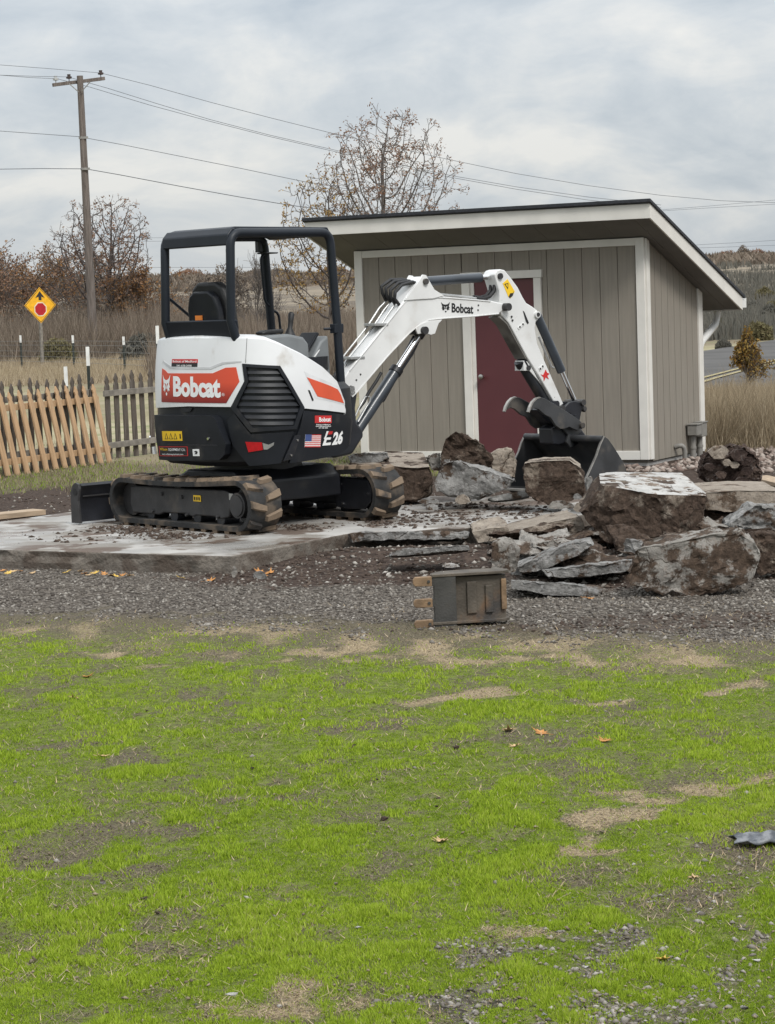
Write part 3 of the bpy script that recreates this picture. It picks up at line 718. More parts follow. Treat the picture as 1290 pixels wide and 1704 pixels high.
# dealer plate, warning labels and stickers
def rect(x0, y0, x1, y1): return [(x0, y0), (x1, y0), (x1, y1), (x0, y1)]
shell('dealer_sticker', rect(286, 597.5, 329, 604), 0.012, 0.0155, M['decal_red']); shell('dealer_sticker', rect(286, 604, 329, 610.5), 0.012, 0.0155, M['decal_black'])
decal_text('sticker_lettering', 'Bobcat of Medford', (288, 602.9), (327.5, 603.1), 3.6, 0.0185, M['decal_white'], bold=0.01)
decal_text('sticker_lettering', '541-638-2008', (295, 609.8), (320, 610), 3.0, 0.0185, M['decal_white'], bold=0.01)
# bumper block with its chamfered end, on the tail
bump = [(262, 694), (300, 690.5), (362, 691), (369, 697), (384, 738), (381, 756), (372, 765), (300, 766), (262, 763)]
bz = bhit(300, 690.5); bq = bhit(300, 766)
bpoly = [bhit(*p) for p in bump[1:-1]] + [(UMAX - bhit(384, 738)[0], bq[1]), (UMAX - bhit(384, 738)[0], bz[1])]
shell('counterweight', bpoly, -0.02, 0.075, M['charcoal_plastic'], uz=True, smooth=50, bevel=0.022)
shell('bumper_groove', [(290, 737.5), (368, 739), (372, 741), (290, 740)], 0.06, 0.0765, M['black_steel'])
shell('warning_label', rect(283.5, 716.5, 314.5, 732.5), 0.06, 0.0785, M['decal_yellow'])
for k, xx in enumerate((287, 294, 301)):
    shell('warning_mark', [(xx, 730), (xx + 6, 730), (xx + 3, 719.5)], 0.077, 0.0795, M['decal_black']); shell('warning_mark', [(xx + 1.4, 729), (xx + 4.6, 729), (xx + 3, 722)], 0.0785, 0.0805, M['decal_yellow'])
shell('warning_mark', [(311, 729), (313, 729), (313, 721), (311, 721)], 0.077, 0.0795, M['decal_black'])
shell('dealer_sticker', rect(276.5, 742, 322, 758), 0.06, 0.0780, M['decal_red']); shell('dealer_sticker', rect(277.5, 743, 321, 757), 0.06, 0.0792, M['decal_black'])
decal_text('sticker_lettering', 'Wilson', (278.5, 748.6), (290, 749), 4.5, 0.0805, M['decal_yellow'], bold=0.01)
decal_text('sticker_lettering', 'EQUIPMENT CO.', (292, 749), (319, 749.6), 4.0, 0.0805, M['decal_white'], bold=0.01)
decal_text('sticker_lettering', 'www.wilsonequipment.com', (281, 756), (315, 756.4), 3.0, 0.0805, M['decal_white'], bold=0.0)
shell('paper_label', rect(330.5, 746.5, 341, 758), 0.06, 0.0782, M['decal_white'])
shell('label_print', [(333, 755), (337.5, 755), (339, 751), (336, 749), (332.5, 750.5), (335.5, 752.5)], 0.077, 0.0793, M['decal_black'])
shell('paper_label', rect(262, 743, 269, 755), 0.06, 0.0782, M['decal_white'])
def cap(px, py, r_, mat, name, off=0.075, dep=0.012):
    u, z = bhit(px, py); c_ = bpt(u, z, off); d_ = bpt(u, z, off + dep)
    mb = MB(); mb.cyl(c_, d_, r_, r_ * 0.8, 14); return mb.build(name, mat, EX, smooth=40)
cap(358, 729, 0.020, M['charcoal_plastic'], 'bolt_recess', 0.069); cap(358, 729, 0.013, M['chrome'], 'bolt_cap', 0.077); cap(264, 727, 0.013, M['chrome'], 'bolt_cap', 0.077)
shell('latch_recess', [(300, 678), (321, 679), (317, 685), (306, 685.5)], -0.01, 0.003, M['black_steel'])
# ---- side grille in a hexagonal frame
gf = [(403.5, 605), (466, 609.2), (504.5, 678), (491.5, 714), (418, 719), (386, 678), (408, 634)]
gi = [(410, 610.5), (462, 613.5), (498, 677), (487, 708), (422, 712.5), (395, 678), (414, 635)]
def gframe(outer, inner, o0, o1, name, mat):
    n = len(outer); mb = MB()
    for i in range(n):
        j = (i + 1) % n
        for k in range(6):
            t0, t1 = k / 6, (k + 1) / 6
            L_ = lambda P, t: (P[i][0] + (P[j][0] - P[i][0]) * t, P[i][1] + (P[j][1] - P[i][1]) * t)
            q_ = [bhit(*L_(outer, t0)), bhit(*L_(outer, t1)), bhit(*L_(inner, t1)), bhit(*L_(inner, t0))]
            mb.add([bpt(u, z, o) for o in (o0, o1) for u, z in q_], [(0, 1, 2, 3), (7, 6, 5, 4), (0, 4, 5, 1), (3, 2, 6, 7)])
    bm = bmesh.new(); me = mb.mesh(name); bm.from_mesh(me); bmesh.ops.remove_doubles(bm, verts=bm.verts, dist=1e-4); bmesh.ops.recalc_face_normals(bm, faces=bm.faces); bm.to_mesh(me); bm.free()
    return link(name, me, mat, EX, 35)
GR = gframe(gf, gi, -0.03, 0.020, 'grille', M['charcoal_plastic'])
shell('grille_screen', gi, -0.018, -0.016, M['black_steel'], parent=GR)
def gx_at(y, inner):                                     # left and right border of the opening at a pixel row
    xs_ = []
    for i in range(len(inner)):
        a, b_ = inner[i], inner[(i + 1) % len(inner)]
        if (a[1] - y) * (b_[1] - y) <= 0 and a[1] != b_[1]: xs_.append(a[0] + (b_[0] - a[0]) * (y - a[1]) / (b_[1] - a[1]))
    return min(xs_), max(xs_)
for k in range(9):
    y0 = 616.5 + k * 10.6; y1 = y0 + 5.6
    a0, a1 = gx_at(y0, gi); c0_, c1_ = gx_at(y1, gi)
    if k in (1, 2): a0 = max(a0, 412)
    shell('louver', [(a0 + 0.5, y0), (a1 - 0.5, y0), (c1_ - 0.5, y1), (c0_ + 0.5, y1)], -0.018, -0.004, M['charcoal_plastic'], parent=GR, tilt=0.016, smooth=30)
# ---- fender inlay, slot and side details
shell('fender_recess', [(505, 618), (522, 626), (561, 643), (571, 667), (571.5, 674), (522, 663)], 0.011, 0.0150, pm('white_inlay', (0.62, 0.625, 0.63), 0.35, coat=0.3))
shell('fender_inlay', [(509, 627.7), (520.5, 632), (546, 641.5), (559.5, 648), (564.5, 657), (569.5, 671), (548, 665), (526, 659.5)], 0.012, 0.0175, M['red_plate'])
shell('vent_slot', [(510.5, 649), (513.5, 649.5), (520, 666), (517.5, 667.5)], 0.010, 0.0165, M['decal_black'])
# raised lower side plate with stickers
shell('side_plate', [(503, 684), (566, 690), (580, 697), (580, 742), (566, 757), (505, 768), (483, 771), (492, 726), (497, 712)], -0.01, 0.022, M['charcoal_plastic'], bevel=0.012)
shell('rear_side_plate', [(392, 688), (418, 723), (488, 718), (468, 771), (414, 776), (388, 742), (380, 700)], -0.01, 0.016, M['charcoal_plastic'], bevel=0.010)
shell('step_recess', [(489, 724), (499, 724), (487, 764), (472, 767)], 0.0, 0.024, M['black_steel']); cap(493, 732.5, 0.010, M['chrome'], 'bolt_cap', 0.022); cap(484, 757.5, 0.010, M['chrome'], 'bolt_cap', 0.022)
shell('reflector', [(409.5, 735), (436, 736), (438, 748.5), (414, 752.5)], 0.01, 0.023, M['reflector'])
shell('reflector_bracket', [(437, 737), (447, 740), (456, 736), (455, 741), (445, 748), (439, 748)], 0.012, 0.020, M['bare_pipe'])
shell('dealer_sticker', rect(520.7, 691.5, 548, 704), 0.02, 0.0250, M['decal_red']); decal_text('sticker_lettering', 'Bobcat', (527.5, 701.5), (546.5, 701), 7, 0.0265, M['decal_white'], bold=0.03)
for y_, x0_, x1_, t_ in ((707.6, 523, 546, 'Bobcat of Medford'), (710.2, 522, 547, 'www.bobcatofmedford'), (713, 527, 542, '541 638 2008')):
    decal_text('sticker_lettering', t_, (x0_, y_), (x1_, y_), 2.0, 0.0250, M['decal_white'], bold=0.02)
fx0, fy0, fx1, fy1 = 506, 723, 532, 744
FL = shell('flag_decal', rect(fx0, fy0, fx1, fy1), 0.02, 0.0245, M['decal_white'])
for k in range(0, 13, 2):
    h_ = (fy1 - fy0) / 13.0; xs0 = fx0 + 10.5 if k < 7 else fx0
    shell('flag_stripe', rect(xs0, fy0 + k * h_, fx1, fy0 + (k + 1) * h_), 0.0245, 0.0254, M['decal_red'], parent=FL)
shell('flag_canton', rect(fx0, fy0, fx0 + 10.5, fy0 + 7 * (fy1 - fy0) / 13), 0.0245, 0.0258, M['decal_blue'], parent=FL)
decal_text('model_lettering', '26', (551, 739.5), (568.5, 737), 19, 0.0245, M['decal_white'], bold=0.05, shear=0.2)
for q_ in ([(541, 717.5), (544, 717.5), (540.5, 728), (549, 727.5), (548, 731.5), (542, 732), (540.5, 737), (549.5, 736), (548.5, 740.5), (535.5, 741.5), (538.5, 731), (537, 730), (539, 726)],):
    shell('model_lettering', q_, 0.022, 0.0246, M['decal_white'])
shell('model_accent', [(544.5, 718), (551, 717.5), (550, 722.5), (543.5, 723)], 0.022, 0.0246, M['decal_red'])
# ---- deck, seat, consoles and levers
zd = 1.34
mb = MB(); mb.prism([(p.x * 0.74, p.y * 0.74) for p in LP[::3]], zd - 0.10, zd, lambda a, b_, t: (a, b_, t)); mb.build('deck', M['charcoal_plastic'], EX)
mb = MB(); mb.box((0.30, 0.16, 0.98), (0.75, 0.62, 0.05)); mb.build('floor', M['black_steel'], EX)
pm('seat_vinyl', (0.012, 0.012, 0.013), 0.55, 0, 0.2, 8, 0.1, 200)
ST = empty('seat', (0, 0, 0), 0, parent=EX)
mb = MB(); mb.prism([(-0.42, -0.23), (-0.10, -0.25), (0.08, -0.22), (0.08, 0.22), (-0.10, 0.25), (-0.42, 0.23)], zd + 0.02, zd + 0.13, lambda a, b_, t: (a + 0.06, b_ + 0.06, t)); mb.build('cushion', M['seat_vinyl'], ST, bevel=0.04, seg=3, smooth=50)
mb = MB()
BK = [(-0.20, 0.0), (-0.215, 0.10), (-0.21, 0.28), (-0.17, 0.40), (-0.10, 0.445), (0.10, 0.445), (0.17, 0.40), (0.21, 0.28), (0.215, 0.10), (0.20, 0.0)]
for (t0, t1, s_, nm, bv) in ((0.0, 0.10, 1.0, 'backrest', 0.03), (-0.07, 0.001, 0.80, 'backrest_shell', 0.02)):
    mb = MB(); mb.prism([(a * s_ + 0.06, b_ * s_ + (0.02 if s_ < 1 else 0)) for a, b_ in BK], t0, t1, lambda a, b_, t: (-0.47 + t + b_ * -0.12, a * 1.12 + 0.02, zd + 0.155 + b_ * 1.06)); mb.build(nm, M['seat_vinyl'] if s_ == 1 else M['charcoal_plastic'], ST, bevel=bv, seg=3, smooth=50)
mb = MB(); mb.box((-0.570, 0.13, zd + 0.345), (0.006, 0.085, 0.038)); mb.build('seat_label', M['decal_orange'], ST)
for sy, nm in ((-0.38, 'right_console'), (0.42, 'left_console')):
    mb = MB(); mb.prism([(-0.40, 1.25), (-0.40, 1.53), (-0.16, 1.535), (0.0, 1.505), (0.055, 1.45), (0.06, 1.35), (0.06, 1.25)], sy - 0.10, sy + 0.10, lambda a, b_, t: (a, t, b_)); CN = mb.build(nm, M['console_grey'], EX, bevel=0.025, seg=3, smooth=50)
    mb = MB(); mb.prism([(-0.38, 1.535), (-0.16, 1.54), (-0.16, 1.575), (-0.34, 1.57), (-0.39, 1.555)], sy - 0.045, sy + 0.045, lambda a, b_, t: (a, t, b_)); mb.build('armrest', M['seat_vinyl'], CN, bevel=0.015, smooth=50)
    mb = MB(); mb.tube([(-0.06, sy, 1.515), (-0.06, sy, 1.545), (-0.055, sy, 1.58), (-0.045, sy, 1.63), (-0.035, sy, 1.69), (-0.032, sy, 1.705)], [0.05, 0.036, 0.020, 0.021, 0.026, 0.014], 12); mb.build('joystick', M['seat_vinyl'], CN, smooth=60)
# travel pedals / front shield, grey
mb = MB(); mb.prism([(0.14, 1.05), (0.14, 1.28), (0.27, 1.46), (0.36, 1.51), (0.37, 1.28), (0.37, 1.05)], -0.38, -0.12, lambda a, b_, t: (a, t, b_)); PC = mb.build('front_console', M['console_grey'], EX, bevel=0.02, seg=3, smooth=50)
mb = MB(); mb.bar((0.12, -0.23, 1.33), (0.30, -0.23, 1.53), 0.20, 0.025, (1, 0, 1)); mb.build('display_hood', M['charcoal_plastic'], PC, bevel=0.008)
mb = MB(); mb.prism([(0.20 + 0.05 * math.cos(t), 1.345 + 0.022 * math.sin(t)) for t in np.linspace(0, 2 * math.pi, 16, endpoint=False)], -0.386, -0.379, lambda a, b_, t: (a + (b_ - 1.345) * 0.8, t, b_ + (a - 0.20) * 0.9)); mb.build('mirror_glass', M['decal_white'], PC)
for sy in (0.02, 0.14):
    mb = MB(); mb.tube([(0.45, sy, 0.99), (0.47, sy, 1.25), (0.44, sy, 1.42), (0.45, sy, 1.48)], 0.014, 8); mb.build('travel_lever', M['black_steel'], EX, smooth=60)
# ---- canopy
CW, XR, XF, ZC = 0.405, -0.66, 0.39, 2.335
CN_ = empty('canopy', (0, 0, 0), 0, parent=EX)
def post(nm, pts, r_=0.036): mb = MB(); mb.tube(pts, r_, 12); return mb.build(nm, M['cab_paint'], CN_, smooth=60)
def fil(a, b_, c_, r_=0.10, n=5):                        # rounded corner at b
    a, b_, c_ = Vector(a), Vector(b_), Vector(c_); p, q_ = b_ + (a - b_).normalized() * r_, b_ + (c_ - b_).normalized() * r_
    return [tuple((p * (1 - t) + b_ * t) * (1 - t) + (b_ * (1 - t) + q_ * t) * t) for t in [k / n for k in range(n + 1)]]
for sy, nm in ((-1, 'roof_post'), (1, 'roof_post')):
    y_ = sy * CW; lo = 1.10 if sy < 0 else 1.30
    post(nm, [(XF + 0.065, y_, lo), (XF + 0.045, y_, 1.60)] + fil((XF + 0.04, y_, 1.75), (XF + 0.0, y_, ZC), (XF - 0.4, y_, ZC)) + fil((XF - 0.4, y_, ZC), (XR, y_, ZC), (XR - 0.02, y_, 1.9)) + [(XR - 0.03, y_, 1.65), (XR + 0.02, y_, 1.50)], 0.036)
mb = MB(); mb.prism([(XR + 0.03, ZC - 0.005), (XF - 0.03, ZC - 0.005), (XF + 0.04, ZC - 0.03), (XF + 0.05, ZC - 0.015), (XF + 0.01, ZC + 0.045), (XR + 0.08, ZC + 0.052), (XR + 0.01, ZC + 0.035)], -CW + 0.03, CW - 0.03, lambda a, b_, t: (a, t, b_)); mb.build('roof', M['cab_paint'], CN_, bevel=0.012, smooth=40)
# rear frame: header, sill and the panel under the window
mb = MB(); mb.prism([(XR - 0.035, ZC - 0.095), (XR + 0.02, ZC - 0.095), (XR + 0.06, ZC + 0.035), (XR + 0.02, ZC + 0.04), (XR - 0.03, ZC - 0.01)], -CW, CW, lambda a, b_, t: (a, t, b_)); mb.build('rear_header', M['cab_paint'], CN_, bevel=0.010, smooth=40)
mb = MB(); mb.prism([(-CW - 0.036, 1.665), (CW + 0.036, 1.665), (CW + 0.03, 1.62), (CW - 0.03, 1.525), (-CW + 0.0, 1.525), (-CW - 0.03, 1.62)], XR - 0.055, XR + 0.01, lambda a, b_, t: (t + (1.665 - b_) * 0.30, a, b_)); mb.build('rear_panel', M['cab_paint'], CN_, bevel=0.012, smooth=40)
post('brace', [(XR + 0.0, CW, 1.86), (XR + 0.35, CW - 0.02, 1.60)], 0.012)
mb = MB(); mb.box((XR + 0.005, -CW + 0.045, ZC - 0.16), (0.02, 0.03, 0.075)); mb.build('hinge', M['black_steel'], CN_, bevel=0.004)
post('grab_handle', fil((XF + 0.02, CW - 0.02, 2.20), (XF - 0.06, CW - 0.02, 2.18), (XF - 0.04, CW - 0.02, 1.9), 0.05) + fil((XF - 0.045, CW - 0.02, 1.9), (XF - 0.025, CW - 0.02, 1.78), (XF + 0.06, CW - 0.02, 1.75), 0.05), 0.011)
post('grab_handle', fil((XF + 0.07, CW, 1.72), (XF + 0.13, CW, 1.71), (XF + 0.16, CW, 1.5), 0.05) + [(XF + 0.16, CW, 1.42)], 0.011)
mb = MB(); mb.box((XF - 0.02, CW + 0.01, ZC - 0.075), (0.10, 0.05, 0.10)); mb.prism([(XF - 0.03, ZC - 0.14), (XF + 0.10, ZC - 0.14), (XF + 0.11, ZC - 0.128), (XF - 0.03, ZC - 0.125)], CW - 0.06, CW + 0.06, lambda a, b_, t: (a, t, b_)); mb.build('work_light', M['black_steel'], CN_, bevel=0.008)
mb = MB(); mb.box((XF + 0.04, -CW, 1.56), (0.10, 0.06, 0.075)); mb.tube([(XF + 0.0, -CW + 0.02, 1.56), (XF - 0.06, -CW + 0.05, 1.56)], 0.012, 8); mb.build('post_clamp', M['cab_paint'], CN_, bevel=0.01)
# ---- undercarriage
UA = R(50); UCW = Vector((-1.045, 18.655, SLZ))
ua = Vector((math.cos(UA), -math.sin(UA), 0)); ug = Vector((math.sin(UA), math.cos(UA), 0))
def U(x_, y_, z_): return eloc(UCW + ua * x_ + ug * y_ + EUP * z_)       # x to the sprocket end, y to the far track
def UR(name, mb, mat, parent=EX, **k):
    mb.v = [tuple(U(*p)) for p in mb.v]; return mb.build(name, mat, parent, **k)
TW, TH, XS, XI = 0.30, 0.43, 0.72, -0.86                # track width, height, sprocket and idler centres
def track_path(rs, ri, zs, n=14):
    pts = []
    for k in range(n + 1):
        t = math.pi / 2 - math.pi * k / n; pts.append((XS + rs * math.cos(t), zs + rs * math.sin(t)))
    for x_ in np.linspace(XS, XI, 16)[1:-1]: pts.append((x_, zs - rs + (0.0)))
    for k in range(n + 1):
        t = -math.pi / 2 - math.pi * k / n; pts.append((XI + ri * math.cos(t), zs - (rs - ri) * 1.0 + ri * math.sin(t)))
    for k, x_ in enumerate(np.linspace(XI, XS, 18)[1:-1]):
        f_ = (k + 1) / 17; pts.append((x_, zs - (rs - ri) + ri + (rs - ri) * 2 * 0 + (zs + rs - (zs - (rs - ri) + ri)) * f_ - 0.022 * math.sin(math.pi * f_)))
    return pts
RS, RI, ZS = 0.200, 0.185, 0.225
outer, inner = track_path(RS, RI, ZS), track_path(RS - 0.038, RI - 0.038, ZS)
PL = [0.0]
for a, b_ in zip(outer, outer[1:] + outer[:1]): PL.append(PL[-1] + math.hypot(b_[0] - a[0], b_[1] - a[1]))
oc = outer + outer[:1]
lugmesh = None
for side in (-1, 1):
    yc = side * (0.775 - TW / 2)
    mb = MB(); n = len(outer)
    for y_ in (yc - TW / 2, yc + TW / 2): mb.v += [(x_, y_, z_) for x_, z_ in outer] + [(x_, y_, z_) for x_, z_ in inner]
    for i in range(n):
        j = (i + 1) % n
        mb.f += [(i, j, 2 * n + j, 2 * n + i), (n + i, 3 * n + i, 3 * n + j, n + j), (i, n + i, n + j, j), (2 * n + i, 2 * n + j, 3 * n + j, 3 * n + i)]; mb.mi += [0] * 4
    TR = UR('rubber_track', mb, M['rubber'], smooth=40)
    NP = 28
    for k in range(NP):
        for row in (0, 1):
            s0 = PL[-1] * ((k + 0.5 * row) % NP) / NP
            i = max(0, int(np.searchsorted(PL, s0)) - 1); t = (s0 - PL[i]) / max(1e-6, PL[i + 1] - PL[i])
            a, b_ = oc[i], oc[min(i + 1, len(oc) - 1)]
            p = Vector((a[0] + (b_[0] - a[0]) * t, 0, a[1] + (b_[1] - a[1]) * t)); d_ = Vector((b_[0] - a[0], 0, b_[1] - a[1])).normalized(); nn = Vector((-d_.z, 0, d_.x))
            if nn.dot(p - Vector((min(max(p.x, XI), XS), 0, ZS))) < 0: nn = -nn
            y0 = yc + (-0.074 if row == 0 else 0.074)
            mb = MB(); hl = 0.027; sk = 0.022 * (1 if row == 0 else -1)
            L = [(-0.050, -0.072), (0.014, -0.074), (0.034, -0.012), (0.050, 0.068), (0.004, 0.070), (-0.022, 0.0)] if row == 0 else [(0.004, -0.070), (0.050, -0.068), (0.034, 0.012), (0.014, 0.074), (-0.050, 0.072), (-0.022, 0.0)]
            mb.prism(L, -0.004, 1.0, lambda a_, c_, h_: tuple(p + d_ * (a_ * (1 if h_ < 0.5 else 0.82)) + Vector((0, y0 + c_ * (1 if h_ < 0.5 else 0.9), 0)) + nn * (h_ if h_ < 0.5 else hl)))
            UR('tread_lug', mb, M['muddy_rubber'], TR)
    ys = yc + side * (TW / 2 - 0.06)                     # frame face looks outwards
    mb = MB(); mb.prism([(XI + 0.06, 0.10), (XI + 0.02, 0.18), (XI + 0.04, 0.315), (XI + 0.10, 0.325), (0.50, 0.335), (0.56, 0.32), (0.57, 0.20), (0.54, 0.125), (0.44, 0.105), (0.40, 0.12), (0.10, 0.12), (0.05, 0.105), (-0.05, 0.125), (-0.35, 0.12), (-0.42, 0.10)], yc - 0.085, yc + 0.085, lambda a, b_, t: (a, t, b_))
    TF = UR('track_frame', mb, M['worn_steel'] if side < 0 else M['black_steel'], bevel=0.012)
    mb = MB(); mb.cyl((XS - 0.03, yc - side * 0.05, ZS), (XS - 0.03, ys + side * 0.02, ZS), 0.105, 0.100, 20); mb.cyl((XS - 0.03, ys + side * 0.015, ZS), (XS - 0.03, ys + side * 0.03, ZS), 0.085, 0.08, 20); UR('travel_motor', mb, M['worn_steel'], TF, smooth=40)
    mb = MB(); mb.tube([(XS, yc - 0.03, ZS), (XS, yc + 0.03, ZS)], 0.15, 20); UR('drive_sprocket', mb, M['black_steel'], TF, smooth=40)
    mb = MB(); mb.tube([(XI, yc - 0.045, ZS - 0.015), (XI, yc + 0.045, ZS - 0.015)], 0.135, 20); UR('idler_wheel', mb, M['worn_steel'], TF, smooth=40)
    for x_ in (-0.55, -0.22, 0.10, 0.42):
        mb = MB(); mb.tube([(x_, yc - 0.075, 0.105), (x_, yc + 0.075, 0.105)], 0.052, 12); UR('track_roller', mb, M['black_steel'], TF, smooth=40)
    mb = MB(); mb.tube([(-0.15, yc - 0.07, 0.345), (-0.15, yc + 0.07, 0.345)], 0.034, 12); UR('carrier_roller', mb, M['black_steel'], TF, smooth=40)
    if side < 0:
        yf = yc - 0.088
        for bx_, bz in ((-0.36, 0.275), (-0.08, 0.262), (-0.5, 0.13), (-0.02, 0.12), (0.40, 0.125)):
            mb = MB(); mb.cyl((bx_, yf + 0.006, bz), (bx_, yf - 0.014, bz), 0.017, 0.013, 8); UR('bolt_head', mb, M['worn_steel'], TF)
        mb = MB(); mb.box((0.13, yf - 0.001, 0.258), (0.10, 0.004, 0.05)); UR('warning_label', mb, M['decal_yellow'], TF)
        for q_ in (-0.03, 0.0, 0.03):
            mb = MB(); mb.box((0.13 + q_, yf - 0.004, 0.256), (0.016, 0.003, 0.026)); UR('warning_mark', mb, M['decal_black'], TF)
        mb = MB(); mb.box((0.595, ys - 0.005, 0.29), (0.05, 0.004, 0.05)); UR('paper_label', mb, M['bare_pipe'], TF)
    else:                                                # inner face of the far track: closing plate round the sprocket
        mb = MB(); mb.prism([(0.36, 0.10), (0.36, 0.34), (0.56, 0.345), (XS + 0.06, ZS + 0.11), (XS + 0.105, ZS + 0.03), (XS + 0.09, ZS - 0.07), (XS + 0.01, ZS - 0.13), (0.50, 0.085)], yc - 0.115, yc - 0.089, lambda a, b_, t: (a, t, b_)); PG = UR('motor_guard', mb, M['black_steel'], TF, bevel=0.008)
        for bx_, bz in ((0.44, 0.29), (XS + 0.06, ZS), (0.46, 0.13)):
            mb = MB(); mb.cyl((bx_, yc - 0.114, bz), (bx_, yc - 0.124, bz), 0.010, n=8); UR('bolt_head', mb, M['chrome'], PG)
mb = MB(); mb.prism([(-0.45, 0.16), (-0.45, 0.40), (-0.30, 0.46), (0.34, 0.46), (0.46, 0.38), (0.46, 0.20), (0.36, 0.24), (-0.30, 0.24)], -0.50, 0.50, lambda a, b_, t: (a, t, b_)); UR('center_frame', mb, M['black_steel'], bevel=0.02)
mb = MB(); mb.tube([(0, 0, 0.42), (0, 0, 0.60)], 0.36, 28); UR('slew_ring', mb, M['black_steel'], smooth=40)
for sy in (-0.34, 0.34):
    mb = MB(); mb.bar((-0.40, sy * 0.8, 0.28), (-1.27, sy, 0.20), 0.07, 0.10); UR('blade_arm', mb, M['black_steel'], bevel=0.01)
# dozer blade, curved in section, with end plates
BX = -1.31
prof = [(0.0, 0.015), (-0.02, 0.09), (-0.015, 0.19), (0.02, 0.30), (0.045, 0.335), (0.085, 0.345), (0.105, 0.325), (0.075, 0.29), (0.045, 0.19), (0.035, 0.10), (0.055, 0.02)]
mb = MB(); mb.prism([(BX + a, b_) for a, b_ in prof], -0.94, 0.77, lambda a, b_, t: (a, t, b_)); DBL = UR('dozer_blade', mb, M['black_steel'], smooth=40)
mb = MB(); mb.box((BX + 0.055, -0.08, 0.235), (0.03, 1.66, 0.012)); UR('blade_rib', mb, M['worn_steel'], DBL)
for sy in (-0.955, 0.785):
    mb = MB(); mb.prism([(BX - 0.035, 0.012), (BX - 0.03, 0.27), (BX + 0.01, 0.335), (BX + 0.05, 0.352), (BX + 0.095, 0.34), (BX + 0.105, 0.30), (BX + 0.075, 0.20), (BX + 0.085, 0.10), (BX + 0.095, 0.012)], sy - 0.012, sy + 0.012, lambda a, b_, t: (a, t, b_)); EPL = UR('blade_end', mb, M['worn_steel'], DBL, bevel=0.003)
    mb = MB(); mb.cyl((BX + 0.045, sy - 0.016, 0.275), (BX + 0.045, sy + 0.016, 0.275), 0.03, n=14); UR('lifting_eye', mb, M['decal_black'], EPL)
# ---- boom, arm, thumb and bucket (the boom swings a little to the right of the body)
BSW = R(6); P0 = Vector((0.78, 0.0, 0.0)); bf = Vector((math.cos(BSW), -math.sin(BSW), 0)); bl_ = Vector((math.sin(BSW), math.cos(BSW), 0))
def BP(s_, z_, t_): return P0 + bf * s_ + bl_ * t_ + Vector((0, 0, z_))
def bpx(px, py, off):                                   # pixel on the boom plane, off to the left of its centre
    p = eplane(px, py, P0 + bl_ * off, bl_); d_ = p - P0; return (d_.dot(bf), d_.z)
def bplate(name, poly, near, t0, t1, mat, parent=EX, bevel=0.006, smooth=40):
    q_ = [bpx(x_, y_, near) for x_, y_ in poly]; mb = MB(); mb.prism(q_, t0, t1, BP); return mb.build(name, mat, parent, smooth=smooth, bevel=bevel)
def bcyl(name, p0, p1, r0, near, mat, parent=EX, r1=None, t=0.0, n=16, a0=0.0, a1=1.0):
    A, B_ = bpx(*p0, near), bpx(*p1, near); L_ = lambda k: (A[0] + (B_[0] - A[0]) * k, A[1] + (B_[1] - A[1]) * k)
    mb = MB(); mb.cyl(BP(*L_(a0), t), BP(*L_(a1), t), r0, r1, n); return mb.build(name, mat, parent, smooth=40)
def bpin(px, py, near, r_, t0, t1, mat, parent=EX, name='pivot_pin'):
    A = bpx(px, py, near); mb = MB(); mb.cyl(BP(*A, t0), BP(*A, t1), r_, n=16); return mb.build(name, mat, parent, smooth=40)
BW = 0.085
# swing bracket
mb = MB(); mb.prism([(-0.32, 0.55), (-0.32, 0.90), (-0.16, 0.98), (0.0, 1.05), (0.08, 1.10), (0.14, 1.08), (0.155, 1.0), (0.13, 0.88), (0.14, 0.76), (0.20, 0.70), (0.205, 0.64), (0.15, 0.58), (0.08, 0.50), (-0.1, 0.48)], -0.085, 0.085, BP); mb.build('swing_bracket', M['black_steel'], EX, bevel=0.02, smooth=40)
boomP = [(567, 637), (569, 648), (577, 657), (586, 662), (595, 653), (646, 593), (681, 556), (697, 541), (712, 533.5), (735, 531), (790, 527), (830, 523), (839, 516), (838, 505), (816, 500), (770, 496), (737, 493), (722, 484), (713, 470), (709, 462.5), (703, 459.5), (697, 466), (685, 482), (676, 493), (662, 516), (620, 566), (581, 616)]
BO = bplate('boom', boomP, -BW, -BW, BW, M['boom_paint'], bevel=0.010)
for t0, t1 in ((-BW - 0.012, -BW + 0.004), (BW - 0.004, BW + 0.012)):
    bplate('boom_lug', [(690, 546), (699, 539), (712, 534), (735, 532), (729, 538), (726, 546), (723, 555), (716, 557.5), (706, 554), (694, 556)], -BW, t0, t1, M['boom_paint'], BO, bevel=0.003)
    bplate('boom_ear', [(672, 500), (697, 466), (702, 457), (708, 458), (712, 465), (722, 482), (738, 492), (720, 497), (700, 498)], -BW, t0, t1, M['boom_paint'], BO, bevel=0.003)
bpin(703.5, 550, -BW, 0.034, -BW - 0.045, BW + 0.045, M['worn_steel'], BO); bpin(706, 468.5, -BW, 0.026, -BW - 0.035, BW + 0.035, M['worn_steel'], BO)
bpin(840, 511, -BW, 0.034, -BW - 0.06, BW + 0.06, M['worn_steel'], BO)
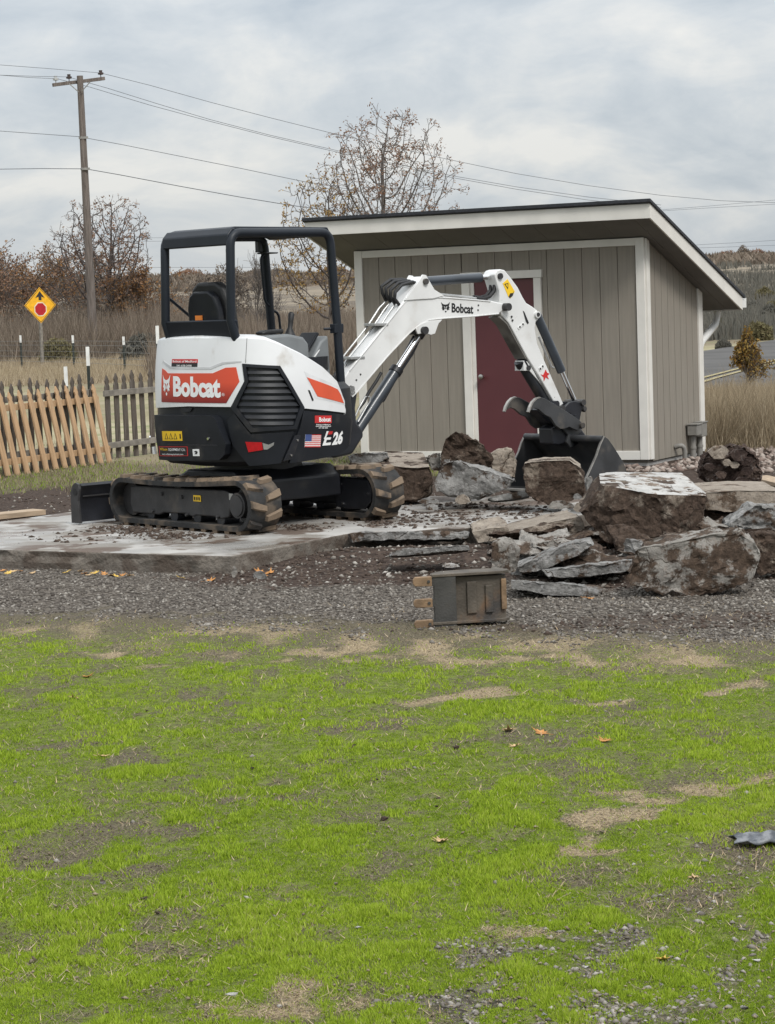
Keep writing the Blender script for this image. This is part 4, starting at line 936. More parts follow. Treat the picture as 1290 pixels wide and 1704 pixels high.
# rolled edge line along the boom's upper and lower flanges
for fl in ([(586, 660.5), (595, 651.5), (646, 591.5), (681, 554.5), (698, 540), (713, 532.5), (735, 530), (790, 526), (830, 522)], [(582, 617), (662, 517), (676, 500), (690, 494), (737, 495), (790, 499), (816, 501.5)]):
    q_ = [BP(*bpx(x_, y_, -BW), -BW - 0.002) for x_, y_ in fl]; mb = MB(); mb.tube(q_, 0.006, 6); mb.build('weld_seam', M['boom_paint'], BO, smooth=60)
def btext(name, txt, p0, p1, hpx, mat, parent, near=-BW, bold=0.03):
    vs, fs = text_mesh(txt, bold); A, B_ = bpx(*p0, near), bpx(*p1, near); C_ = bpx(p0[0], p0[1] - hpx, near); mb = MB()
    mb.add([BP(A[0] + (B_[0] - A[0]) * x_ + (C_[0] - A[0]) * y_, A[1] + (B_[1] - A[1]) * x_ + (C_[1] - A[1]) * y_, near - 0.0025) for x_, y_ in vs], fs); return mb.build(name, mat, parent)
btext('boom_lettering', 'Bobcat', (751.5, 519), (787.5, 521.5), 14.5, M['decal_black'], BO)
ba, bb = bpx(734, 520, -BW), bpx(749, 502, -BW)
emblem(lambda x_, y_: BP(ba[0] + (bb[0] - ba[0]) * x_, ba[1] + (bb[1] - ba[1]) * y_, -BW - 0.0025), M['decal_black'], BO)
for cx__, cy__ in ((796, 508), (795.5, 516), (600, 623), (593, 632.5), (717.5, 545.5)): bpin(cx__, cy__, -BW, 0.008, -BW - 0.004, -BW, M['worn_steel'], BO, 'bolt_head')
# hydraulic pipes and hoses on the boom's back
for k, (dx, dy) in enumerate(((0, 0), (-4.5, -3.5), (-9, -7), (-13, -10))):
    q_ = [(587 + dx * .6, 622 + dy * .6), (600 + dx, 603 + dy), (640 + dx, 553 + dy), (660 + dx, 522 + dy), (668 + dx * .7, 508 + dy * .8)]
    P_ = [BP(*bpx(x_, y_, -BW), -0.06 + 0.035 * k) for x_, y_ in q_]; mb = MB(); mb.tube(P_, 0.008, 8); mb.build('hydraulic_pipe', M['bare_pipe'], BO, smooth=60)
    q_ = [(668 + dx * .7, 508 + dy * .8), (660 + dx * .6, 497 + dy), (661 + dx * .8, 486 + dy * 1.0), (672 + dx * .5, 474 + dy * 0.9), (690 + dx * .3, 469 + dy * .5), (700, 473)]
    P_ = [BP(*bpx(x_, y_, -BW), -0.06 + 0.035 * k) for x_, y_ in q_]; mb = MB(); mb.tube(P_, 0.015, 8); mb.build('hydraulic_hose', M['hose_rubber'], BO, smooth=60)
    q_ = [(587 + dx * .6, 622 + dy * .6), (577 + dx * .3, 629 + dy * .4), (570 + dx * .3, 640), (568, 655)]
    P_ = [BP(*bpx(x_, y_, -BW), -0.06 + 0.035 * k) for x_, y_ in q_]; mb = MB(); mb.tube(P_, 0.016, 8); mb.build('hydraulic_hose', M['hose_rubber'], BO, smooth=60)
for (x0_, y0_, x1_, y1_) in ((583, 596, 607, 595), (623, 540, 646, 540)):
    bplate('pipe_clamp', [(x0_, y0_ - 2.2), (x1_, y1_ - 2.2), (x1_, y1_ + 2.2), (x0_, y0_ + 2.2)], -BW, -0.09, 0.06, M['bare_pipe'], BO, bevel=0.002)
for k in (0, 1):
    q_ = [(737, 490 - 2 * k), (770, 493 - 2 * k), (800, 496 - 2 * k), (809, 496.5 - 2 * k)]; mb = MB(); mb.tube([BP(*bpx(x_, y_, -BW), -0.03 + .05 * k) for x_, y_ in q_], 0.008, 8); mb.build('hydraulic_pipe', M['bare_pipe'], BO, smooth=60)
    q_ = [(800, 496 - 2 * k), (812, 497 - 2 * k), (822, 493 - k), (829, 484 - k), (830, 474)]; mb = MB(); mb.tube([BP(*bpx(x_, y_, -BW), -0.03 + .05 * k) for x_, y_ in q_], 0.017, 8); mb.build('hydraulic_hose', M['hose_rubber'], BO, smooth=60)
# boom cylinder
bcyl('boom_cylinder', (594, 716), (703, 550), 0.050, 0.0, M['barrel_paint'], a0=0.0, a1=0.60); bcyl('cylinder_gland', (594, 716), (703, 550), 0.058, 0.0, M['black_steel'], a0=0.57, a1=0.615)
bcyl('cylinder_rod', (594, 716), (703, 550), 0.026, 0.0, M['chrome'], a0=0.6, a1=0.97); bcyl('rod_eye', (594, 716), (703, 550), 0.045, 0.0, M['black_steel'], a0=0.94, a1=1.02)
bplate('rod_guard', [(688, 558), (701, 563), (688, 590), (660, 632), (640, 668), (632, 672), (626, 668), (634, 652), (668, 596)], 0.05, 0.045, 0.062, M['black_steel'], bevel=0.004)
q_ = [(596, 702), (610, 677), (616, 668), (615, 660), (608, 660), (597, 680), (590, 696)]; mb = MB(); mb.tube([BP(*bpx(x_, y_, -0.06), -0.06) for x_, y_ in q_], 0.008, 8); mb.build('hydraulic_pipe', M['bare_pipe'], EX, smooth=60)
q_ = [(634, 620), (626, 634), (612, 655), (606, 668), (597, 680)]; mb = MB(); mb.tube([BP(*bpx(x_, y_, -0.05), -0.055) for x_, y_ in q_], 0.014, 8); mb.build('hydraulic_hose', M['hose_rubber'], EX, smooth=60)
# arm
AW = 0.080
armP = [(823, 457), (827, 450), (833, 448), (840, 449.5), (851, 463), (862, 478), (870, 494), (876, 504), (886, 510), (894, 516), (897.5, 523), (897, 530), (892, 536), (890.5, 546), (894.5, 572), (908, 604), (938, 672), (930, 678), (924, 673), (899, 629), (877.5, 595), (846.5, 537), (835, 524), (831, 505), (831.5, 484)]
AR = bplate('arm', armP, -AW, -AW, AW, M['boom_paint'], bevel=0.008)
pm('underside_grey', (0.19, 0.18, 0.165), 0.5, 0, 0.3, 5.0, second=((0.04, 0.038, 0.036), 3.0, 0.50, 0.75))  # dark grey with darker blotches, for the arm's underside
bplate('arm_underside', [(833.5, 526), (846, 538), (877, 596), (876.5, 597.5), (845, 540), (832.5, 528)], -AW, -AW + 0.01, AW - 0.002, M['underside_grey'], AR, bevel=0)
bpin(831.5, 459.5, -AW, 0.026, -AW - 0.02, AW + 0.02, M['worn_steel'], AR); bpin(893, 523.5, -AW, 0.030, -AW - 0.022, AW + 0.022, M['boom_paint'], AR); bpin(893, 523.5, -AW, 0.018, -AW - 0.028, AW + 0.028, M['worn_steel'], AR)
bplate('warning_label', [(836.5, 471.5), (844.5, 464.5), (856.5, 485), (850, 496), (846, 494)], -AW, -AW - 0.003, -AW, M['decal_yellow'], AR, bevel=0)
bplate('warning_mark', [(839, 472.5), (845.5, 471), (845, 481.5)], -AW, -AW - 0.005, -AW - 0.002, M['decal_black'], AR, bevel=0); bplate('warning_mark', [(840.6, 473.5), (844.2, 472.7), (844, 478.5)], -AW, -AW - 0.007, -AW - 0.004, M['decal_yellow'], AR, bevel=0)
bplate('warning_mark', [(846.5, 493), (849, 488), (853.5, 487.5), (855, 484.5), (853, 492), (848, 496)], -AW, -AW - 0.005, -AW - 0.002, M['decal_black'], AR, bevel=0)
bplate('arm_slot', [(870, 517), (872.5, 519), (880, 537), (878, 539.5), (875, 535)], -AW, -AW - 0.003, -AW, M['decal_black'], AR, bevel=0)
for q_ in ([(861, 545), (871, 536), (873, 540), (863, 549)], [(896, 613), (903, 606), (905, 610), (898, 618)]):
    PD = bplate('bolt_pad', q_, -AW, -AW - 0.006, -AW, M['boom_paint'], AR, bevel=0.002)
for cx__, cy__ in ((864.5, 544), (869.5, 539.5), (898.5, 613.5), (902.5, 609.5), (851, 527), (852.5, 533)): bpin(cx__, cy__, -AW, 0.009, -AW - 0.009, -AW, M['worn_steel'], AR, 'bolt_head')
bplate('emblem', [(900, 623), (904, 624), (908, 615), (910, 620), (914.5, 622), (910.5, 625), (913, 631), (908, 627.5), (905, 634.5), (904.5, 628)], -AW, -AW - 0.004, -AW, M['decal_red'], AR, bevel=0)
# arm cylinder on top
bcyl('arm_cylinder', (706, 468.5), (831.5, 459.5), 0.042, -0.0, M['barrel_paint'], a0=0.0, a1=0.74); bcyl('cylinder_rod', (706, 468.5), (831.5, 459.5), 0.024, -0.0, M['chrome'], a0=0.72, a1=0.98)
bplate('cylinder_eye', [(817, 459), (822, 452), (831, 450), (836, 456), (834, 480), (829, 498), (822, 486)], 0.0, -0.045, 0.045, M['black_steel'], bevel=0.008)
# bucket cylinder
bcyl('bucket_cylinder', (893, 523.5), (957, 669), 0.042, 0.0, M['barrel_paint'], a0=0.0, a1=0.645); bcyl('cylinder_rod', (893, 523.5), (957, 669), 0.022, 0.0, M['chrome'], a0=0.63, a1=0.99)
mb = MB(); mb.tube([BP(*bpx(x_, y_, -0.04), -0.045) for x_, y_ in ((896, 560), (905, 582), (917, 610), (921, 612))], 0.010, 8); mb.build('hydraulic_pipe', M['bare_pipe'], EX, smooth=60)
# thumb: cylinder and two hooked plates
pm('thumb_cyl_paint', (0.016, 0.018, 0.022), 0.45, 0, 0.2, 6, second=((0.07, 0.06, 0.05), 4.0, 0.55, 0.75))
bcyl('thumb_cylinder', (868, 604), (920, 690), 0.050, 0.0, M['thumb_cyl_paint'], a0=0.0, a1=0.72); bcyl('thumb_cylinder_base', (866, 600), (880, 625), 0.062, 0.0, M['black_steel'], a0=0.0, a1=0.35)
bplate('arm_bracket', [(874, 600), (880, 601), (887, 609), (896, 628), (905, 641), (899, 634), (884, 617), (874, 617)], -AW, -0.06, 0.06, M['boom_paint'], AR, bevel=0.004); bpin(881.5, 612, -AW, 0.022, -0.075, 0.075, M['worn_steel'], AR)
TB = empty('thumb', (0, 0, 0), 0, parent=EX)
thP = [(880, 685), (882.5, 678), (887, 669), (893, 663), (899, 661), (906, 662.5), (917, 668.5), (931.6, 677.5), (950, 688.8), (965, 699.5), (970, 705), (968, 712), (962, 716.5), (955, 714), (948, 710.5), (940, 713.5), (933, 714), (925, 708), (917, 695), (907, 690.5), (897, 681.5), (890, 679)]
TT = 0.175
for t0 in (-TT, TT - 0.028): bplate('thumb_plate', thP, -TT, t0, t0 + 0.028, M['thumb_steel'], TB, bevel=0.004)
edge = [(879.8, 685.2), (882, 677.5), (886.5, 668.5), (892.5, 662.4), (899, 660.3)]
for t0 in (-TT, TT - 0.028):
    q_ = [bpx(x_, y_, -TT) for x_, y_ in edge]; q2 = [bpx(x_ + 1.6, y_ + 1.4, -TT) for x_, y_ in edge][::-1]; mb = MB(); mb.prism(q_ + q2, t0 - 0.0015, t0 + 0.0295, BP); mb.build('worn_edge', M['ground_edge'], TB)
for (x_, y_, r_) in ((921, 703, 0.034), (907, 672, 0.030), (940, 694, 0.03)): bpin(x_, y_, 0.0, r_, -TT + 0.01, TT - 0.01, M['black_steel'], TB, 'cross_tube')
bpin(967, 708, -TT, 0.026, -TT - 0.03, TT + 0.03, M['worn_steel'], TB)
bplate('thumb_web', [(888, 682), (900, 676), (915, 684), (925, 700), (915, 706), (903, 700)], -0.02, -0.06, 0.06, M['black_steel'], TB, bevel=0.006)
# link and quick coupler
for t0 in (-0.10, 0.072):
    bplate('bucket_link', [(938, 684), (942, 675), (949, 669), (957, 667.5), (967, 670), (974, 676), (977, 682), (974, 686), (968, 684), (965, 700), (971, 712), (966, 717), (958, 713), (955, 700), (950, 688)], -0.10, t0, t0 + 0.028, M['black_steel'], bevel=0.005)
bpin(957, 669.5, 0.0, 0.028, -0.12, 0.12, M['worn_steel']); bpin(971.5, 680, -0.10, 0.020, -0.12, 0.12, M['worn_steel']); bpin(935, 680, -0.1, 0.030, -0.12, 0.12, M['worn_steel'])
bplate('quick_coupler', [(918, 713), (930, 706), (948, 706), (968, 714), (974, 722), (978, 733), (966, 737), (955, 744), (949, 741), (944, 736), (930, 741), (920, 739)], -0.09, -0.09, 0.09, M['black_steel'], bevel=0.012)
bplate('coupler_hook', [(936, 712), (956, 708), (970, 716), (960, 726), (954, 733), (956, 742), (950, 745), (943, 736), (946, 724)], -0.12, -0.12, -0.09, M['thumb_steel'], bevel=0.006)
# grading bucket, open towards the machine
BK_ = empty('bucket', (0, 0, 0), 0, parent=EX)
HW = 0.53
sideP = [(1005, 726), (1012, 730), (1020, 741), (1029, 755), (1037, 768), (1042, 780), (1043, 797), (1036, 813), (1014, 826), (986, 830), (965, 818), (980, 786), (993, 757), (998, 741)]
SQ = [bpx(x_, y_, -HW) for x_, y_ in sideP]
for t0, t1 in ((-HW, -HW + 0.014), (HW - 0.014, HW)):
    mb = MB(); mb.prism(SQ, t0, t1, BP); mb.build('side_plate', M['thumb_steel'], BK_, smooth=40, bevel=0.003)
    e0 = [SQ[10], SQ[11], SQ[12], SQ[13], SQ[0]]; mb = MB(); mb.prism(e0 + [(a + 0.012, b_) for a, b_ in e0[::-1]], t0 - 0.002, t1 + 0.002, BP); mb.build('side_cutter', M['ground_edge'], BK_)
back = SQ[0:10] + [SQ[10]]
ins = []
for i, p in enumerate(back):
    a = Vector(back[max(i - 1, 0)]); c_ = Vector(back[min(i + 1, len(back) - 1)]); d_ = (c_ - a).normalized(); ins.append((p[0] - d_.y * -0.016 * -1, p[1] + d_.x * -0.016))
mb = MB(); mb.prism(back + ins[::-1], -HW + 0.013, HW - 0.013, BP); mb.build('bucket_shell', M['thumb_steel'], BK_, smooth=40)
mb = MB(); mb.cyl(BP(SQ[0][0], SQ[0][1] - 0.025, -HW + 0.01), BP(SQ[0][0], SQ[0][1] - 0.025, HW - 0.01), 0.030, n=14); mb.build('lip_tube', M['thumb_steel'], BK_, smooth=40)
mb = MB(); lp = SQ[10]; mb.box(BP(lp[0] + 0.0, lp[1] - 0.012, 0), (0.12, 2 * HW - 0.03, 0.018), Matrix((bf, bl_, Vector((0, 0, 1)))).transposed()); mb.build('cutting_edge', M['ground_edge'], BK_)

# ================================================================== broken concrete
def rubble_mat(name, a, b_, agg, mud, lo, hi):
    """concrete broken through: cement colour, stones of the aggregate, soil stuck on"""
    mt = bpy.data.materials.new(name); mt.use_nodes = True
    n, l = mt.node_tree.nodes, mt.node_tree.links; bs = n['Principled BSDF']
    tcn = n.new('ShaderNodeTexCoord'); oi = n.new('ShaderNodeObjectInfo')
    ad = n.new('ShaderNodeVectorMath'); ad.operation = 'ADD'; l.new(tcn.outputs['Object'], ad.inputs[0])
    sc_ = n.new('ShaderNodeVectorMath'); sc_.operation = 'SCALE'; sc_.inputs[3].default_value = 37.0
    cx_ = n.new('ShaderNodeCombineXYZ'); l.new(oi.outputs['Random'], cx_.inputs[0]); l.new(oi.outputs['Random'], cx_.inputs[2]); l.new(cx_.outputs[0], sc_.inputs[0]); l.new(sc_.outputs[0], ad.inputs[1])
    P = ad.outputs[0]
    def noise(s, d=11, r=0.70):
        t = n.new('ShaderNodeTexNoise'); t.inputs['Scale'].default_value = s; t.inputs['Detail'].default_value = d; t.inputs['Roughness'].default_value = r; l.new(P, t.inputs['Vector']); return t.outputs[0]
    def rng(f, p, q): t = n.new('ShaderNodeMapRange'); t.interpolation_type = 'SMOOTHSTEP'; t.inputs[1].default_value = p; t.inputs[2].default_value = q; l.new(f, t.inputs[0]); return t.outputs[0]
    def mixc(f, A, B):
        t = n.new('ShaderNodeMix'); t.data_type = 'RGBA'; l.new(f, t.inputs[0])
        for i, v in ((6, A), (7, B)):
            if isinstance(v, tuple): t.inputs[i].default_value = v + (1,)
            else: l.new(v, t.inputs[i])
        return t.outputs[2]
    c = mixc(rng(noise(9), 0.3, 0.7), a, b_)
    v = n.new('ShaderNodeTexVoronoi'); v.inputs['Scale'].default_value = 34; l.new(P, v.inputs['Vector'])
    sp_ = n.new('ShaderNodeSeparateColor'); l.new(v.outputs['Color'], sp_.inputs[0])
    ag = n.new('ShaderNodeMath'); ag.operation = 'MULTIPLY'; l.new(rng(sp_.outputs[1], 0.62, 0.7), ag.inputs[0])
    inv = n.new('ShaderNodeMath'); inv.operation = 'LESS_THAN'; inv.inputs[1].default_value = 0.42; l.new(v.outputs['Distance'], inv.inputs[0]); l.new(inv.outputs[0], ag.inputs[1])
    c = mixc(ag.outputs[0], c, agg)
    mm = mixc(rng(noise(26), 0.35, 0.68), tuple(x_ * 0.6 for x_ in mud), tuple(x_ * 1.35 for x_ in mud))
    c = mixc(rng(noise(4.6, 12), lo + 0.03, hi - 0.02), c, mm)
    wv = n.new('ShaderNodeVectorMath'); wv.operation = 'ADD'; l.new(P, wv.inputs[0]); wn_ = n.new('ShaderNodeTexNoise'); wn_.inputs['Scale'].default_value = 7; l.new(P, wn_.inputs['Vector'])
    ws = n.new('ShaderNodeVectorMath'); ws.operation = 'SCALE'; ws.inputs[3].default_value = 0.16; l.new(wn_.outputs['Color'], ws.inputs[0]); l.new(ws.outputs[0], wv.inputs[1])
    ck = n.new('ShaderNodeTexVoronoi'); ck.feature = 'DISTANCE_TO_EDGE'; ck.inputs['Scale'].default_value = 3.2; l.new(wv.outputs[0], ck.inputs['Vector'])
    cf = n.new('ShaderNodeMath'); cf.operation = 'MULTIPLY'; l.new(rng(ck.outputs['Distance'], 0.016, 0.003), cf.inputs[0]); l.new(rng(noise(2.2, 4), 0.50, 0.58), cf.inputs[1]); c = mixc(cf.outputs[0], c, tuple(x_ * 0.45 for x_ in mud))
    l.new(c, bs.inputs['Base Color']); bs.inputs['Roughness'].default_value = 0.93; bs.inputs['Specular IOR Level'].default_value = 0.25
    bp = n.new('ShaderNodeBump'); bp.inputs['Strength'].default_value = 1.0; bp.inputs['Distance'].default_value = 0.02
    hs = n.new('ShaderNodeMath'); hs.operation = 'ADD'; l.new(noise(38, 8, 0.7), hs.inputs[0]); l.new(ag.outputs[0], hs.inputs[1]); l.new(hs.outputs[0], bp.inputs['Height']); l.new(bp.outputs[0], bs.inputs['Normal'])
    MATS[name] = mt; return mt
GRY, GRY2 = (0.125, 0.121, 0.114), (0.325, 0.317, 0.302)
BRN = (0.088, 0.062, 0.045)
rubble_mat('rubble_grey', GRY, GRY2, (0.30, 0.29, 0.28), BRN, 0.50, 0.62)
rubble_mat('rubble_mixed', (0.22, 0.205, 0.185), (0.34, 0.32, 0.29), (0.30, 0.27, 0.24), BRN, 0.44, 0.56)
rubble_mat('rubble_brown', (0.19, 0.155, 0.12), (0.29, 0.245, 0.20), (0.26, 0.22, 0.18), (0.072, 0.050, 0.037), 0.34, 0.50)
rubble_mat('rubble_tan', (0.24, 0.20, 0.16), (0.36, 0.31, 0.255), (0.30, 0.26, 0.22), (0.12, 0.085, 0.06), 0.52, 0.66)
rubble_mat('rubble_top', (0.40, 0.39, 0.37), (0.55, 0.535, 0.51), (0.5, 0.48, 0.45), (0.20, 0.155, 0.12), 0.50, 0.60)
rubble_mat('soil_crust', (0.060, 0.042, 0.034), (0.105, 0.075, 0.06), (0.20, 0.17, 0.155), (0.045, 0.030, 0.025), 0.40, 0.6)
RSEED = [100]
def chunk(label, pts, body, topm=None, topdir=(0, 0, 1), topcos=0.85, amp=0.022, freq=9.0, cuts=None, name='concrete_chunk', cat='concrete chunk', group=None, chips=7):
    """broken block: pts are world points of its hull; faces along topdir keep the slab's finished surface"""
    RSEED[0] += 1; sd_ = RSEED[0]
    P = [Vector(p) for p in pts]; base = Vector((sum(p.x for p in P) / len(P), sum(p.y for p in P) / len(P), min(p.z for p in P)))
    bm = bmesh.new()
    for p in P: bm.verts.new(p - base)
    r_ = bmesh.ops.convex_hull(bm, input=bm.verts); bmesh.ops.delete(bm, geom=list({g for g in r_['geom_interior'] + r_['geom_unused'] if isinstance(g, bmesh.types.BMVert)}), context='VERTS')
    bmesh.ops.recalc_face_normals(bm, faces=bm.faces); bm.normal_update()
    td = Vector(topdir).normalized(); rq = random.Random(sd_)
    ext = [max(v.co[i] for v in bm.verts) - min(v.co[i] for v in bm.verts) for i in range(3)]; ctr = Vector([(max(v.co[i] for v in bm.verts) + min(v.co[i] for v in bm.verts)) / 2 for i in range(3)])
    for _k in range(chips):                              # knock corners off
        dn = Vector((rq.gauss(0, 1) / max(ext[0], .02), rq.gauss(0, 1) / max(ext[1], .02), rq.gauss(0, 1) / max(ext[2], .02))).normalized()
        if topm and dn.dot(td) > 0.5: continue
        far_ = max((v.co - ctr).dot(dn) for v in bm.verts)
        g = bmesh.ops.bisect_plane(bm, geom=bm.verts[:] + bm.edges[:] + bm.faces[:], plane_co=ctr + dn * far_ * rq.uniform(0.86, 0.95), plane_no=dn, clear_outer=True, dist=1e-5)
        ed = [e for e in g['geom_cut'] if isinstance(e, bmesh.types.BMEdge)]
        if ed:
            try: bmesh.ops.contextual_create(bm, geom=ed)
            except Exception: pass
    bmesh.ops.triangulate(bm, faces=bm.faces); bmesh.ops.recalc_face_normals(bm, faces=bm.faces); bm.normal_update()
    size = max(max(v.co[i] for v in bm.verts) - min(v.co[i] for v in bm.verts) for i in range(3))
    for f in bm.faces: f.material_index = 1 if (topm and f.normal.dot(td) > topcos) else 0
    tgt = max(0.011, size / 44.0) if size > 0.12 else size / 12.0
    for _ in range(6):
        long_ = [e for e in bm.edges if e.calc_length() > tgt * 1.6]
        if not long_ or len(bm.faces) > 5200: break
        bmesh.ops.subdivide_edges(bm, edges=long_, cuts=1); bmesh.ops.triangulate(bm, faces=bm.faces)
    bm.normal_update()
    co = np.array([v.co for v in bm.verts]); nr = np.array([v.normal for v in bm.verts])
    q_ = co + sd_ * 3.7
    d1 = fbm(q_[:, 0] * freq, q_[:, 1] * freq, q_[:, 2] * freq, 4, sd_, 0.55) - 0.5
    d2 = fbm(q_[:, 0] * freq * .35, q_[:, 1] * freq * .35, q_[:, 2] * freq * .35, 2, sd_ + 50) - 0.5
    d3 = 1 - np.abs(2 * vnoise(q_[:, 0] * freq * .8, q_[:, 1] * freq * .8, q_[:, 2] * freq * .8, sd_ + 9) - 1)
    d4 = fbm(q_[:, 0] * freq * 3.1, q_[:, 1] * freq * 3.1, q_[:, 2] * freq * 3.1, 3, sd_ + 77, 0.6) - 0.5
    st_ = np.round(d1 * 7) / 7                           # ledges
    disp = amp * (1.2 * d1 + 1.2 * st_ + 2.2 * d2 - 0.8 * d3 * d3 + 1.1 * d4)
    tw = np.array([1.0 if any(f.material_index == 1 for f in v.link_faces) else 0.0 for v in bm.verts])
    disp = disp * (1 - 0.78 * tw)
    co2 = co + nr * disp[:, None]
    for v, c_ in zip(bm.verts, co2): v.co = c_
    if topm:
        fc = np.array([f.calc_center_median() for f in bm.faces]) + sd_; nz_ = fbm(fc[:, 0] * 9, fc[:, 1] * 9, fc[:, 2] * 9, 4, sd_ + 5)
        for f, z_ in zip(bm.faces, nz_):
            if f.material_index and z_ > 0.585: f.material_index = 0
    me = bpy.data.meshes.new(name); bm.to_mesh(me); bm.free()
    mats = [M[body]] + ([M[topm]] if topm else [])
    o = link(name, me, mats); o.location = base
    me.shade_smooth(); me.set_sharp_from_angle(angle=R(32))
    return tag(o, label, cat, group)
def hull(front, Y, depth, rise=0.0, shift=0.0, shrink=0.9, dy=None):
    """front outline in photograph pixels at distance Y (each point may carry its own), continued depth metres away from the camera"""
    F_ = [ony(p[0], p[1], Y + (p[2] if len(p) > 2 else 0.0)) for p in front]
    c = sum((p for p in F_), Vector()) / len(F_)
    B_ = [Vector((c.x + (p.x - c.x) * shrink + shift, p.y + depth, c.z + (p.z - c.z) * shrink + rise)) for p in F_]
    return F_ + B_
def zat(px, py, Y): return ony(px, py, Y).z
# big block with the pale finished face on top
A_ = [ony(x_, y_, Y_) for x_, y_, Y_ in [(999, 806, 16.75), (962, 853, 16.80), (982, 882, 16.75), (1016, 913, 16.65), (1062, 909, 16.60), (1120, 900, 16.6), (1173, 880, 16.62), (1176, 825, 16.62), (1094, 823, 16.58), (1026, 815, 16.60),
       (997, 785.5, 17.55), (1134, 786, 17.55), (1174, 819, 16.95)]]
A_ += [Vector((p.x + 0.1, p.y + 0.85, p.z + 0.05)) for p in A_[1:7:2]]
chunk('largest tilted concrete block with a clean pale top and soil-caked sides', A_, 'rubble_brown', 'rubble_top', (0, -0.10, 1), 0.80, amp=0.030)
B_ = hull([(1060, 911), (1120, 902), (1190, 888), (1243, 875.5), (1254, 885), (1268, 921), (1262, 950), (1252, 968), (1210, 988), (1151, 996), (1090, 998), (1060, 992), (1036, 966), (1046, 945), (1058, 932)], 13.98, 0.42, 0.02, 0.04, 0.86)
chunk('broad soil-smeared concrete boulder lying on the gravel in front of the pile', B_, 'rubble_mixed', None, amp=0.034, freq=7)
def slabpiece(label, front, Y, depth, mat='rubble_grey', top=None, rise=-0.05, amp=0.016, shift=0.0, group=None, shrink=0.95): return chunk(label, hull(front, Y, depth, rise, shift, shrink), mat, top, (0, -0.2, 1), 0.85, amp=amp, freq=12, name='concrete_slab_piece', cat='concrete slab', group=group)
slabpiece('thin grey slab flat on the gravel at the foot of the pile', [(850, 963), (905, 968), (965, 973), (1008, 980), (1012, 990), (960, 993), (905, 990), (850, 981)], 14.22, 0.45, 'rubble_grey', amp=0.014)
slabpiece('pointed grey slab wedged above the thin flat slab', [(903, 949), (960, 942), (1020, 934), (1058, 929), (1060, 941), (1035, 955), (985, 961), (940, 965), (912, 960)], 14.75, 0.5, 'rubble_grey')
slabpiece('long blue-grey slab leaning up towards the largest block', [(860, 944), (900, 926), (950, 902), (986, 894), (992, 904), (960, 925), (915, 945), (872, 959), (862, 955)], 15.1, 0.55, 'rubble_grey')
slabpiece('short grey slab sandwiched under the broken slab edge', [(866, 916), (900, 903), (930, 893), (938, 904), (905, 919), (870, 930)], 15.8, 0.5, 'rubble_mixed')
slabpiece('thick broken-off slab with a brown edge beside the largest block', [(846, 886), (880, 877), (930, 866), (962, 860), (974, 872), (978, 884), (950, 888), (905, 893), (864, 904), (848, 900)], 16.9, 0.85, 'rubble_tan', 'rubble_tan', -0.02, amp=0.02)
slabpiece('low broken slab lip covered in soil beside the slab end', [(784, 884), (815, 879), (846, 876), (850, 888), (830, 899), (795, 904)], 17.0, 0.6, 'rubble_tan', None, 0.02)
chunk('upright grey lump with roots hanging beside the bucket attachment', hull([(822, 903), (836, 893), (852, 894), (864, 912), (866, 938), (858, 956), (832, 957), (818, 948)], 14.9, 0.26, 0, 0.02, 0.8), 'rubble_mixed', None, amp=0.022)
chunk('squared brown block sitting below the excavator bucket', hull([(872, 771), (900, 767), (948, 766), (968, 780), (974, 796), (974, 824), (955, 834), (915, 839), (888, 836), (876, 822), (869, 798)], 18.55, 0.42, 0.02, 0.05, 0.9), 'rubble_brown', 'rubble_tan', (0, 0, 1), 0.7, amp=0.026)
chunk('small pale grey chunk against the squared brown block', hull([(975, 796), (984, 792), (991, 810), (990, 828), (978, 831)], 18.3, 0.16, 0, 0, 0.8), 'rubble_grey', None, amp=0.014)
chunk('dark boulder of caked soil and stones at the shed corner', hull([(1163, 790), (1166, 762), (1182, 745), (1215, 739), (1248, 744), (1264, 762), (1270, 790), (1266, 814), (1225, 822), (1180, 818)], 20.6, 0.5, 0, 0, 0.8), 'soil_crust', None, amp=0.045, freq=11, name='soil_boulder', cat='boulder')
for k, (x_, y_, r_) in enumerate([(1195, 753, .10), (1228, 757, .085), (1200, 790, .06), (1222, 774, .05), (1243, 784, .055), (1180, 778, .06), (1208, 770, .04), (1235, 802, .07), (1192, 808, .06)]):
    p = ony(x_, y_, 20.52); mb = MB()
    st = chunk('rounded stone stuck in the soil boulder by the shed', [p + Vector((r_ * a, 0.55 * r_ * b_, 0.72 * r_ * c_)) for a in (-1, -.4, .5, 1) for b_ in (-1, .6) for c_ in (-.8, .2, .9) if abs(a) + abs(c_) < 1.75], 'soil_crust' if k % 3 else 'rubble_tan', None, amp=0.008, name='embedded_stone', cat='stone', group='stones in the soil boulder')
slabpiece('long slab with a tan sawn edge behind the largest block', [(1172, 820), (1230, 816), (1300, 817), (1320, 850), (1300, 860), (1230, 853), (1174, 852)], 17.2, 0.75, 'rubble_tan', 'rubble_tan', 0.02, amp=0.012)
chunk('dark broken lump under the tan sawn slab', hull([(1172, 850), (1240, 855), (1300, 862), (1300, 900), (1240, 905), (1176, 890)], 17.35, 0.4, 0, 0, 0.9), 'rubble_brown', None, amp=0.03)
chunk('grey splintered concrete wedge behind the broad front boulder', hull([(1206, 876), (1230, 858), (1256, 840), (1270, 838), (1310, 846), (1310, 886), (1262, 886), (1240, 880)], 15.6, 0.4, 0, 0, 0.85), 'rubble_grey', None, amp=0.026)
chunk('shadowed block at the end of the pile beside the front boulder', hull([(1252, 888), (1310, 884), (1312, 950), (1262, 958), (1264, 930)], 14.75, 0.45, 0, 0, 0.9), 'rubble_brown', None, amp=0.03)
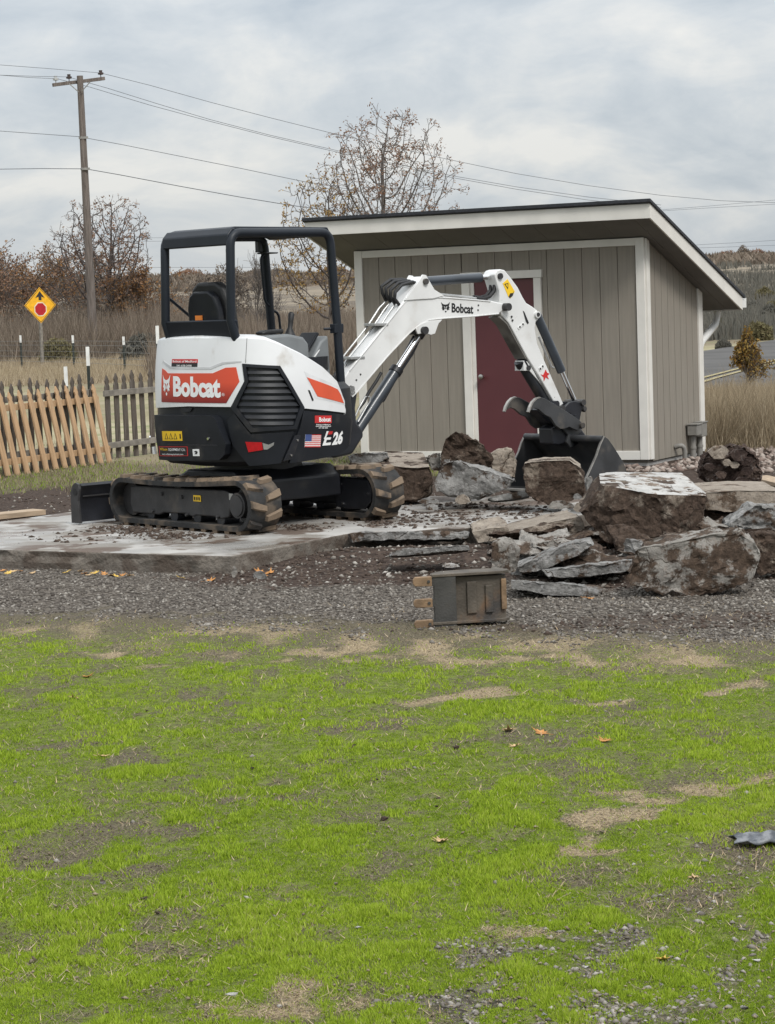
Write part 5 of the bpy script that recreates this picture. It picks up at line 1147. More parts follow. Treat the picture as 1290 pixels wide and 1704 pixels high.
chunk('grey wedge-shaped concrete chunk lying below the red door', hull([(723, 803), (737, 764), (754, 767), (800, 780), (863, 799), (857, 809), (816, 824), (793, 835), (748, 832), (728, 828)], 19.05, 0.40, 0.02, 0.03, 0.8), 'rubble_grey', 'rubble_brown', (-1, -0.35, 0.0), 0.6, amp=0.024)
chunk('tall soil-covered boulder in front of the red door', hull([(732, 790), (733, 755), (741, 730), (760, 717), (786, 725), (806, 742), (818, 760), (820, 790), (790, 806), (745, 806)], 19.75, 0.45, 0, 0, 0.82), 'rubble_brown', 'rubble_grey', (-1, -0.2, 0.3), 0.55, amp=0.04)
chunk('dark flat stone leaning beside the tall soil-covered boulder', hull([(706, 762), (722, 752), (734, 753), (736, 785), (718, 783)], 19.9, 0.2, 0, 0, 0.85), 'rubble_mixed', None, amp=0.016)
chunk('pale angular chunk between the tall boulder and the bucket', hull([(816, 757), (830, 748), (849, 743), (856, 752), (861, 768), (858, 795), (820, 798)], 20.1, 0.3, 0, 0, 0.85), 'rubble_tan', None, amp=0.020)
chunk('wide layered block with a pale top beside the far track', [ony(x_, y_, Y_) for x_, y_, Y_ in [(585, 790, 19.95), (640, 800, 19.8), (690, 778, 19.75), (716, 776, 19.75), (722, 800, 19.75), (716, 828, 19.75), (690, 838, 19.7), (640, 838, 19.8), (580, 770, 20.0), (600, 753, 20.6), (640, 751, 20.6), (704, 753, 20.5), (720, 800, 20.4), (716, 830, 20.4), (585, 800, 20.5)]], 'rubble_brown', 'rubble_tan', (0, -0.1, 1), 0.65, amp=0.026)
slabpiece('rough pale concrete crust lying on the wide layered block', [(578, 757), (605, 752), (645, 751), (648, 762), (620, 775), (590, 776)], 20.0, 0.35, 'rubble_grey', amp=0.018)
slabpiece('thin sliver of slab under the grey wedge', [(812, 829), (845, 820), (880, 814), (884, 826), (850, 831), (820, 833)], 18.9, 0.35, 'rubble_grey', amp=0.01)
slabpiece('buried slab edge showing pale in the churned soil', [(642, 917), (700, 911), (781, 905), (783, 916), (720, 921), (644, 926)], 15.7, 0.3, 'rubble_grey', amp=0.010)
slabpiece('narrow concrete lip along the broken slab end', [(578, 888), (640, 884), (720, 884), (784, 884), (780, 897), (700, 895), (620, 897), (582, 900)], 17.25, 0.3, 'rubble_grey', amp=0.016)
rf = random.Random(61)
for k in range(60):                                      # lumps that fill the pile between the large pieces
    px = rf.uniform(840, 1300); Y_ = rf.uniform(14.9, 17.6) if px > 1000 else rf.uniform(15.2, 17.2)
    if 1020 < px < 1270 and Y_ < 14.9: continue
    q0 = ony(px, 900, Y_); r_ = rf.uniform(0.09, 0.23); z0 = gh(q0.x, q0.y); c_ = Vector((q0.x, q0.y, z0 + r_ * 0.35))
    fl_ = k % 2; ti = rf.uniform(-0.35, 0.35); ax, az = (1.9, 0.32) if fl_ else (1.3, 0.8)
    V_ = [(rf.uniform(-1, 1) * r_ * ax, rf.uniform(-1, 1) * r_, rf.uniform(-.8, .8) * r_ * az) for _ in range(18)]
    chunk('flat shard of broken slab jammed in the rubble pile' if fl_ else 'rough lump of broken concrete half hidden in the rubble pile', [c_ + Vector((a, b_, z_ + a * ti + 0.03 * fl_)) for a, b_, z_ in V_], ('rubble_brown', 'rubble_mixed', 'rubble_grey', 'rubble_brown')[k % 4], None, amp=0.018, freq=14, group='shards filling the rubble pile' if fl_ else 'lumps filling the rubble pile')
small = [(694, 828, 734, 838, 18.9, 'rubble_grey', 'flat grey stone on the slab by the far track'), (708, 838, 731, 849, 18.5, 'rubble_grey', 'grey splinter of concrete lying on the slab'), (756, 822, 783, 839, 18.75, 'rubble_tan', 'round tan stone in front of the grey wedge'),
         (912, 832, 958, 848, 18.2, 'rubble_mixed', 'long grey rock on the slab below the squared block'), (932, 845, 951, 854, 17.9, 'rubble_top', 'small white stone beside the long grey rock'), (953, 834, 988, 853, 17.9, 'rubble_tan', 'tan rock tucked against the largest block'),
         (953, 821, 969, 831, 18.3, 'rubble_grey', 'small grey cube of concrete by the squared block'), (735, 938, 766, 945, 15.35, 'rubble_top', 'pale flat stone in the soil above the bucket attachment'), (786, 872, 820, 884, 17.7, 'rubble_brown', 'brown clod on the broken slab'), (420, 948, 446, 966, 15.7, 'rubble_grey', 'grey stone against the slab corner'),
         (384, 940, 396, 962, 15.85, 'rubble_mixed', 'concrete splinter leaning on the slab corner'), (700, 838, 712, 842, 18.4, 'rubble_grey', 'tiny concrete crumb beside the grey splinter')]
for x0_, y0_, x1_, y1_, Y_, mt_, lb_ in small:
    w, h_ = x1_ - x0_, y1_ - y0_
    chunk(lb_, hull([(x0_, y1_ - h_ * .3), (x0_ + w * .18, y0_ + h_ * .15), (x0_ + w * .55, y0_), (x0_ + w * .9, y0_ + h_ * .3), (x1_, y1_ - h_ * .25), (x1_ - w * .25, y1_), (x0_ + w * .2, y1_)], Y_, w * Y_ / FPX * 0.55, 0, 0, 0.75), mt_, None, amp=0.007, freq=16, name='concrete_stone', cat='stone')

# ------------------------------------------------------------------ trenching bucket lying on its side
pm('rusty_steel', (0.098, 0.082, 0.064), 0.65, 0.25, 0.3, 7, 0.2, 70, col2=(0.155, 0.095, 0.055), lo=0.50, hi=0.66, second=((0.055, 0.05, 0.046), 5, 0.5, 0.7))
pm('dark_steel', (0.062, 0.060, 0.056), 0.55, 0.35, 0.25, 6, 0.15, 80, col2=(0.11, 0.085, 0.062), lo=0.55, hi=0.72)
pm('tooth_steel', (0.22, 0.145, 0.085), 0.6, 0.3, 0.25, 14, 0.15, 80, second=((0.10, 0.07, 0.05), 9, 0.55, 0.75))
tb = onz(724, 1046); TBX = empty('trenching_bucket', (tb.x, tb.y, 0.0), R(9), 'narrow rusty three-toothed excavator bucket lying on its side on the gravel', 'bucket attachment')
KX = 13.05 / FPX
def tl(px, py, d=0.0): return ((px - 724) * KX, d, (1046 - py) * KX + 0.004)
def tpl(name, x0_, y0_, x1_, y1_, d0, d1, mat, bevel=0.004, parent=TBX):
    a, c_ = tl(x0_, y1_), tl(x1_, y0_); mb = MB(); mb.box(((a[0] + c_[0]) / 2, (d0 + d1) / 2, (a[2] + c_[2]) / 2), (c_[0] - a[0], d1 - d0, c_[2] - a[2])); return mb.build(name, mat, parent, bevel=bevel)
tpl('lip_plate', 724, 960.5, 761.5, 1045, -0.012, 0.022, M['dark_steel'])
# belly of the shell, curving away at both ends
mb = MB(); prof = [(761, 0.034), (800, 0.028), (838, 0.032), (849, 0.05), (852, 0.08), (844, 0.11), (820, 0.14), (770, 0.145), (766, 0.135), (816, 0.13), (836, 0.105), (843, 0.075), (840, 0.05), (832, 0.045), (800, 0.042), (761, 0.046)]
z0_, z1_ = tl(0, 1037)[2], tl(0, 964)[2]
mb.prism([(tl(x_, 0)[0], d_) for x_, d_ in prof], z0_, z1_, lambda a, b_, t: (a, b_, t)); mb.build('belly_plate', M['rusty_steel'], TBX, smooth=40)
pl = [(720, 0.0), (720, -0.02), (762, -0.016), (845, -0.002), (854, 0.03), (855, 0.07), (846, 0.12), (822, 0.15), (770, 0.15), (742, 0.13), (724, 0.06)]
for y0_, y1_, nm in ((952, 960.5, 'side_plate'), (1036, 1041, 'side_plate')):
    mb = MB(); mb.prism([(tl(x_, 0)[0], d_) for x_, d_ in pl], tl(0, y1_)[2], tl(0, y0_)[2] - (0.012 if y0_ < 1000 else 0), lambda a, b_, t: (a, b_, t)); mb.build(nm, M['rusty_steel'], TBX, bevel=0.003)
for (x0_, y0_, x1_, y1_) in ((781.5, 972, 798, 1026), (813, 979, 826, 1026), (840.5, 970, 849.5, 1022)): tpl('wear_strip', x0_, y0_, x1_, y1_, 0.016 if x0_ < 835 else 0.018, 0.036, M['rusty_steel'] if x0_ < 835 else M['tooth_steel'])
for y0_, y1_ in ((958.5, 975), (995.5, 1010.5), (1031, 1045.5)):
    zc_, hh = (tl(0, y0_)[2] + tl(0, y1_)[2]) / 2, (y1_ - y0_) * KX / 2; mb = MB(); xr = tl(720.5, 0)[0]; xl = tl(689, 0)[0]
    mb.prism([(xr, -hh), (xl + 0.012, -hh * 0.95), (xl, -hh * 0.4), (xl, hh * 0.4), (xl + 0.012, hh * 0.95), (xr, hh)], -0.022, 0.022, lambda a, b_, t: (a, t * (0.45 + 0.55 * (a - xl) / (xr - xl)), zc_ + b_)); T_ = mb.build('tooth', M['tooth_steel'], TBX, bevel=0.004)
    mb = MB(); mb.cyl((xr - 0.02, -0.026, zc_), (xr - 0.02, 0.0, zc_), 0.009, n=10); mb.build('tooth_pin', M['dark_steel'], T_)
    mb = MB(); mb.box((xr + 0.008, 0.004, zc_), (0.018, 0.03, hh * 1.9)); mb.build('tooth_adapter', M['dark_steel'], TBX)
for z_ in (0.10, 0.17):
    mb = MB(); mb.prism([(0.20, 0.14), (0.34, 0.13), (0.36, 0.24), (0.28, 0.30), (0.21, 0.24)], z_ - 0.012, z_ + 0.012, lambda a, b_, t: (a, b_, t)); mb.build('hanger_ear', M['rusty_steel'], TBX)

# ================================================================== fences, pole, sign, wires
pm('cedar', (0.40, 0.255, 0.140), 0.8, 0, 0.22, 5, 0.15, 60, col2=(0.33, 0.22, 0.135), lo=0.5, hi=0.7, stretch=(6, 6, 0.7))
pm('weathered_wood', (0.085, 0.068, 0.055), 0.9, 0, 0.3, 6, 0.3, 60, col2=(0.14, 0.125, 0.11), lo=0.52, hi=0.72, stretch=(6, 6, 0.7))
pm('grey_rail', (0.20, 0.18, 0.155), 0.9, 0, 0.25, 8, 0.2, 60)
pm('pole_wood', (0.135, 0.112, 0.098), 0.9, 0, 0.3, 3, 0.3, 30, col2=(0.19, 0.165, 0.15), lo=0.5, hi=0.7, stretch=(8, 8, 0.5))
pm('post_green', (0.018, 0.024, 0.020), 0.6); pm('post_white', (0.72, 0.72, 0.70), 0.6); pm('wire_steel', (0.20, 0.20, 0.20), 0.5, 0.5); pm('line_wire', (0.13, 0.14, 0.155), 0.6)
pm('galvanised', (0.28, 0.27, 0.25), 0.55, 0.4, 0.2, 6); pm('porcelain', (0.06, 0.045, 0.045), 0.25); pm('porcelain_light', (0.45, 0.46, 0.46), 0.25)
def picket_mesh(h, w, t):
    """dog-eared gothic top picket standing on its origin"""
    p = [(-w / 2, 0), (w / 2, 0), (w / 2, h - 0.155), (w * 0.30, h - 0.115), (w * 0.42, h - 0.07), (0.0, h), (-w * 0.42, h - 0.07), (-w * 0.30, h - 0.115), (-w / 2, h - 0.155)]
    mb = MB(); mb.prism(p, -t / 2, t / 2, lambda a, b_, c_: (a, c_, b_)); me = mb.mesh('picket')
    bm = bmesh.new(); bm.from_mesh(me); bmesh.ops.recalc_face_normals(bm, faces=bm.faces); bm.to_mesh(me); bm.free(); return me
def fence(name, A, B, n, h, w, mat, railmat, label, lean=0.0, rails=(0.2, 0.78), tw=0.0, railside=1, seed=1):
    A, B = Vector(A), Vector(B); d_ = B - A; L = d_.length; rz = math.atan2(d_.y, d_.x)
    F_ = empty(name, A, rz, label, 'fence'); rd = random.Random(seed); me = picket_mesh(h, w, 0.018); me.materials.append(mat)
    def q(x_, y_, z_): return (x_, y_ + z_ * math.sin(lean), z_ * math.cos(lean))
    for k in range(n):
        o = bpy.data.objects.new('picket', me); COL.objects.link(o); o.parent = F_
        o.location = (L * (k + 0.5) / n, 0, rd.uniform(-0.015, 0.015)); o.rotation_euler = (-lean + rd.uniform(-.01, .01), rd.uniform(-tw, tw), rd.uniform(-.03, .03)); o.scale = (1, 1, rd.uniform(0.97, 1.02))
    for r_ in rails:
        mb = MB(); o_ = 0.036 * railside; a = Vector(q(0, 0, h * r_)) + Vector((-0.02, o_, 0)); b_ = Vector(q(L, 0, h * r_)) + Vector((0.02, o_, 0)); mb.bar(a, b_, 0.036, 0.075); mb.build('rail', railmat, F_, bevel=0.003)
    return F_
# new cedar panel leaning back against the old fence
ca, cb = onz(-28, 800), onz(190, 769)
nrm = Vector((-(cb - ca).y, (cb - ca).x, 0)).normalized()
fence('cedar_fence_panel', (ca.x, ca.y, 0), (cb.x, cb.y, 0), 14, 1.03, 0.095, M['cedar'], M['cedar'], 'new orange cedar picket panel leaning against the old dark fence', lean=R(12.5), tw=R(0.8), rails=(0.17, 0.80), seed=3)
oa = ca + nrm * 0.30; ob = cb + nrm * 0.24
fence('picket_fence', (oa.x, oa.y, 0), (ob.x, ob.y, 0), 15, 1.12, 0.09, M['weathered_wood'], M['grey_rail'], 'old dark picket fence standing behind the leaning cedar panel', rails=(0.2, 0.80), railside=1, tw=R(2.0), seed=5)
pc, pd = onz(176, 765), onz(276, 752)
fence('picket_fence', (pc.x, pc.y, 0), (pd.x, pd.y, 0), 7, 1.13, 0.10, M['weathered_wood'], M['grey_rail'], 'weathered dark picket fence with grey rails beside the excavator tail', rails=(0.16, 0.76), railside=-1, tw=R(1.0), seed=8)
# steel T-posts with white tips
def tpost(px, ytop, Y, ybase=None, label='', group=None, w=0.045):
    t = ony(px, ytop, Y); E_ = empty('fence_post', (t.x, t.y, gh(t.x, t.y)), R(-10), label, 'fence post', group); h_ = t.z - gh(t.x, t.y)
    mb = MB(); mb.box((0, 0, (h_ - 0.27) / 2), (w, 0.012, h_ - 0.27)); mb.box((0, 0.02, (h_ - 0.27) / 2), (0.012, 0.04, h_ - 0.27)); mb.build('shaft', M['post_green'], E_)
    mb = MB(); mb.box((0, 0, h_ - 0.135), (w + 0.004, 0.014, 0.27)); mb.box((0, 0.02, h_ - 0.135), (0.014, 0.042, 0.27)); mb.build('white_tip', M['post_white'], E_)
tpost(109, 610, 31.5, label='short steel post with a white tip just behind the leaning cedar panel'); tpost(145.5, 577, 32.5, label='tall steel post with a white tip behind the cedar panel end'); tpost(261.5, 542, 34.5, label='white tipped steel post beside the excavator hood')
GP = 'far fence posts along the field'
for px, yt, yb in ((34, 558, 614), (121, 558, 617), (205.5, 560, 622), (300, 556, 628)):
    b_ = onz(px, yb); tpost(px, yt, b_.y, label='thin white tipped steel post of the wire fence along the field', group=GP, w=0.075)
# woven wire between the far posts
fp = [onz(-60, 611), onz(34, 614), onz(121, 617), onz(205.5, 622), onz(300, 628), onz(420, 634)]
mb = MB()
for z_ in (0.12, 0.30, 0.48, 0.68, 0.90, 1.05):
    mb.tube([(p.x, p.y - 0.03, z_) for p in fp], 0.005, 4)
for a, b_ in zip(fp[:-1], fp[1:]):
    for k in range(1, 26):
        p = a.lerp(b_, k / 26); mb.tube([(p.x, p.y - 0.03, 0.1), (p.x, p.y - 0.03, 1.05)], 0.003, 3)
tag(mb.build('wire_fence', M['wire_steel']), 'woven wire fence strung across the dry field', 'fence')
# utility pole
pb = onz(157, 598); pt = ony(133, 126, pb.y - 0.5)
UP = empty('utility_pole', (pb.x, pb.y, 0), 0, 'leaning grey wooden utility pole with one crossarm', 'utility pole')
T = pt - Vector((pb.x, pb.y, 0))
mb = MB(); mb.tube([tuple(T * k) for k in (-0.01, 0.25, 0.5, 0.75, 1.0)], [0.21, 0.19, 0.17, 0.15, 0.135], 12); mb.build('pole', M['pole_wood'], UP, smooth=50)
def upl(px, py, dY=0.0): return ony(px, py, pt.y + dY) - Vector((pb.x, pb.y, 0))
c0_, c1_ = upl(88, 141.5, -0.4), upl(174, 130.5, 0.9)
mb = MB(); mb.bar(c0_, c1_, 0.13, 0.15); CA = mb.build('crossarm', M['pole_wood'], UP, bevel=0.01)
for a, b_ in (((115, 139), (131, 153)), ((150, 136.5), (136, 152))):
    mb = MB(); mb.tube([upl(*a, -0.25), upl(*b_, -0.2)], 0.022, 6); mb.build('brace', M['galvanised'], UP)
INS = []
for f_, mt_ in ((0.06, 'porcelain_light'), (0.315, 'porcelain'), (0.93, 'porcelain')):
    p = c0_.lerp(c1_, f_) + Vector((0, 0, 0.07)); mb = MB(); mb.tube([p, p + Vector((0, 0, .1)), p + Vector((0, 0, .12)), p + Vector((0, 0, .20)), p + Vector((0, 0, .22)), p + Vector((0, 0, .30))], [.02, .02, .12, .13, .07, .08], 10); mb.build('insulator', M[mt_], UP, smooth=50); INS.append(p + Vector((pb.x, pb.y, 0.28)))
for py_ in (229, 281):
    p = upl(139 if py_ < 250 else 142, py_); mb = MB(); mb.box(p, (0.40, 0.1, 0.10)); mb.build('wire_clamp', M['galvanised'], UP)
# wires: each lies in the upright plane of the pole line, through the points where the photograph shows it
ldir = Vector((0.30, 1.0, 0)).normalized(); lnor = Vector((ldir.y, -ldir.x, 0))
def wire(label, pts, o, r_=0.022, group='power lines', dirv=None, name='power_line'):
    nv = lnor if dirv is None else Vector((dirv[1], -dirv[0], 0)).normalized()
    q_ = [onplane(x_, y_, o, nv) for x_, y_ in pts]
    dn = []
    for a, b_ in zip(q_[:-1], q_[1:]): dn += [a.lerp(b_, k / 6) for k in range(6)]
    rr = [max(0.006, 0.5 * r_ * p.y / 100.0) for p in dn + [q_[-1]]]
    mb = MB(); mb.tube(dn + [q_[-1]], rr, 5); return tag(mb.build(name, M['line_wire']), label, 'power line', group)
wire('top power line running right from the end insulator of the crossarm', [(170, 122), (250, 142), (350, 170), (450, 196), (550, 221), (650, 244), (745, 265), (860, 289), (980, 309), (1100, 325), (1200, 334), (1310, 338)], INS[2])
wire('top power line running left from the end insulator of the crossarm', [(-30, 106), (0, 108), (80, 114), (169, 121.5)], INS[2])
wire('upper of the paired power lines running right from the crossarm', [(117, 129), (180, 147), (260, 172), (350, 199), (450, 225), (550, 248), (650, 271), (750, 292), (860, 311), (980, 328), (1100, 341)], INS[1])
wire('lower of the paired power lines running right from the crossarm', [(95, 131), (150, 145), (250, 175), (350, 202), (450, 227.5), (550, 250.5), (650, 273.5), (750, 295), (860, 315), (980, 333), (1100, 346)], INS[0])
wire('upper of the paired power lines running left from the crossarm', [(-30, 124), (0, 125), (60, 127), (115, 128)], INS[1])
wire('lower of the paired power lines running left from the crossarm', [(-30, 123.5), (0, 125), (50, 129), (93, 131)], INS[0])
pm2 = Vector((pb.x, pb.y, 0)) + T * 0.5
wire('middle cable running right from the pole below the crossarm', [(140, 229), (200, 240), (300, 260), (400, 280), (500, 301), (600, 318)], pm2, 0.026)
wire('middle cable running left from the pole below the crossarm', [(-30, 217), (0, 218), (70, 223), (140, 228)], pm2, 0.026)
wire('lowest thick cable running right from the pole', [(143, 281), (200, 291), (300, 310), (400, 328), (480, 341), (560, 352)], pm2, 0.034)
wire('lowest thick cable running left from the pole', [(-30, 281), (0, 281.5), (70, 280.5), (143, 281)], pm2, 0.034)
far = Vector((40, 260, 0))
for k, (pts, lb) in enumerate([([(1085, 352), (1180, 346), (1320, 338)], 'upper faint far wire beyond the shed roof'), ([(1090, 350), (1190, 342), (1320, 330)], 'topmost faint far wire beyond the shed roof'), ([(1150, 408), (1240, 403), (1320, 398)], 'far wire just above the shed rake'), ([(1150, 413), (1240, 410), (1320, 407)], 'lowest far wire above the hills by the shed'),
      ([(190, 396), (300, 395.5), (420, 394), (520, 391)], 'upper far wire seen through the canopy'), ([(190, 402), (300, 401), (420, 400), (520, 398)], 'lower far wire seen through the canopy'), ([(230, 445), (330, 445), (420, 445)], 'low far wire seen through the canopy')]):
    wire(lb, pts, far, 0.016, 'far wires', (1, 0.15), 'far_wire')
# stop-ahead sign
sb = onz(72, 612); SG = empty('road_sign', (sb.x, sb.y, 0), R(38), 'yellow diamond stop-ahead sign on a wooden post by the field', 'road sign')
zc = ony(65.5, 508, sb.y).z; zt_ = ony(63, 478, sb.y).z; hd = zt_ - zc
mb = MB(); mb.bar((0, 0.04, 0), (0, 0.04, zc + 0.2), 0.10, 0.10, (0, 1, 0)); mb.build('post', M['grey_rail'], SG)
pm('sign_yellow', (0.78, 0.40, 0.015), 0.45); pm('sign_back', (0.02, 0.02, 0.02), 0.6); pm('sign_red', (0.42, 0.012, 0.02), 0.45); pm('sign_white', (0.7, 0.62, 0.45), 0.45)
def dia(s_, y0, y1, mat, nm): mb = MB(); mb.prism([(0, -s_), (s_, 0), (0, s_), (-s_, 0)], y0, y1, lambda a, b_, t: (a, t, zc + b_)); return mb.build(nm, mat, SG)
hw = hd * 0.98
dia(hd, -0.012, 0.0, M['sign_yellow'], 'panel')
for s0, s1 in ((0.955, 0.92),):
    mb = MB(); o4 = [(0, -hd * s0), (hd * s0, 0), (0, hd * s0), (-hd * s0, 0)]; i4 = [(0, -hd * s1), (hd * s1, 0), (0, hd * s1), (-hd * s1, 0)]
    for i in range(4): mb.prism([o4[i], o4[(i + 1) % 4], i4[(i + 1) % 4], i4[i]], -0.016, -0.0125, lambda a, b_, t: (a, t, zc + b_))
    mb.build('border', M['sign_back'], SG)
def ngon(n, r_, cz, y0, y1, mat, nm, ph): mb = MB(); mb.prism([(r_ * math.cos(ph + 2 * math.pi * k / n), cz + r_ * math.sin(ph + 2 * math.pi * k / n)) for k in range(n)], y0, y1, lambda a, b_, t: (a, t, zc + b_)); mb.build(nm, mat, SG)
ngon(8, hd * 0.42, -hd * 0.22, -0.017, -0.0125, M['sign_white'], 'octagon_border', R(22.5)); ngon(8, hd * 0.36, -hd * 0.22, -0.021, -0.0165, M['sign_red'], 'octagon', R(22.5))
mb = MB(); mb.prism([(-0.09, 0.28), (0.09, 0.28), (0.09, 0.48), (0.30, 0.40), (0.0, 0.78), (-0.30, 0.40), (-0.09, 0.48)], -0.017, -0.0125, lambda a, b_, t: (a * hd, t, zc + b_ * hd)); mb.build('arrow', M['sign_back'], SG)

# ================================================================== trees and far vegetation
def leaf_mat(name, cols, rough=0.8, trans=0.25):
    mt = bpy.data.materials.new(name); mt.use_nodes = True; n, l = mt.node_tree.nodes, mt.node_tree.links; b = n['Principled BSDF']
    at = n.new('ShaderNodeAttribute'); at.attribute_name = 'tint'
    r = n.new('ShaderNodeValToRGB'); r.color_ramp.interpolation = 'LINEAR'; e = r.color_ramp.elements
    e[0].color = cols[0] + (1,); e[-1].color = cols[-1] + (1,)
    for k, c in enumerate(cols[1:-1]): q = e.new((k + 1) / (len(cols) - 1)); q.color = c + (1,)
    l.new(at.outputs['Fac'], r.inputs[0]); l.new(r.outputs[0], b.inputs['Base Color']); b.inputs['Roughness'].default_value = rough; b.inputs['Specular IOR Level'].default_value = 0.2
    if trans:
        tr = n.new('ShaderNodeBsdfTranslucent'); l.new(r.outputs[0], tr.inputs[0]); mx = n.new('ShaderNodeMixShader'); mx.inputs[0].default_value = trans
        l.new(b.outputs[0], mx.inputs[1]); l.new(tr.outputs[0], mx.inputs[2]); l.new(mx.outputs[0], n['Material Output'].inputs[0])
    MATS[name] = mt; return mt
leaf_mat('autumn_leaf', [(0.15, 0.075, 0.035), (0.25, 0.125, 0.05), (0.34, 0.20, 0.085), (0.19, 0.11, 0.07)])
leaf_mat('russet_leaf', [(0.15, 0.085, 0.06), (0.24, 0.135, 0.085), (0.32, 0.21, 0.14), (0.20, 0.12, 0.09)])
leaf_mat('yellow_leaf', [(0.16, 0.085, 0.03), (0.30, 0.19, 0.06), (0.36, 0.25, 0.10), (0.17, 0.08, 0.035)])
leaf_mat('orange_leaf', [(0.16, 0.085, 0.025), (0.25, 0.145, 0.035), (0.28, 0.19, 0.055), (0.14, 0.11, 0.045)])
leaf_mat('sage_leaf', [(0.085, 0.082, 0.070), (0.125, 0.122, 0.105), (0.165, 0.155, 0.13), (0.10, 0.092, 0.075)])
leaf_mat('brown_brush', [(0.115, 0.092, 0.072), (0.18, 0.146, 0.112), (0.25, 0.205, 0.16), (0.15, 0.11, 0.085)])
leaf_mat('dry_stalk', [(0.20, 0.155, 0.10), (0.33, 0.265, 0.175), (0.46, 0.385, 0.275), (0.24, 0.18, 0.12)])
leaf_mat('olive_brush', [(0.10, 0.085, 0.045), (0.16, 0.14, 0.07), (0.20, 0.18, 0.09), (0.13, 0.10, 0.055)])
pm('bark', (0.125, 0.108, 0.098), 0.95, 0, 0.3, 4, 0.4, 20)
pm('bark_dark', (0.092, 0.074, 0.066), 0.95, 0, 0.3, 4, 0.4, 20)
def branches(rng_, levels=4, trunk_r=0.12, fork=0.25, up=0.5, lean=(0, 0), full=False):
    """segments (p0, p1, r0, r1, level) and tips of a bare broadleaf tree"""
    segs = []; tips = []
    NODES = (5, 5, 4, 3, 3); KIDS = (3.2, 2.0, 1.8, 1.7, 0) if full else (2.6, 1.7, 1.6, 1.5, 0)
    def grow(p, d, L, r_, lev):
        n = NODES[min(lev, 4)]
        for k in range(n):
            w = 0.10 if lev == 0 else 0.17
            d = (d + Vector((rng_.gauss(0, w), rng_.gauss(0, w), rng_.gauss(0.06 * up, w * .7)))).normalized()
            q = p + d * (L / n); r1 = r_ * (1 - 0.72 * (k + 1) / n)
            segs.append((p.copy(), q.copy(), r_ * (1 - 0.72 * k / n), r1, lev))
            if lev < levels and (lev or (k + 1) / n > fork):
                kk = KIDS[min(lev, 4)]; kids = int(kk) + (rng_.random() < kk - int(kk))
                for _ in range(kids):
                    ax = Vector((rng_.gauss(0, 1), rng_.gauss(0, 1), rng_.gauss(0, .3))); ax = (ax - d * ax.dot(d)).normalized()
                    ang = rng_.uniform(0.5, 1.05) if lev else rng_.uniform(0.55, 1.1)
                    nd = (d * math.cos(ang) + ax * math.sin(ang) + Vector((0, 0, up * 0.35))).normalized()
                    grow(q, nd, L * (rng_.uniform(0.62, 0.9) * (1.15 - 0.5 * k / n) if lev == 0 else rng_.uniform(0.42, 0.62)), max(r1 * 0.7, trunk_r * 0.02) if lev else r_ * rng_.uniform(0.34, 0.5), lev + 1)
            if lev >= levels - 1: tips.append(q.copy())
            p = q
    grow(Vector((0, 0, 0)), Vector((lean[0], lean[1], 1)).normalized(), 1.0, trunk_r, 0)
    return segs, tips
def tree(name, label, base, height, width, seed, leafm, leaves=1500, leaf=0.07, bark='bark', levels=4, trunk_r=0.13, lean=(0, 0), group=None, rmin=0.010, fork=0.25, cat='tree', zlow=0.0, cone=0.0):
    rd = random.Random(seed); segs, tips = branches(rd, levels, trunk_r, fork, lean=lean, full=(levels == 4))
    zs = max(s[1].z for s in segs); q_ = np.array([s[1].x for s in segs if s[4] >= 1]); pq = 4; wl_, wr_ = -np.percentile(q_, pq), np.percentile(q_, 100 - pq)
    kz = height / zs; WL, WR = width if isinstance(width, tuple) else (width / 2, width / 2)
    kl, kr = WL / max(wl_, 0.05), WR / max(wr_, 0.05)
    def f(p):
        k = (1 - cone + cone * 2.0 * max(0.04, 1 - p.z / zs)) if cone else 1.0; return Vector((p.x * (kl if p.x < 0 else kr) * k, p.y * (kl + kr) / 2 * k, p.z * kz))
    E_ = empty(name, base, 0, label, cat, group)
    def tubes(sel, nm, n):
        V, F_ = [], []
        for (p, q, r0, r1, lev) in sel:
            p, q = f(p), f(q); d = (q - p)
            if d.length < 1e-5: continue
            d.normalize(); u = d.orthogonal().normalized(); w = d.cross(u); k0 = len(V)
            for c, rr in ((p, r0), (q, r1)):
                rr = max(rr, rmin)
                for j in range(n): V.append(c + (u * math.cos(2 * math.pi * j / n) + w * math.sin(2 * math.pi * j / n)) * rr)
            F_ += [(k0 + j, k0 + (j + 1) % n, k0 + n + (j + 1) % n, k0 + n + j) for j in range(n)]
        if V: npmesh(nm, np.array(V), np.array(F_), M[bark], E_)
    tubes([s for s in segs if s[4] < 1], 'trunk', 8); tubes([s for s in segs if s[4] >= 1], 'limbs', 3)
    if leaves:
        nr = np.random.default_rng(seed); T_ = np.array([f(t) for t in tips]); T_ = T_[T_[:, 2] > zlow * height]
        idx = nr.integers(0, len(T_), leaves); C = T_[idx] + nr.normal(0, 0.10 * height / 6, (leaves, 3))
        a = nr.normal(0, 1, (leaves, 3)); a /= np.linalg.norm(a, axis=1)[:, None]; b_ = np.cross(a, nr.normal(0, 1, (leaves, 3))); b_ /= np.linalg.norm(b_, axis=1)[:, None]
        s_ = leaf * nr.uniform(0.5, 1.2, leaves)[:, None]
        V = np.stack([C - a * s_, C + b_ * s_ * .45, C + a * s_, C - b_ * s_ * .45], 1).reshape(-1, 3); F_ = np.arange(leaves * 4).reshape(-1, 4)
        npmesh('crown', V, F_, M[leafm], E_, attr={'tint': np.repeat(nr.uniform(0, 1, leaves), 4)})
    return E_
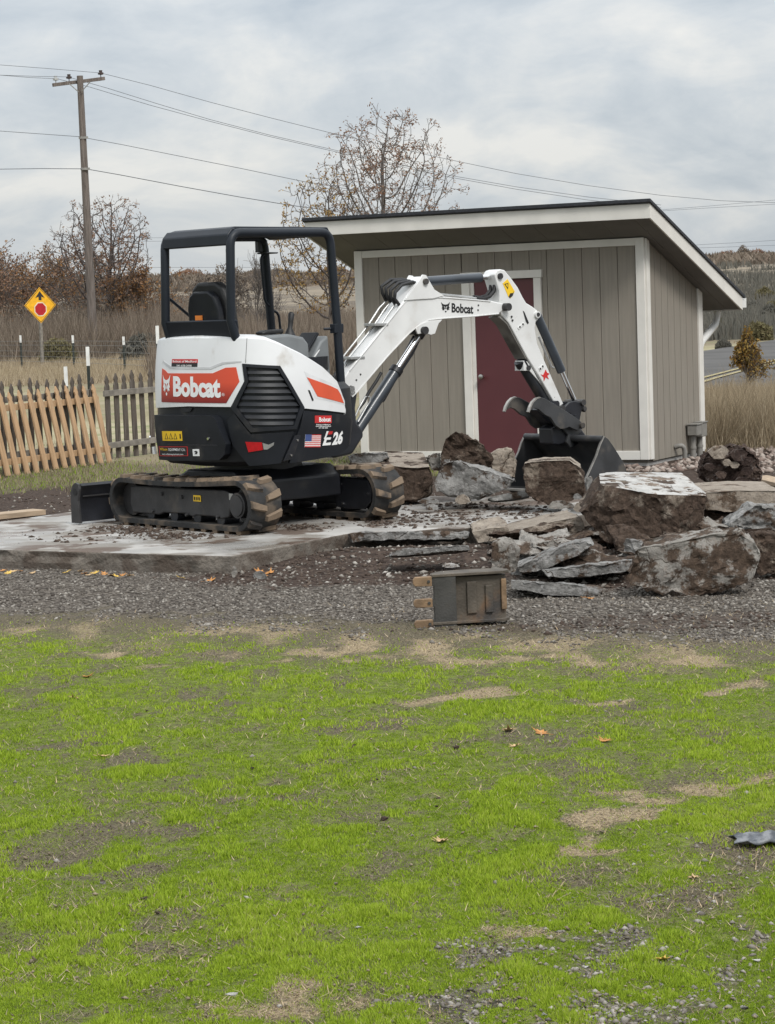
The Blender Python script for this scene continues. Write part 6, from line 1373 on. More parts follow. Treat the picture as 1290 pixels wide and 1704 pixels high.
def crown_tree(name, label, base, h, WL, WR, zc, rz, seed, leafm, leaves, leaf, bark='bark', rmin=0.0075, n_att=900, trunk_r=0.14, lean=0.0, group=None):
    """bare tree grown towards points spread through an uneven crown"""
    q = np.random.default_rng(seed); d = q.normal(0, 1, (n_att, 3)); d /= np.linalg.norm(d, axis=1)[:, None]
    r_ = q.uniform(0.02, 1, n_att) ** (1 / 2.4) * (0.72 + 0.62 * fbm(d[:, 0] * 1.7 + seed, d[:, 1] * 1.7, d[:, 2] * 1.7, 3, seed))
    A = d * r_[:, None]; A = np.stack([np.where(A[:, 0] < 0, A[:, 0] * WL, A[:, 0] * WR), A[:, 1] * (WL + WR) / 2, h * (zc + rz * A[:, 2])], 1); A = A[A[:, 2] > 0.16 * h]
    step = h / 42.0; N = [np.zeros(3)]; Pn = [-1]
    while N[-1][2] < h * (zc - rz) * 0.8 + 0.1 * h:
        N.append(N[-1] + np.array([q.normal(lean, 0.10), q.normal(0, 0.10), 1.0]) * step); Pn.append(len(N) - 2)
    near = np.full(len(A), 1e9); idx = np.zeros(len(A), int)
    def upd(k0):
        P_ = np.array(N[k0:]); D = np.linalg.norm(A[:, None] - P_[None], axis=2); j = D.argmin(1); dd = D[np.arange(len(A)), j]; m = dd < near; near[m] = dd[m]; idx[m] = j[m] + k0
    upd(0); alive = np.ones(len(A), bool)
    for it in range(75):
        act = alive & (near < h * 0.34)
        if not act.any(): break
        k0 = len(N)
        for k in np.unique(idx[act]):
            v = (A[act & (idx == k)] - N[k]); v /= np.maximum(1e-6, np.linalg.norm(v, axis=1))[:, None]; v = v.sum(0) + q.normal(0, 0.18, 3); v /= max(1e-6, np.linalg.norm(v)); N.append(N[k] + v * step); Pn.append(int(k))
        upd(k0); alive &= near > step * 1.5
    kids = np.zeros(len(N), int)
    for p in Pn[1:]: kids[p] += 1
    ends = [i for i in range(len(N)) if kids[i] == 0 or (kids[i] == 1 and q.random() < 0.35 and i > 12)]
    tips = []
    for i in ends:                                       # fine twigs
        dv = N[i] - N[Pn[i]]; dv /= max(1e-6, np.linalg.norm(dv))
        for _ in range(3 if kids[i] == 0 else 1):
            v = dv + q.normal(0, 0.55, 3) + np.array([0, 0, 0.15]); v /= np.linalg.norm(v); L = step * q.uniform(0.9, 2.0); m = N[i] + v * L * 0.5 + q.normal(0, 0.04, 3) * step
            N.append(m); Pn.append(i); N.append(m + (v + q.normal(0, 0.3, 3)) * L * 0.5); Pn.append(len(N) - 2); tips += [m, N[-1]]
    rad = np.zeros(len(N))
    for i in range(len(N) - 1, 0, -1):
        if rad[i] == 0: rad[i] = 0.35
        rad[i] = max(rad[i], 0.35); rad[Pn[i]] = (rad[Pn[i]] ** 2.2 + rad[i] ** 2.2) ** (1 / 2.2)
    rad *= trunk_r / rad[0]
    E_ = empty(name, base, 0, label, 'tree', group)
    for nm, sel, n in (('trunk', [i for i in range(1, len(N)) if rad[i] > trunk_r * 0.45], 8), ('limbs', [i for i in range(1, len(N)) if rad[i] <= trunk_r * 0.45], 3)):
        V, F_ = [], []
        for i in sel:
            p, c = Vector(N[Pn[i]]), Vector(N[i]); dv = (c - p)
            if dv.length < 1e-6: continue
            dv.normalize(); u = dv.orthogonal().normalized(); w = dv.cross(u); k0 = len(V)
            r0 = min(rad[Pn[i]], rad[i] * 1.25)
            for cc, rr in ((p, r0), (c, rad[i])): V += [cc + (u * math.cos(2 * math.pi * j / n) + w * math.sin(2 * math.pi * j / n)) * max(rr, rmin) for j in range(n)]
            F_ += [(k0 + j, k0 + (j + 1) % n, k0 + n + (j + 1) % n, k0 + n + j) for j in range(n)]
        npmesh(nm, np.array(V), np.array(F_), M[bark], E_)
    T_ = np.array(tips); cl = fbm(T_[:, 0] * 0.9 + seed, T_[:, 1] * 0.9, T_[:, 2] * 0.9, 2, seed + 3); T_ = T_[cl > np.percentile(cl, 25)]
    i = q.integers(0, len(T_), leaves); C = T_[i] + q.normal(0, step * 0.35, (leaves, 3)); a = q.normal(0, 1, (leaves, 3)); a /= np.linalg.norm(a, axis=1)[:, None]; b_ = np.cross(a, q.normal(0, 1, (leaves, 3))); b_ /= np.linalg.norm(b_, axis=1)[:, None]; s_ = leaf * q.uniform(0.5, 1.2, leaves)[:, None]
    npmesh('crown', np.stack([C - a * s_, C + b_ * s_ * .45, C + a * s_, C - b_ * s_ * .45], 1).reshape(-1, 3), np.arange(leaves * 4).reshape(-1, 4), M[leafm], E_, attr={'tint': np.repeat(q.uniform(0, 1, leaves), 4)})
    return E_
def place(px, Y): p = ony(px, 600, Y); return Vector((p.x, p.y, gh(p.x, p.y) - 0.05))
def hgt(px, ytop, Y): return ony(px, ytop, Y).z - place(px, Y).z
def wid(x0_, x1_, Y): return (x1_ - x0_) * Y / FPX
# behind the shed
crown_tree('bare_tree', 'tall nearly bare tree rising above the shed roof', place(645, 82), hgt(650, 192, 82), wid(552, 645, 82), wid(645, 764, 82), 0.70, 0.31, 4, 'russet_leaf', 3800, 0.058, n_att=1500, trunk_r=0.14)
crown_tree('yellowing_tree', 'low tree with thin yellowing leaves beside the shed eave', place(556, 70), hgt(540, 282, 70), wid(456, 556, 70), wid(556, 630, 70), 0.62, 0.38, 9, 'yellow_leaf', 2600, 0.056, 'bark_dark', n_att=850, trunk_r=0.10, rmin=0.0065)
# left of the excavator
crown_tree('bare_tree', 'spreading bare tree with rusty leaves right behind the utility pole', place(188, 108), hgt(150, 332, 108), wid(76, 188, 108), wid(188, 258, 108), 0.62, 0.40, 21, 'russet_leaf', 3600, 0.072, 'bark_dark', n_att=1200, trunk_r=0.20, rmin=0.008, lean=-0.05)
tree('autumn_tree', 'dense orange-brown tree behind the road sign', place(60, 118), hgt(40, 400, 118), wid(-20, 130, 118), 33, 'autumn_leaf', 6500, 0.085, levels=3, trunk_r=0.12, rmin=0.012, fork=0.0)
tree('autumn_tree', 'dull russet tree at the end of the thicket beside the road sign', place(-5, 112), hgt(0, 388, 112), wid(-70, 66, 112), 35, 'russet_leaf', 5000, 0.085, levels=3, trunk_r=0.12, rmin=0.012, fork=0.0)
tree('autumn_tree', 'rounded brown tree seen through the canopy window', place(362, 150), hgt(370, 436, 150), wid(325, 425, 150), 38, 'brown_brush', 6500, 0.11, levels=3, trunk_r=0.12, rmin=0.014, fork=0.0)
tree('autumn_tree', 'orange-leaved low tree between the pole and the canopy', place(238, 108), hgt(235, 440, 108), wid(190, 292, 108), 41, 'autumn_leaf', 4200, 0.085, levels=3, trunk_r=0.10, rmin=0.011, fork=0.0)
tree('autumn_tree', 'brown thicket tree between the sign and the pole', place(125, 125), hgt(120, 396, 125), wid(70, 185, 125), 43, 'brown_brush', 6000, 0.09, levels=3, trunk_r=0.12, rmin=0.012, fork=0.0)
tree('bare_shrub', 'tall bare shrub seen between the canopy posts', place(432, 92), hgt(432, 408, 92), wid(400, 470, 92), 47, 'brown_brush', 300, 0.05, levels=3, trunk_r=0.045, rmin=0.007, fork=0.0, cat='shrub')
tree('orange_sapling', 'small bright orange sapling beside the road', place(1245, 42), hgt(1240, 540, 42), wid(1224, 1268, 42), 51, 'orange_leaf', 2600, 0.040, 'bark_dark', levels=3, trunk_r=0.03, rmin=0.004, fork=0.0, cone=1.0)
# brushwood: numpy clumps of thin upright stems
def clump(n, x_, y_, h_, spread, wdt, nr, bend=0.5, z=None):
    """n stems as slim triangles"""
    a = nr.uniform(0, 2 * np.pi, n); r_ = spread * np.sqrt(nr.uniform(0, 1, n)); bx, by = x_ + r_ * np.cos(a), y_ + r_ * np.sin(a)
    bz = ground_height(bx, by) - 0.03 if z is None else z
    h2 = h_ * nr.uniform(0.45, 1.05, n); da = nr.uniform(0, 2 * np.pi, n); dl = h2 * bend * nr.uniform(0.1, 1.0, n)
    tx, ty = bx + dl * np.cos(da), by + dl * np.sin(da); w = wdt * nr.uniform(0.6, 1.3, n)
    V = np.stack([np.stack([bx - w, by, bz], 1), np.stack([bx + w, by, bz], 1), np.stack([tx, ty, bz + h2], 1)], 1)
    return V, np.repeat(nr.uniform(0, 1, n), 3)
def stems(name, V, T_, mat, kind='stuff', label=None):
    V = np.concatenate(V).reshape(-1, 3); T_ = np.concatenate(T_); o = npmesh(name, V, np.arange(len(V)).reshape(-1, 3), M[mat], attr={'tint': T_}); return tag(o, label, None, None, kind)
nr = np.random.default_rng(77)
def scatter(n, x0_, x1_, y0_, y1_):                       # clump places by photograph column and distance
    out = []
    for _ in range(n):
        Y = 1 / nr.uniform(1 / y1_, 1 / y0_); px = nr.uniform(x0_, x1_); p = ony(px, 600, Y); out.append((p.x, p.y))
    return out
VV, TT_ = [], []
for x_, y_ in scatter(520, -60, 300, 98, 170):
    v, t = clump(60, x_, y_, nr.uniform(0.8, 3.0), 1.0, 0.020, nr, 0.8); VV.append(v); TT_.append(t)
for x_, y_ in scatter(200, 170, 330, 100, 150):
    v, t = clump(50, x_, y_, nr.uniform(1.5, 3.2), 0.9, 0.018, nr, 0.7); VV.append(v); TT_.append(0.3 + 0.7 * t)
stems('thicket', VV, TT_, 'brown_brush', label='brown bare thicket along the far edge of the field')
VV, TT_ = [], []
for x_, y_ in scatter(620, 280, 640, 62, 210):
    v, t = clump(60, x_, y_, nr.uniform(0.6, 1.9) * (1 + 0.3 * (y_ > 120)), 0.8, 0.016 + y_ * 0.00012, nr, 0.5); VV.append(v); TT_.append(t)
stems('brushwood', VV, TT_, 'brown_brush', label='grey-brown leafless brush covering the slope behind the excavator')
VV, TT_ = [], []
for x_, y_ in scatter(1300, 1150, 1340, 27.3, 38):
    v, t = clump(40, x_, y_, nr.uniform(0.30, 0.85) * (1.0 - 0.35 * (y_ - 27) / 10), 0.24, 0.005, nr, 1.0); VV.append(v); TT_.append(t * nr.uniform(0.4, 1.0))
for x_, y_ in scatter(260, 1150, 1340, 27.3, 34):
    v, t = clump(14, x_, y_, nr.uniform(0.6, 0.95), 0.2, 0.006, nr, 0.7); VV.append(v); TT_.append(t * 0.35)
stems('dry_weeds', VV, TT_, 'dry_stalk', label='tall dry weeds growing behind the shed')
VV, TT_ = [], []
for x_, y_ in scatter(900, -40, 330, 64, 104):
    v, t = clump(40, x_, y_, nr.uniform(0.10, 0.45), 0.7, 0.010, nr, 0.8); VV.append(v); TT_.append(t)
stems('dry_grass', VV, TT_, 'dry_stalk', label='pale dry grass of the field')
VV, TT_ = [], []
for x_, y_ in scatter(320, 1150, 1340, 92, 420):
    v, t = clump(46, x_, y_, nr.uniform(0.3, 1.0) * (1 + y_ / 300), 0.6 + y_ / 160, 0.018 + y_ * 0.0002, nr, 0.5); VV.append(v); TT_.append(t)
stems('hillside_brush', VV, TT_, 'sage_leaf', label='low brush covering the bank beyond the road')
VV, TT_ = [], []
for x_, y_ in scatter(900, -80, 1370, 420, 760):
    v, t = clump(40, x_, y_, nr.uniform(0.6, 2.2), 6.0, 0.5, nr, 1.2); VV.append(v); TT_.append(t)
stems('ridge_brush', VV, TT_, 'brown_brush', label='dark scrub along the far ridge')
# rounded sage bushes that can be told apart
def bush(label, px, Y, wpx, hpx, mat, seed, group, n=2600):
    p = place(px, Y); w, h_ = wpx * Y / FPX / 2, hpx * Y / FPX; q = np.random.default_rng(seed)
    d = q.normal(0, 1, (n, 3)); d /= np.linalg.norm(d, axis=1)[:, None]; d[:, 2] = np.abs(d[:, 2]); lum = 1 + 0.35 * (fbm(d[:, 0] * 2 + seed, d[:, 1] * 2, d[:, 2] * 2, 3, seed) - 0.5) * 2
    C = d * (q.uniform(0.45, 1.0, n) ** 0.5 * lum)[:, None] * np.array([w, w, h_]); a = q.normal(0, 1, (n, 3)); a[:, 2] += 0.8; a /= np.linalg.norm(a, axis=1)[:, None]; b_ = np.cross(a, q.normal(0, 1, (n, 3))); b_ /= np.linalg.norm(b_, axis=1)[:, None]
    s_ = (0.085 * (w + h_)) * q.uniform(0.5, 1.2, n)[:, None]
    V = np.stack([C - a * s_ * .6, C + b_ * s_ * .22, C + a * s_, C - b_ * s_ * .22], 1).reshape(-1, 3)
    E_ = empty('sagebrush', p, 0, label, 'bush', group); npmesh('foliage', V, np.arange(4 * n).reshape(-1, 4), M[mat], E_, attr={'tint': np.repeat(q.uniform(0, 1, n), 4)})
    mb = MB()
    for k in range(5): mb.tube([(0, 0, -0.05), (w * .35 * math.cos(k * 1.26), w * .35 * math.sin(k * 1.26), h_ * 0.55)], [0.04, 0.015], 5)
    mb.build('stems', M['bark_dark'], E_)
GB = 'sage bushes on the bank beyond the road'
bl2 = 'rounded grey-green sage bush on the bank beyond the road'
for k, (px, Y, w_, h_) in enumerate([(1265, 90, 46, 34), (1282, 118, 50, 36), (1236, 112, 36, 26), (1196, 100, 40, 30), (1215, 140, 38, 24), (1255, 165, 48, 30), (1290, 170, 40, 30), (1190, 165, 36, 24), (1230, 200, 40, 22), (1276, 230, 40, 22), (1205, 78, 30, 18)]):
    bush(bl2, px, Y, w_, h_, 'sage_leaf' if k % 3 else 'olive_brush', 200 + k, GB)
GB2 = 'bushes along the far ridge'
for k, (px, w_, h_) in enumerate([(1212, 40, 16), (1240, 30, 22), (1262, 44, 16), (1285, 36, 14), (560, 60, 16), (470, 70, 14), (320, 60, 16), (430, 50, 18)]):
    bush('dark bush standing out on the far ridge line', px, 560 + 12 * k, w_, h_, 'brown_brush' if k % 2 else 'russet_leaf', 300 + k, GB2, 1200)
bush('olive green bush at the foot of the utility pole', 97, 93, 62, 44, 'olive_brush', 400, None); bush('grey bush beside the excavator tail at the field edge', 236, 92, 74, 48, 'sage_leaf', 401, None)

# ================================================================== lawn, gravel, loose things
leaf_mat('grass_blade', [(0.16, 0.235, 0.022), (0.27, 0.375, 0.027), (0.36, 0.47, 0.038), (0.35, 0.39, 0.08)], 0.6, 0.35)
leaf_mat('straw_blade', [(0.23, 0.17, 0.10), (0.40, 0.30, 0.18), (0.55, 0.44, 0.29), (0.27, 0.23, 0.17)], 0.8, 0.1)
leaf_mat('thatch', [(0.10, 0.08, 0.055), (0.19, 0.155, 0.105), (0.28, 0.23, 0.16), (0.14, 0.12, 0.08)], 0.9, 0.0)
leaf_mat('stone_grey', [(0.060, 0.051, 0.043), (0.128, 0.113, 0.097), (0.215, 0.195, 0.17), (0.41, 0.38, 0.34)], 0.8, 0.0)
leaf_mat('clod', [(0.036, 0.026, 0.021), (0.065, 0.047, 0.037), (0.105, 0.08, 0.063), (0.05, 0.035, 0.028)], 0.95, 0.0)
rg = np.random.default_rng(2024)
def view_points(n, y0_, y1_, marg=0.35, power=1.0):
    """ground points spread evenly over the picture's ground, from y0 to y1"""
    out_x, out_y = [], []
    Y = 1 / rg.uniform(1 / y1_ ** power, 1 / y0_ ** power, n) ** (1 / power)
    half = Y * (PW / 2 / FPX) + marg; X = rg.uniform(-1, 1, n) * half
    out = rg.uniform(0, 1, n) < 0.30; X = np.where(out, np.sign(X) * (half + 1.5 * rg.uniform(0, 1, n) ** 1.3), X)   # thinner beyond the sides of the view
    return X, Y
def blades(name, X, Y, h, w, lean, mat, tint, label, flat=0.0, kind='stuff'):
    n = len(X); a = rg.uniform(0, 2 * np.pi, n); z = ground_height(X, Y)
    dx, dy = np.cos(a), np.sin(a); la = rg.uniform(0, 2 * np.pi, n); ll = lean * rg.uniform(0.2, 1.0, n) * h
    tip = np.stack([X + ll * np.cos(la), Y + ll * np.sin(la), z + h * (1 - flat)], 1)
    V = np.stack([np.stack([X - dx * w, Y - dy * w, z - 0.002], 1), np.stack([X + dx * w, Y + dy * w, z - 0.002], 1), tip], 1).reshape(-1, 3)
    o = npmesh(name, V, np.arange(3 * n).reshape(-1, 3), M[mat], attr={'tint': np.repeat(np.clip(tint, 0, 1), 3)}); return tag(o, label, None, None, kind)
X, Y = view_points(1700000, 5.4, 14.6, power=1.55)
mk = masks(X, Y); keep = rg.uniform(0, 1, len(X)) < mk['grass'] ** 1.2 * (0.25 + 0.95 * sstep(0.36, 0.58, fbm(X * 24, Y * 15, 0, 3, 501))); X, Y = X[keep], Y[keep]; gk = mk['grass'][keep]
if len(X) > 840000: X, Y, gk = X[:840000], Y[:840000], gk[:840000]
lush = fbm(X * 6.5, Y * 4.5, 0, 4, 91); lus2 = fbm(X * 0.8, Y * 0.5, 0, 3, 95)
h = (0.006 + 0.015 * sstep(0.42, 0.72, lush)) * rg.uniform(0.5, 1.25, len(X)) * (0.6 + 0.4 * gk)
blades('lawn', X, Y, h, 0.0014 + 0.00020 * Y, 0.9, 'grass_blade', 0.10 + 0.6 * (lus2 - 0.25) + 0.9 * (lush - 0.4) + rg.normal(0, 0.27, len(X)), 'bright short lawn')
# straw lying in the bare patches, thatch between the blades
X, Y = view_points(420000, 5.4, 14.8, power=1.5); mk = masks(X, Y); keep = rg.uniform(0, 1, len(X)) < mk['straw']; X, Y = X[keep][:60000], Y[keep][:60000]
n = len(X); blades('straw', X, Y, rg.uniform(0.015, 0.05, n), 0.0012 + 0.00010 * Y, 1.0, 'straw_blade', rg.uniform(0, 1, n), 'pale straw lying in the bare patches', flat=0.85)
X, Y = view_points(220000, 5.4, 14.2, power=1.5); mk = masks(X, Y); pr = (1 - mk['grass']) * (1 - mk['gravel'] * 0.8) * (1 - mk['straw'] * 0.5) + 0.06; keep = rg.uniform(0, 1, len(X)) < pr; X, Y = X[keep][:110000], Y[keep][:110000]
n = len(X); blades('thatch', X, Y, rg.uniform(0.012, 0.05, n), 0.0013 + 0.00010 * Y, 1.0, 'thatch', rg.uniform(0, 1, n), 'dead thatch in the thin spots of the lawn', flat=0.75)
X, Y = view_points(60000, 5.4, 14.2, power=1.5); mk = masks(X, Y); keep = rg.uniform(0, 1, len(X)) < 0.03 + 0.30 * sstep(0.48, 0.62, fbm(X * 2.1, Y * 1.4, 0, 3, 511)) + 0.3 * mk['straw'] * (Y > 10); X, Y = X[keep], Y[keep]
n = len(X); blades('dry_blades', X, Y, rg.uniform(0.02, 0.060, n), 0.0010 + 0.00016 * Y, 1.0, 'straw_blade', rg.uniform(0.0, 1, n), 'scattered dry grass blades lying in the lawn', flat=0.62)
# rough grass behind the slab
X, Y = view_points(90000, 22.5, 34.0, power=1.0); mk = masks(X, Y); keep = (rg.uniform(0, 1, len(X)) < mk['rough'] * 0.8) & (X < 1.5); X, Y = X[keep], Y[keep]
n = len(X); blades('rough_grass', X, Y, rg.uniform(0.03, 0.09, n), 0.005, 0.7, 'thatch', rg.uniform(0.2, 1, n), 'rough grass along the fence', flat=0.2)
m_ = int(n * 0.6); blades('rough_green', X[:m_] + 0.05, Y[:m_] + 0.05, rg.uniform(0.02, 0.06, m_), 0.005, 0.7, 'grass_blade', rg.uniform(0, 0.35, m_), 'green shoots in the rough grass along the fence', flat=0.2)
# stones: squashed rough octahedra
OV = np.array([(1, 0, 0), (-1, 0, 0), (0, 1, 0), (0, -1, 0), (0, 0, 1), (0, 0, -1), (.62, .62, .1), (-.62, .6, -.1), (.6, -.62, -.1), (-.62, -.6, .15)], float)
OF = np.array([(4, 0, 6), (4, 6, 2), (4, 2, 7), (4, 7, 1), (4, 1, 9), (4, 9, 3), (4, 3, 8), (4, 8, 0), (5, 6, 0), (5, 2, 6), (5, 7, 2), (5, 1, 7), (5, 9, 1), (5, 3, 9), (5, 8, 3), (5, 0, 8)])
def stones(name, X, Y, r_, mat, tint, label, flat=0.6, sink=0.25, zadd=0.0):
    n = len(X); z = ground_height(X, Y) + zadd
    a = rg.uniform(0, 2 * np.pi, n); ca_, sa_ = np.cos(a), np.sin(a)
    J = OV[None] * rg.uniform(0.72, 1.2, (n, len(OV), 1)) * np.stack([rg.uniform(0.8, 1.3, n), rg.uniform(0.6, 1.0, n), rg.uniform(0.7, 1.2, n) * flat], 1)[:, None, :] * r_[:, None, None]
    tl_ = rg.normal(0, 0.28, n)[:, None]; Jx = J[:, :, 0]; Jz = J[:, :, 2] + Jx * tl_
    V = np.stack([X[:, None] + Jx * ca_[:, None] - J[:, :, 1] * sa_[:, None], Y[:, None] + Jx * sa_[:, None] + J[:, :, 1] * ca_[:, None], z[:, None] + Jz + (r_ * flat * (1 - 2 * sink))[:, None] * 0.5], 2).reshape(-1, 3)
    F_ = (OF[None] + (np.arange(n) * len(OV))[:, None, None]).reshape(-1, 3)
    o = npmesh(name, V, F_, M[mat], attr={'tint': np.repeat(np.clip(tint, 0, 1), len(OV))}); return tag(o, label, None, None, 'stuff')
X, Y = view_points(60000, 11.2, 18.2, 0.4, power=1.6); mk = masks(X, Y); keep = rg.uniform(0, 1, len(X)) < mk['gravel'] * (1 - 0.90 * mk['mud']); X, Y = X[keep][:34000], Y[keep][:34000]; n = len(X)
stones('gravel', X, Y, 0.0075 + 0.012 * rg.uniform(0, 1, n) ** 2.2, 'stone_grey', rg.beta(1.6, 2.2, n) * 0.95, 'grey crushed gravel in front of the slab')
X, Y = view_points(30000, 5.4, 10.5, power=1.5); mk = masks(X, Y); so = mk['gravel']; keep = rg.uniform(0, 1, len(X)) < np.clip(so * 0.85 + 0.012, 0, 1) + 0.22 * pmask(BARE[:2] + STONY, X, Y); X, Y = X[keep], Y[keep]; n = len(X)
stones('pebbles', X, Y, 0.004 + 0.011 * rg.uniform(0, 1, n) ** 2.4, 'stone_grey', 0.25 + 0.75 * rg.beta(2, 2, n), 'loose grey pebbles scattered in the thin lawn')
X, Y = view_points(11000, 5.4, 13.5, power=1.6); n = len(X); kp = rg.uniform(0, 1, n) < 0.15 + 0.85 * sstep(0.5, 0.62, fbm(X * 3, Y * 2, 0, 3, 401)); X, Y = X[kp], Y[kp]; n = len(X)
stones('lawn_crumbs', X, Y, 0.002 + 0.007 * rg.uniform(0, 1, n) ** 2.5, 'thatch', rg.uniform(0, 1, n), 'dark crumbs of soil scattered through the lawn', zadd=0.006)
# clods and crumbs in the churned soil
X, Y = view_points(30000, 12.2, 24.0, 0.3, power=1.3); mk = masks(X, Y); keep = rg.uniform(0, 1, len(X)) < mk['mud'] * 0.8; X, Y = X[keep][:9000], Y[keep][:9000]; n = len(X)
stones('soil_crumbs', X, Y, 0.006 + 0.022 * rg.uniform(0, 1, n) ** 3, 'clod', rg.uniform(0, 1, n), 'dark crumbled soil beside the slab')
X, Y = view_points(16000, 13.5, 24.0, 0.3, power=1.3); mk = masks(X, Y); keep = rg.uniform(0, 1, len(X)) < mk['mud'] * 0.4; X, Y = X[keep], Y[keep]; n = len(X)
stones('rubble_crumbs', X, Y, 0.008 + 0.022 * rg.uniform(0, 1, n) ** 2.5, 'stone_grey', 0.4 + 0.6 * rg.uniform(0, 1, n), 'pale concrete crumbs in the churned soil')
# river stones against the shed footing
X, Y = rg.uniform(1.2, 6.5, 5200), rg.uniform(21.5, 29, 5200); q_x = (X - 2.915) * math.cos(R(-27.27)) + (Y - 25.17) * math.sin(R(-27.27)); q_y = -(X - 2.915) * math.sin(R(-27.27)) + (Y - 25.17) * math.cos(R(-27.27))
keep = ((q_x > 0.12) | (q_y < -0.12)) & (q_y > -0.9) & (q_x < 3.2); X, Y = X[keep], Y[keep]; n = len(X)
leaf_mat('river_stone', [(0.12, 0.085, 0.07), (0.24, 0.19, 0.16), (0.36, 0.31, 0.27), (0.17, 0.12, 0.10)], 0.75, 0.0)
stones('river_stones', X, Y, rg.uniform(0.025, 0.06, n), 'river_stone', rg.uniform(0, 1, n), 'brown river stones spread round the shed footing')
# soil scraped off the tracks onto the slab
def in_poly(x, y, P):
    r = np.zeros(len(x), bool); j = len(P) - 1
    for i in range(len(P)):
        xi, yi, xj, yj = *P[i], *P[j]; c = ((yi > y) != (yj > y)) & (x < (xj - xi) * (y - yi) / (yj - yi + 1e-12) + xi); r ^= c; j = i
    return r
XS_, YS_ = [], []
for px, py, sx, sy, k in [(235, 882, 55, 7, 420), (300, 893, 60, 6, 260), (180, 880, 40, 8, 90), (500, 878, 60, 5, 160), (720, 860, 120, 14, 420), (860, 850, 70, 12, 260), (640, 870, 60, 8, 200), (120, 895, 100, 12, 70), (760, 840, 60, 6, 160)]:
    for a, b_ in zip(rg.normal(px, sx * .55, k), rg.normal(py, sy * .55, k)):
        p = onz(a, b_, SLZ); XS_.append(p.x); YS_.append(p.y)
XS_, YS_ = np.array(XS_), np.array(YS_); kp = in_poly(XS_, YS_, [tuple(p) for p in SLAB]); XS_, YS_ = XS_[kp], YS_[kp]; n = len(XS_)
stones('soil_on_slab', XS_, YS_, 0.006 + 0.026 * rg.uniform(0, 1, n) ** 3, 'clod', rg.uniform(0.2, 1, n), 'crumbs of soil dropped on the slab', flat=0.5, zadd=SLZ - ground_height(XS_, YS_))
# fallen leaves: lobed, curled, each its own thing
def leaf_obj(px, py, z, size, mat, seed, label, group):
    rd = random.Random(seed); p = onz(px, py, z); n = 14; pts = []
    for k in range(n):
        a = 2 * math.pi * k / n; r_ = (1.0 if k % 2 == 0 else 0.55) * (1.15 if k == 0 else 1.0) * rd.uniform(0.8, 1.15); pts.append((r_ * math.cos(a), 0.8 * r_ * math.sin(a)))
    cu = rd.uniform(0.15, 0.5); mb = MB(); V = [(0, 0, 0.0)] + [(a * size, b_ * size, size * cu * (a * a + 0.6 * b_ * b_) * rd.uniform(0.5, 1.3)) for a, b_ in pts]
    V2 = [(a, b_, c - 0.0012) for a, b_, c in V]; m_ = len(V)
    F_ = [(0, 1 + k, 1 + (k + 1) % n) for k in range(n)] + [(m_, m_ + 1 + (k + 1) % n, m_ + 1 + k) for k in range(n)] + [(1 + k, m_ + 1 + k, m_ + 1 + (k + 1) % n, 1 + (k + 1) % n) for k in range(n)]
    mb.add(V, []); mb.v += V2; mb.f += F_; mb.mi += [0] * len(F_)
    mb.tube([(-size * 0.9, 0, 0.0), (-size * 1.5, size * 0.15, size * 0.12)], 0.0012, 4)
    o = mb.build('fallen_leaf', M[mat], None); o.location = (p.x, p.y, (gh(p.x, p.y) if z == 0 else z) + 0.006); o.rotation_euler = (rd.uniform(-.3, .3), rd.uniform(-.3, .3), rd.uniform(0, 6.28))
    return tag(o, label, 'leaf', group)
pm('leaf_orange', (0.42, 0.19, 0.05), 0.7, 0, 0.25, 30); pm('leaf_tan', (0.46, 0.31, 0.16), 0.75, 0, 0.25, 30); pm('leaf_yellow', (0.55, 0.36, 0.07), 0.7, 0, 0.2, 30)
rd = random.Random(12)
for k, (px, py) in enumerate([(5, 950), (22, 951), (14, 955), (33, 950), (55, 954), (110, 953), (140, 955), (150, 957), (158, 954), (174, 955), (186, 958), (195, 959), (205, 957), (216, 959), (300, 963), (350, 968), (134, 951)]):
    leaf_obj(px, py, 0, rd.uniform(0.028, 0.045), ('leaf_orange', 'leaf_tan', 'leaf_yellow')[k % 3], 600 + k, 'curled orange leaf lying along the foot of the slab edge', 'leaves along the slab edge')
for k, (px, py) in enumerate([(432, 953), (441, 956), (449, 954), (437, 958)]): leaf_obj(px, py, 0, 0.05, 'leaf_orange', 640 + k, 'orange leaf on the churned soil by the slab corner', 'leaves on the churned soil')
for k, (px, py, s_, mt_) in enumerate([(735, 1403, 0.032, 'leaf_tan'), (847, 1219, 0.042, 'leaf_tan'), (900, 1223, 0.038, 'leaf_orange'), (1005, 1232, 0.036, 'leaf_orange'), (1155, 1466, 0.026, 'leaf_tan'), (124, 1163, 0.036, 'leaf_tan'), (1103, 1602, 0.026, 'leaf_yellow'), (171, 1262, 0.03, 'leaf_tan'), (146, 1127, 0.034, 'leaf_orange'), (857, 1243, 0.03, 'leaf_tan'), (980, 996, 0.04, 'leaf_orange')]):
    leaf_obj(px, py, 0, s_, mt_, 660 + k, 'dry lobed leaf lying on the grass', 'leaves on the lawn')
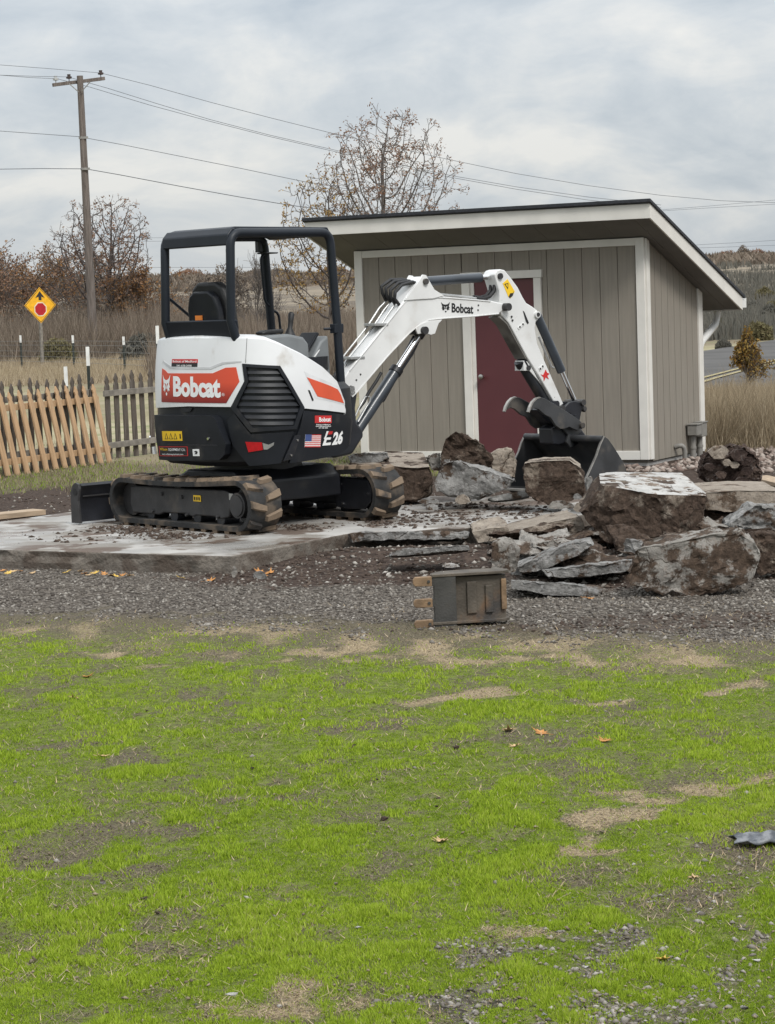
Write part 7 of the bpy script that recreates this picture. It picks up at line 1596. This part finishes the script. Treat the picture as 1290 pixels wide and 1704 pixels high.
# larger loose stones on the lawn
for k, (px, py, w_) in enumerate([(388, 1656, 17), (326, 1673, 9), (1036, 1509, 14), (1108, 1388, 11), (1113, 1500, 11), (1048, 1525, 9), (1163, 1520, 10), (955, 1495, 9), (740, 1560, 12), (1050, 1656, 13), (845, 1593, 22), (960, 1662, 14), (690, 1636, 9), (1145, 1585, 10), (1195, 1640, 12), (975, 1610, 10), (1172, 1357, 9), (640, 1555, 8), (595, 1545, 9), (173, 1470, 12), (1100, 1640, 10), (1010, 1690, 13), (905, 1690, 11), (1240, 1680, 13), (1262, 1600, 11)]):
    c_ = onz(px, py); r_ = w_ * c_.y / FPX / 2; q = np.random.default_rng(900 + k)
    P_ = [c_ + Vector((r_ * float(a), r_ * float(b_) * .8, r_ * 0.6 * float(d) + r_ * 0.3)) for a, b_, d in q.normal(0, 1, (22, 3)) / np.maximum(1.0, np.linalg.norm(q.normal(0, 1, (22, 3)), axis=1))[:, None] * 0.75]
    chunk('loose grey stone lying in the lawn', P_, 'rubble_top' if k % 3 == 0 else 'rubble_grey', None, amp=r_ * 0.08, freq=60, name='loose_stone', cat='stone', group='loose stones in the lawn')
# dark clods on the lawn
for k, (px, py, w_) in enumerate([(240, 1498, 24), (262, 1520, 14), (640, 1364, 18), (627, 1299, 10), (420, 1280, 12), (727, 1344, 12), (590, 1243, 14), (730, 1330, 11), (285, 1372, 18), (245, 1184, 9), (560, 1630, 14), (1148, 1360, 18), (800, 1332, 12), (425, 1355, 12), (88, 1500, 12), (760, 1245, 14)]):
    c_ = onz(px, py); r_ = w_ * c_.y / FPX / 2; q = np.random.default_rng(950 + k)
    P_ = [c_ + Vector((r_ * float(a), r_ * float(b_), r_ * 0.55 * float(d) + r_ * 0.3)) for a, b_, d in q.uniform(-0.8, 0.8, (18, 3))]
    chunk('crumbly dark clod of soil on the lawn', P_, 'soil_crust', None, amp=r_ * 0.16, freq=50, name='soil_clod', cat='clod', group='clods on the lawn')
# boards
pm('old_board', (0.36, 0.27, 0.185), 0.85, 0, 0.2, 6, 0.1, 50, stretch=(1, 8, 8))
def board(label, a, b_, w, h_):
    d_ = b_ - a; mb = MB(); mb.box((0, 0, h_ / 2), (d_.length, w, h_)); o = mb.build('board', M['old_board'], None, bevel=0.004); m_ = (a + b_) / 2; o.location = (m_.x, m_.y, gh(m_.x, m_.y) + 0.012); o.rotation_euler = (0, 0, math.atan2(d_.y, d_.x)); return tag(o, label, 'board')
board('tan board lying on the dirt behind the slab edge', onz(-30, 868), onz(66, 858), 0.22, 0.05)
board('pale board behind the soil boulder', onz(1262, 800), onz(1310, 812), 0.2, 0.04)
# torn piece of black drain pipe with yellow twine
pm('black_plastic', (0.060, 0.066, 0.075), 0.45, 0, 0.3, 30, 0.2, 120, second=((0.19, 0.195, 0.205), 22, 0.48, 0.70)); pm('twine', (0.62, 0.34, 0.03), 0.7)
pp = onz(1205, 1412); PX_ = empty('pipe_scrap', (pp.x, pp.y, gh(pp.x, pp.y) + 0.006), R(6), 'torn flattened piece of black plastic pipe with yellow twine on the lawn', 'plastic pipe')
mb = MB(); NU, NV = 30, 14; V = []; L = 0.27
q7 = random.Random(4); rag = [q7.uniform(0, 0.16) for _ in range(NV + 1)]
for i in range(NU + 1):
    for j in range(NV + 1):
        v = j / NV * 2 - 1; u0 = rag[j] + 0.28 * abs(v) ** 1.5; u = u0 + (1 - u0) * i / NU
        op = 1.0 - 0.75 * min(1, max(0, (u - 0.25) / 0.6)); ang = v * (1.35 - 0.25 * op); rr = 0.036 + 0.030 * op
        z_ = rr * (math.cos(ang) - math.cos(1.2)) * (1.0 - 0.72 * op) + 0.004 * math.sin(u * 23 + v * 4) + 0.010 * op * math.sin(v * 7 + 1)
        V.append((u * L, rr * math.sin(ang) * (1.0 + 0.35 * op), max(0.0, z_) + 0.006))
F_ = [(i * (NV + 1) + j, (i + 1) * (NV + 1) + j, (i + 1) * (NV + 1) + j + 1, i * (NV + 1) + j + 1) for i in range(NU) for j in range(NV)]
mb.add(V, F_); o = mb.build('sheet', M['black_plastic'], PX_, smooth=60); sm = o.modifiers.new('thickness', 'SOLIDIFY'); sm.thickness = 0.004
for k in range(4):
    q = random.Random(k); mb = MB(); mb.tube([(L * 0.9 + 0.012 * math.cos(t) + q.uniform(-.008, .008), 0.02 * math.sin(t), 0.03 + 0.022 * math.sin(t * 1.3 + k) + 0.01 * k * .4) for t in np.linspace(0, 5.5, 14)], 0.0022, 5); mb.build('twine', M['twine'], PX_, smooth=60)
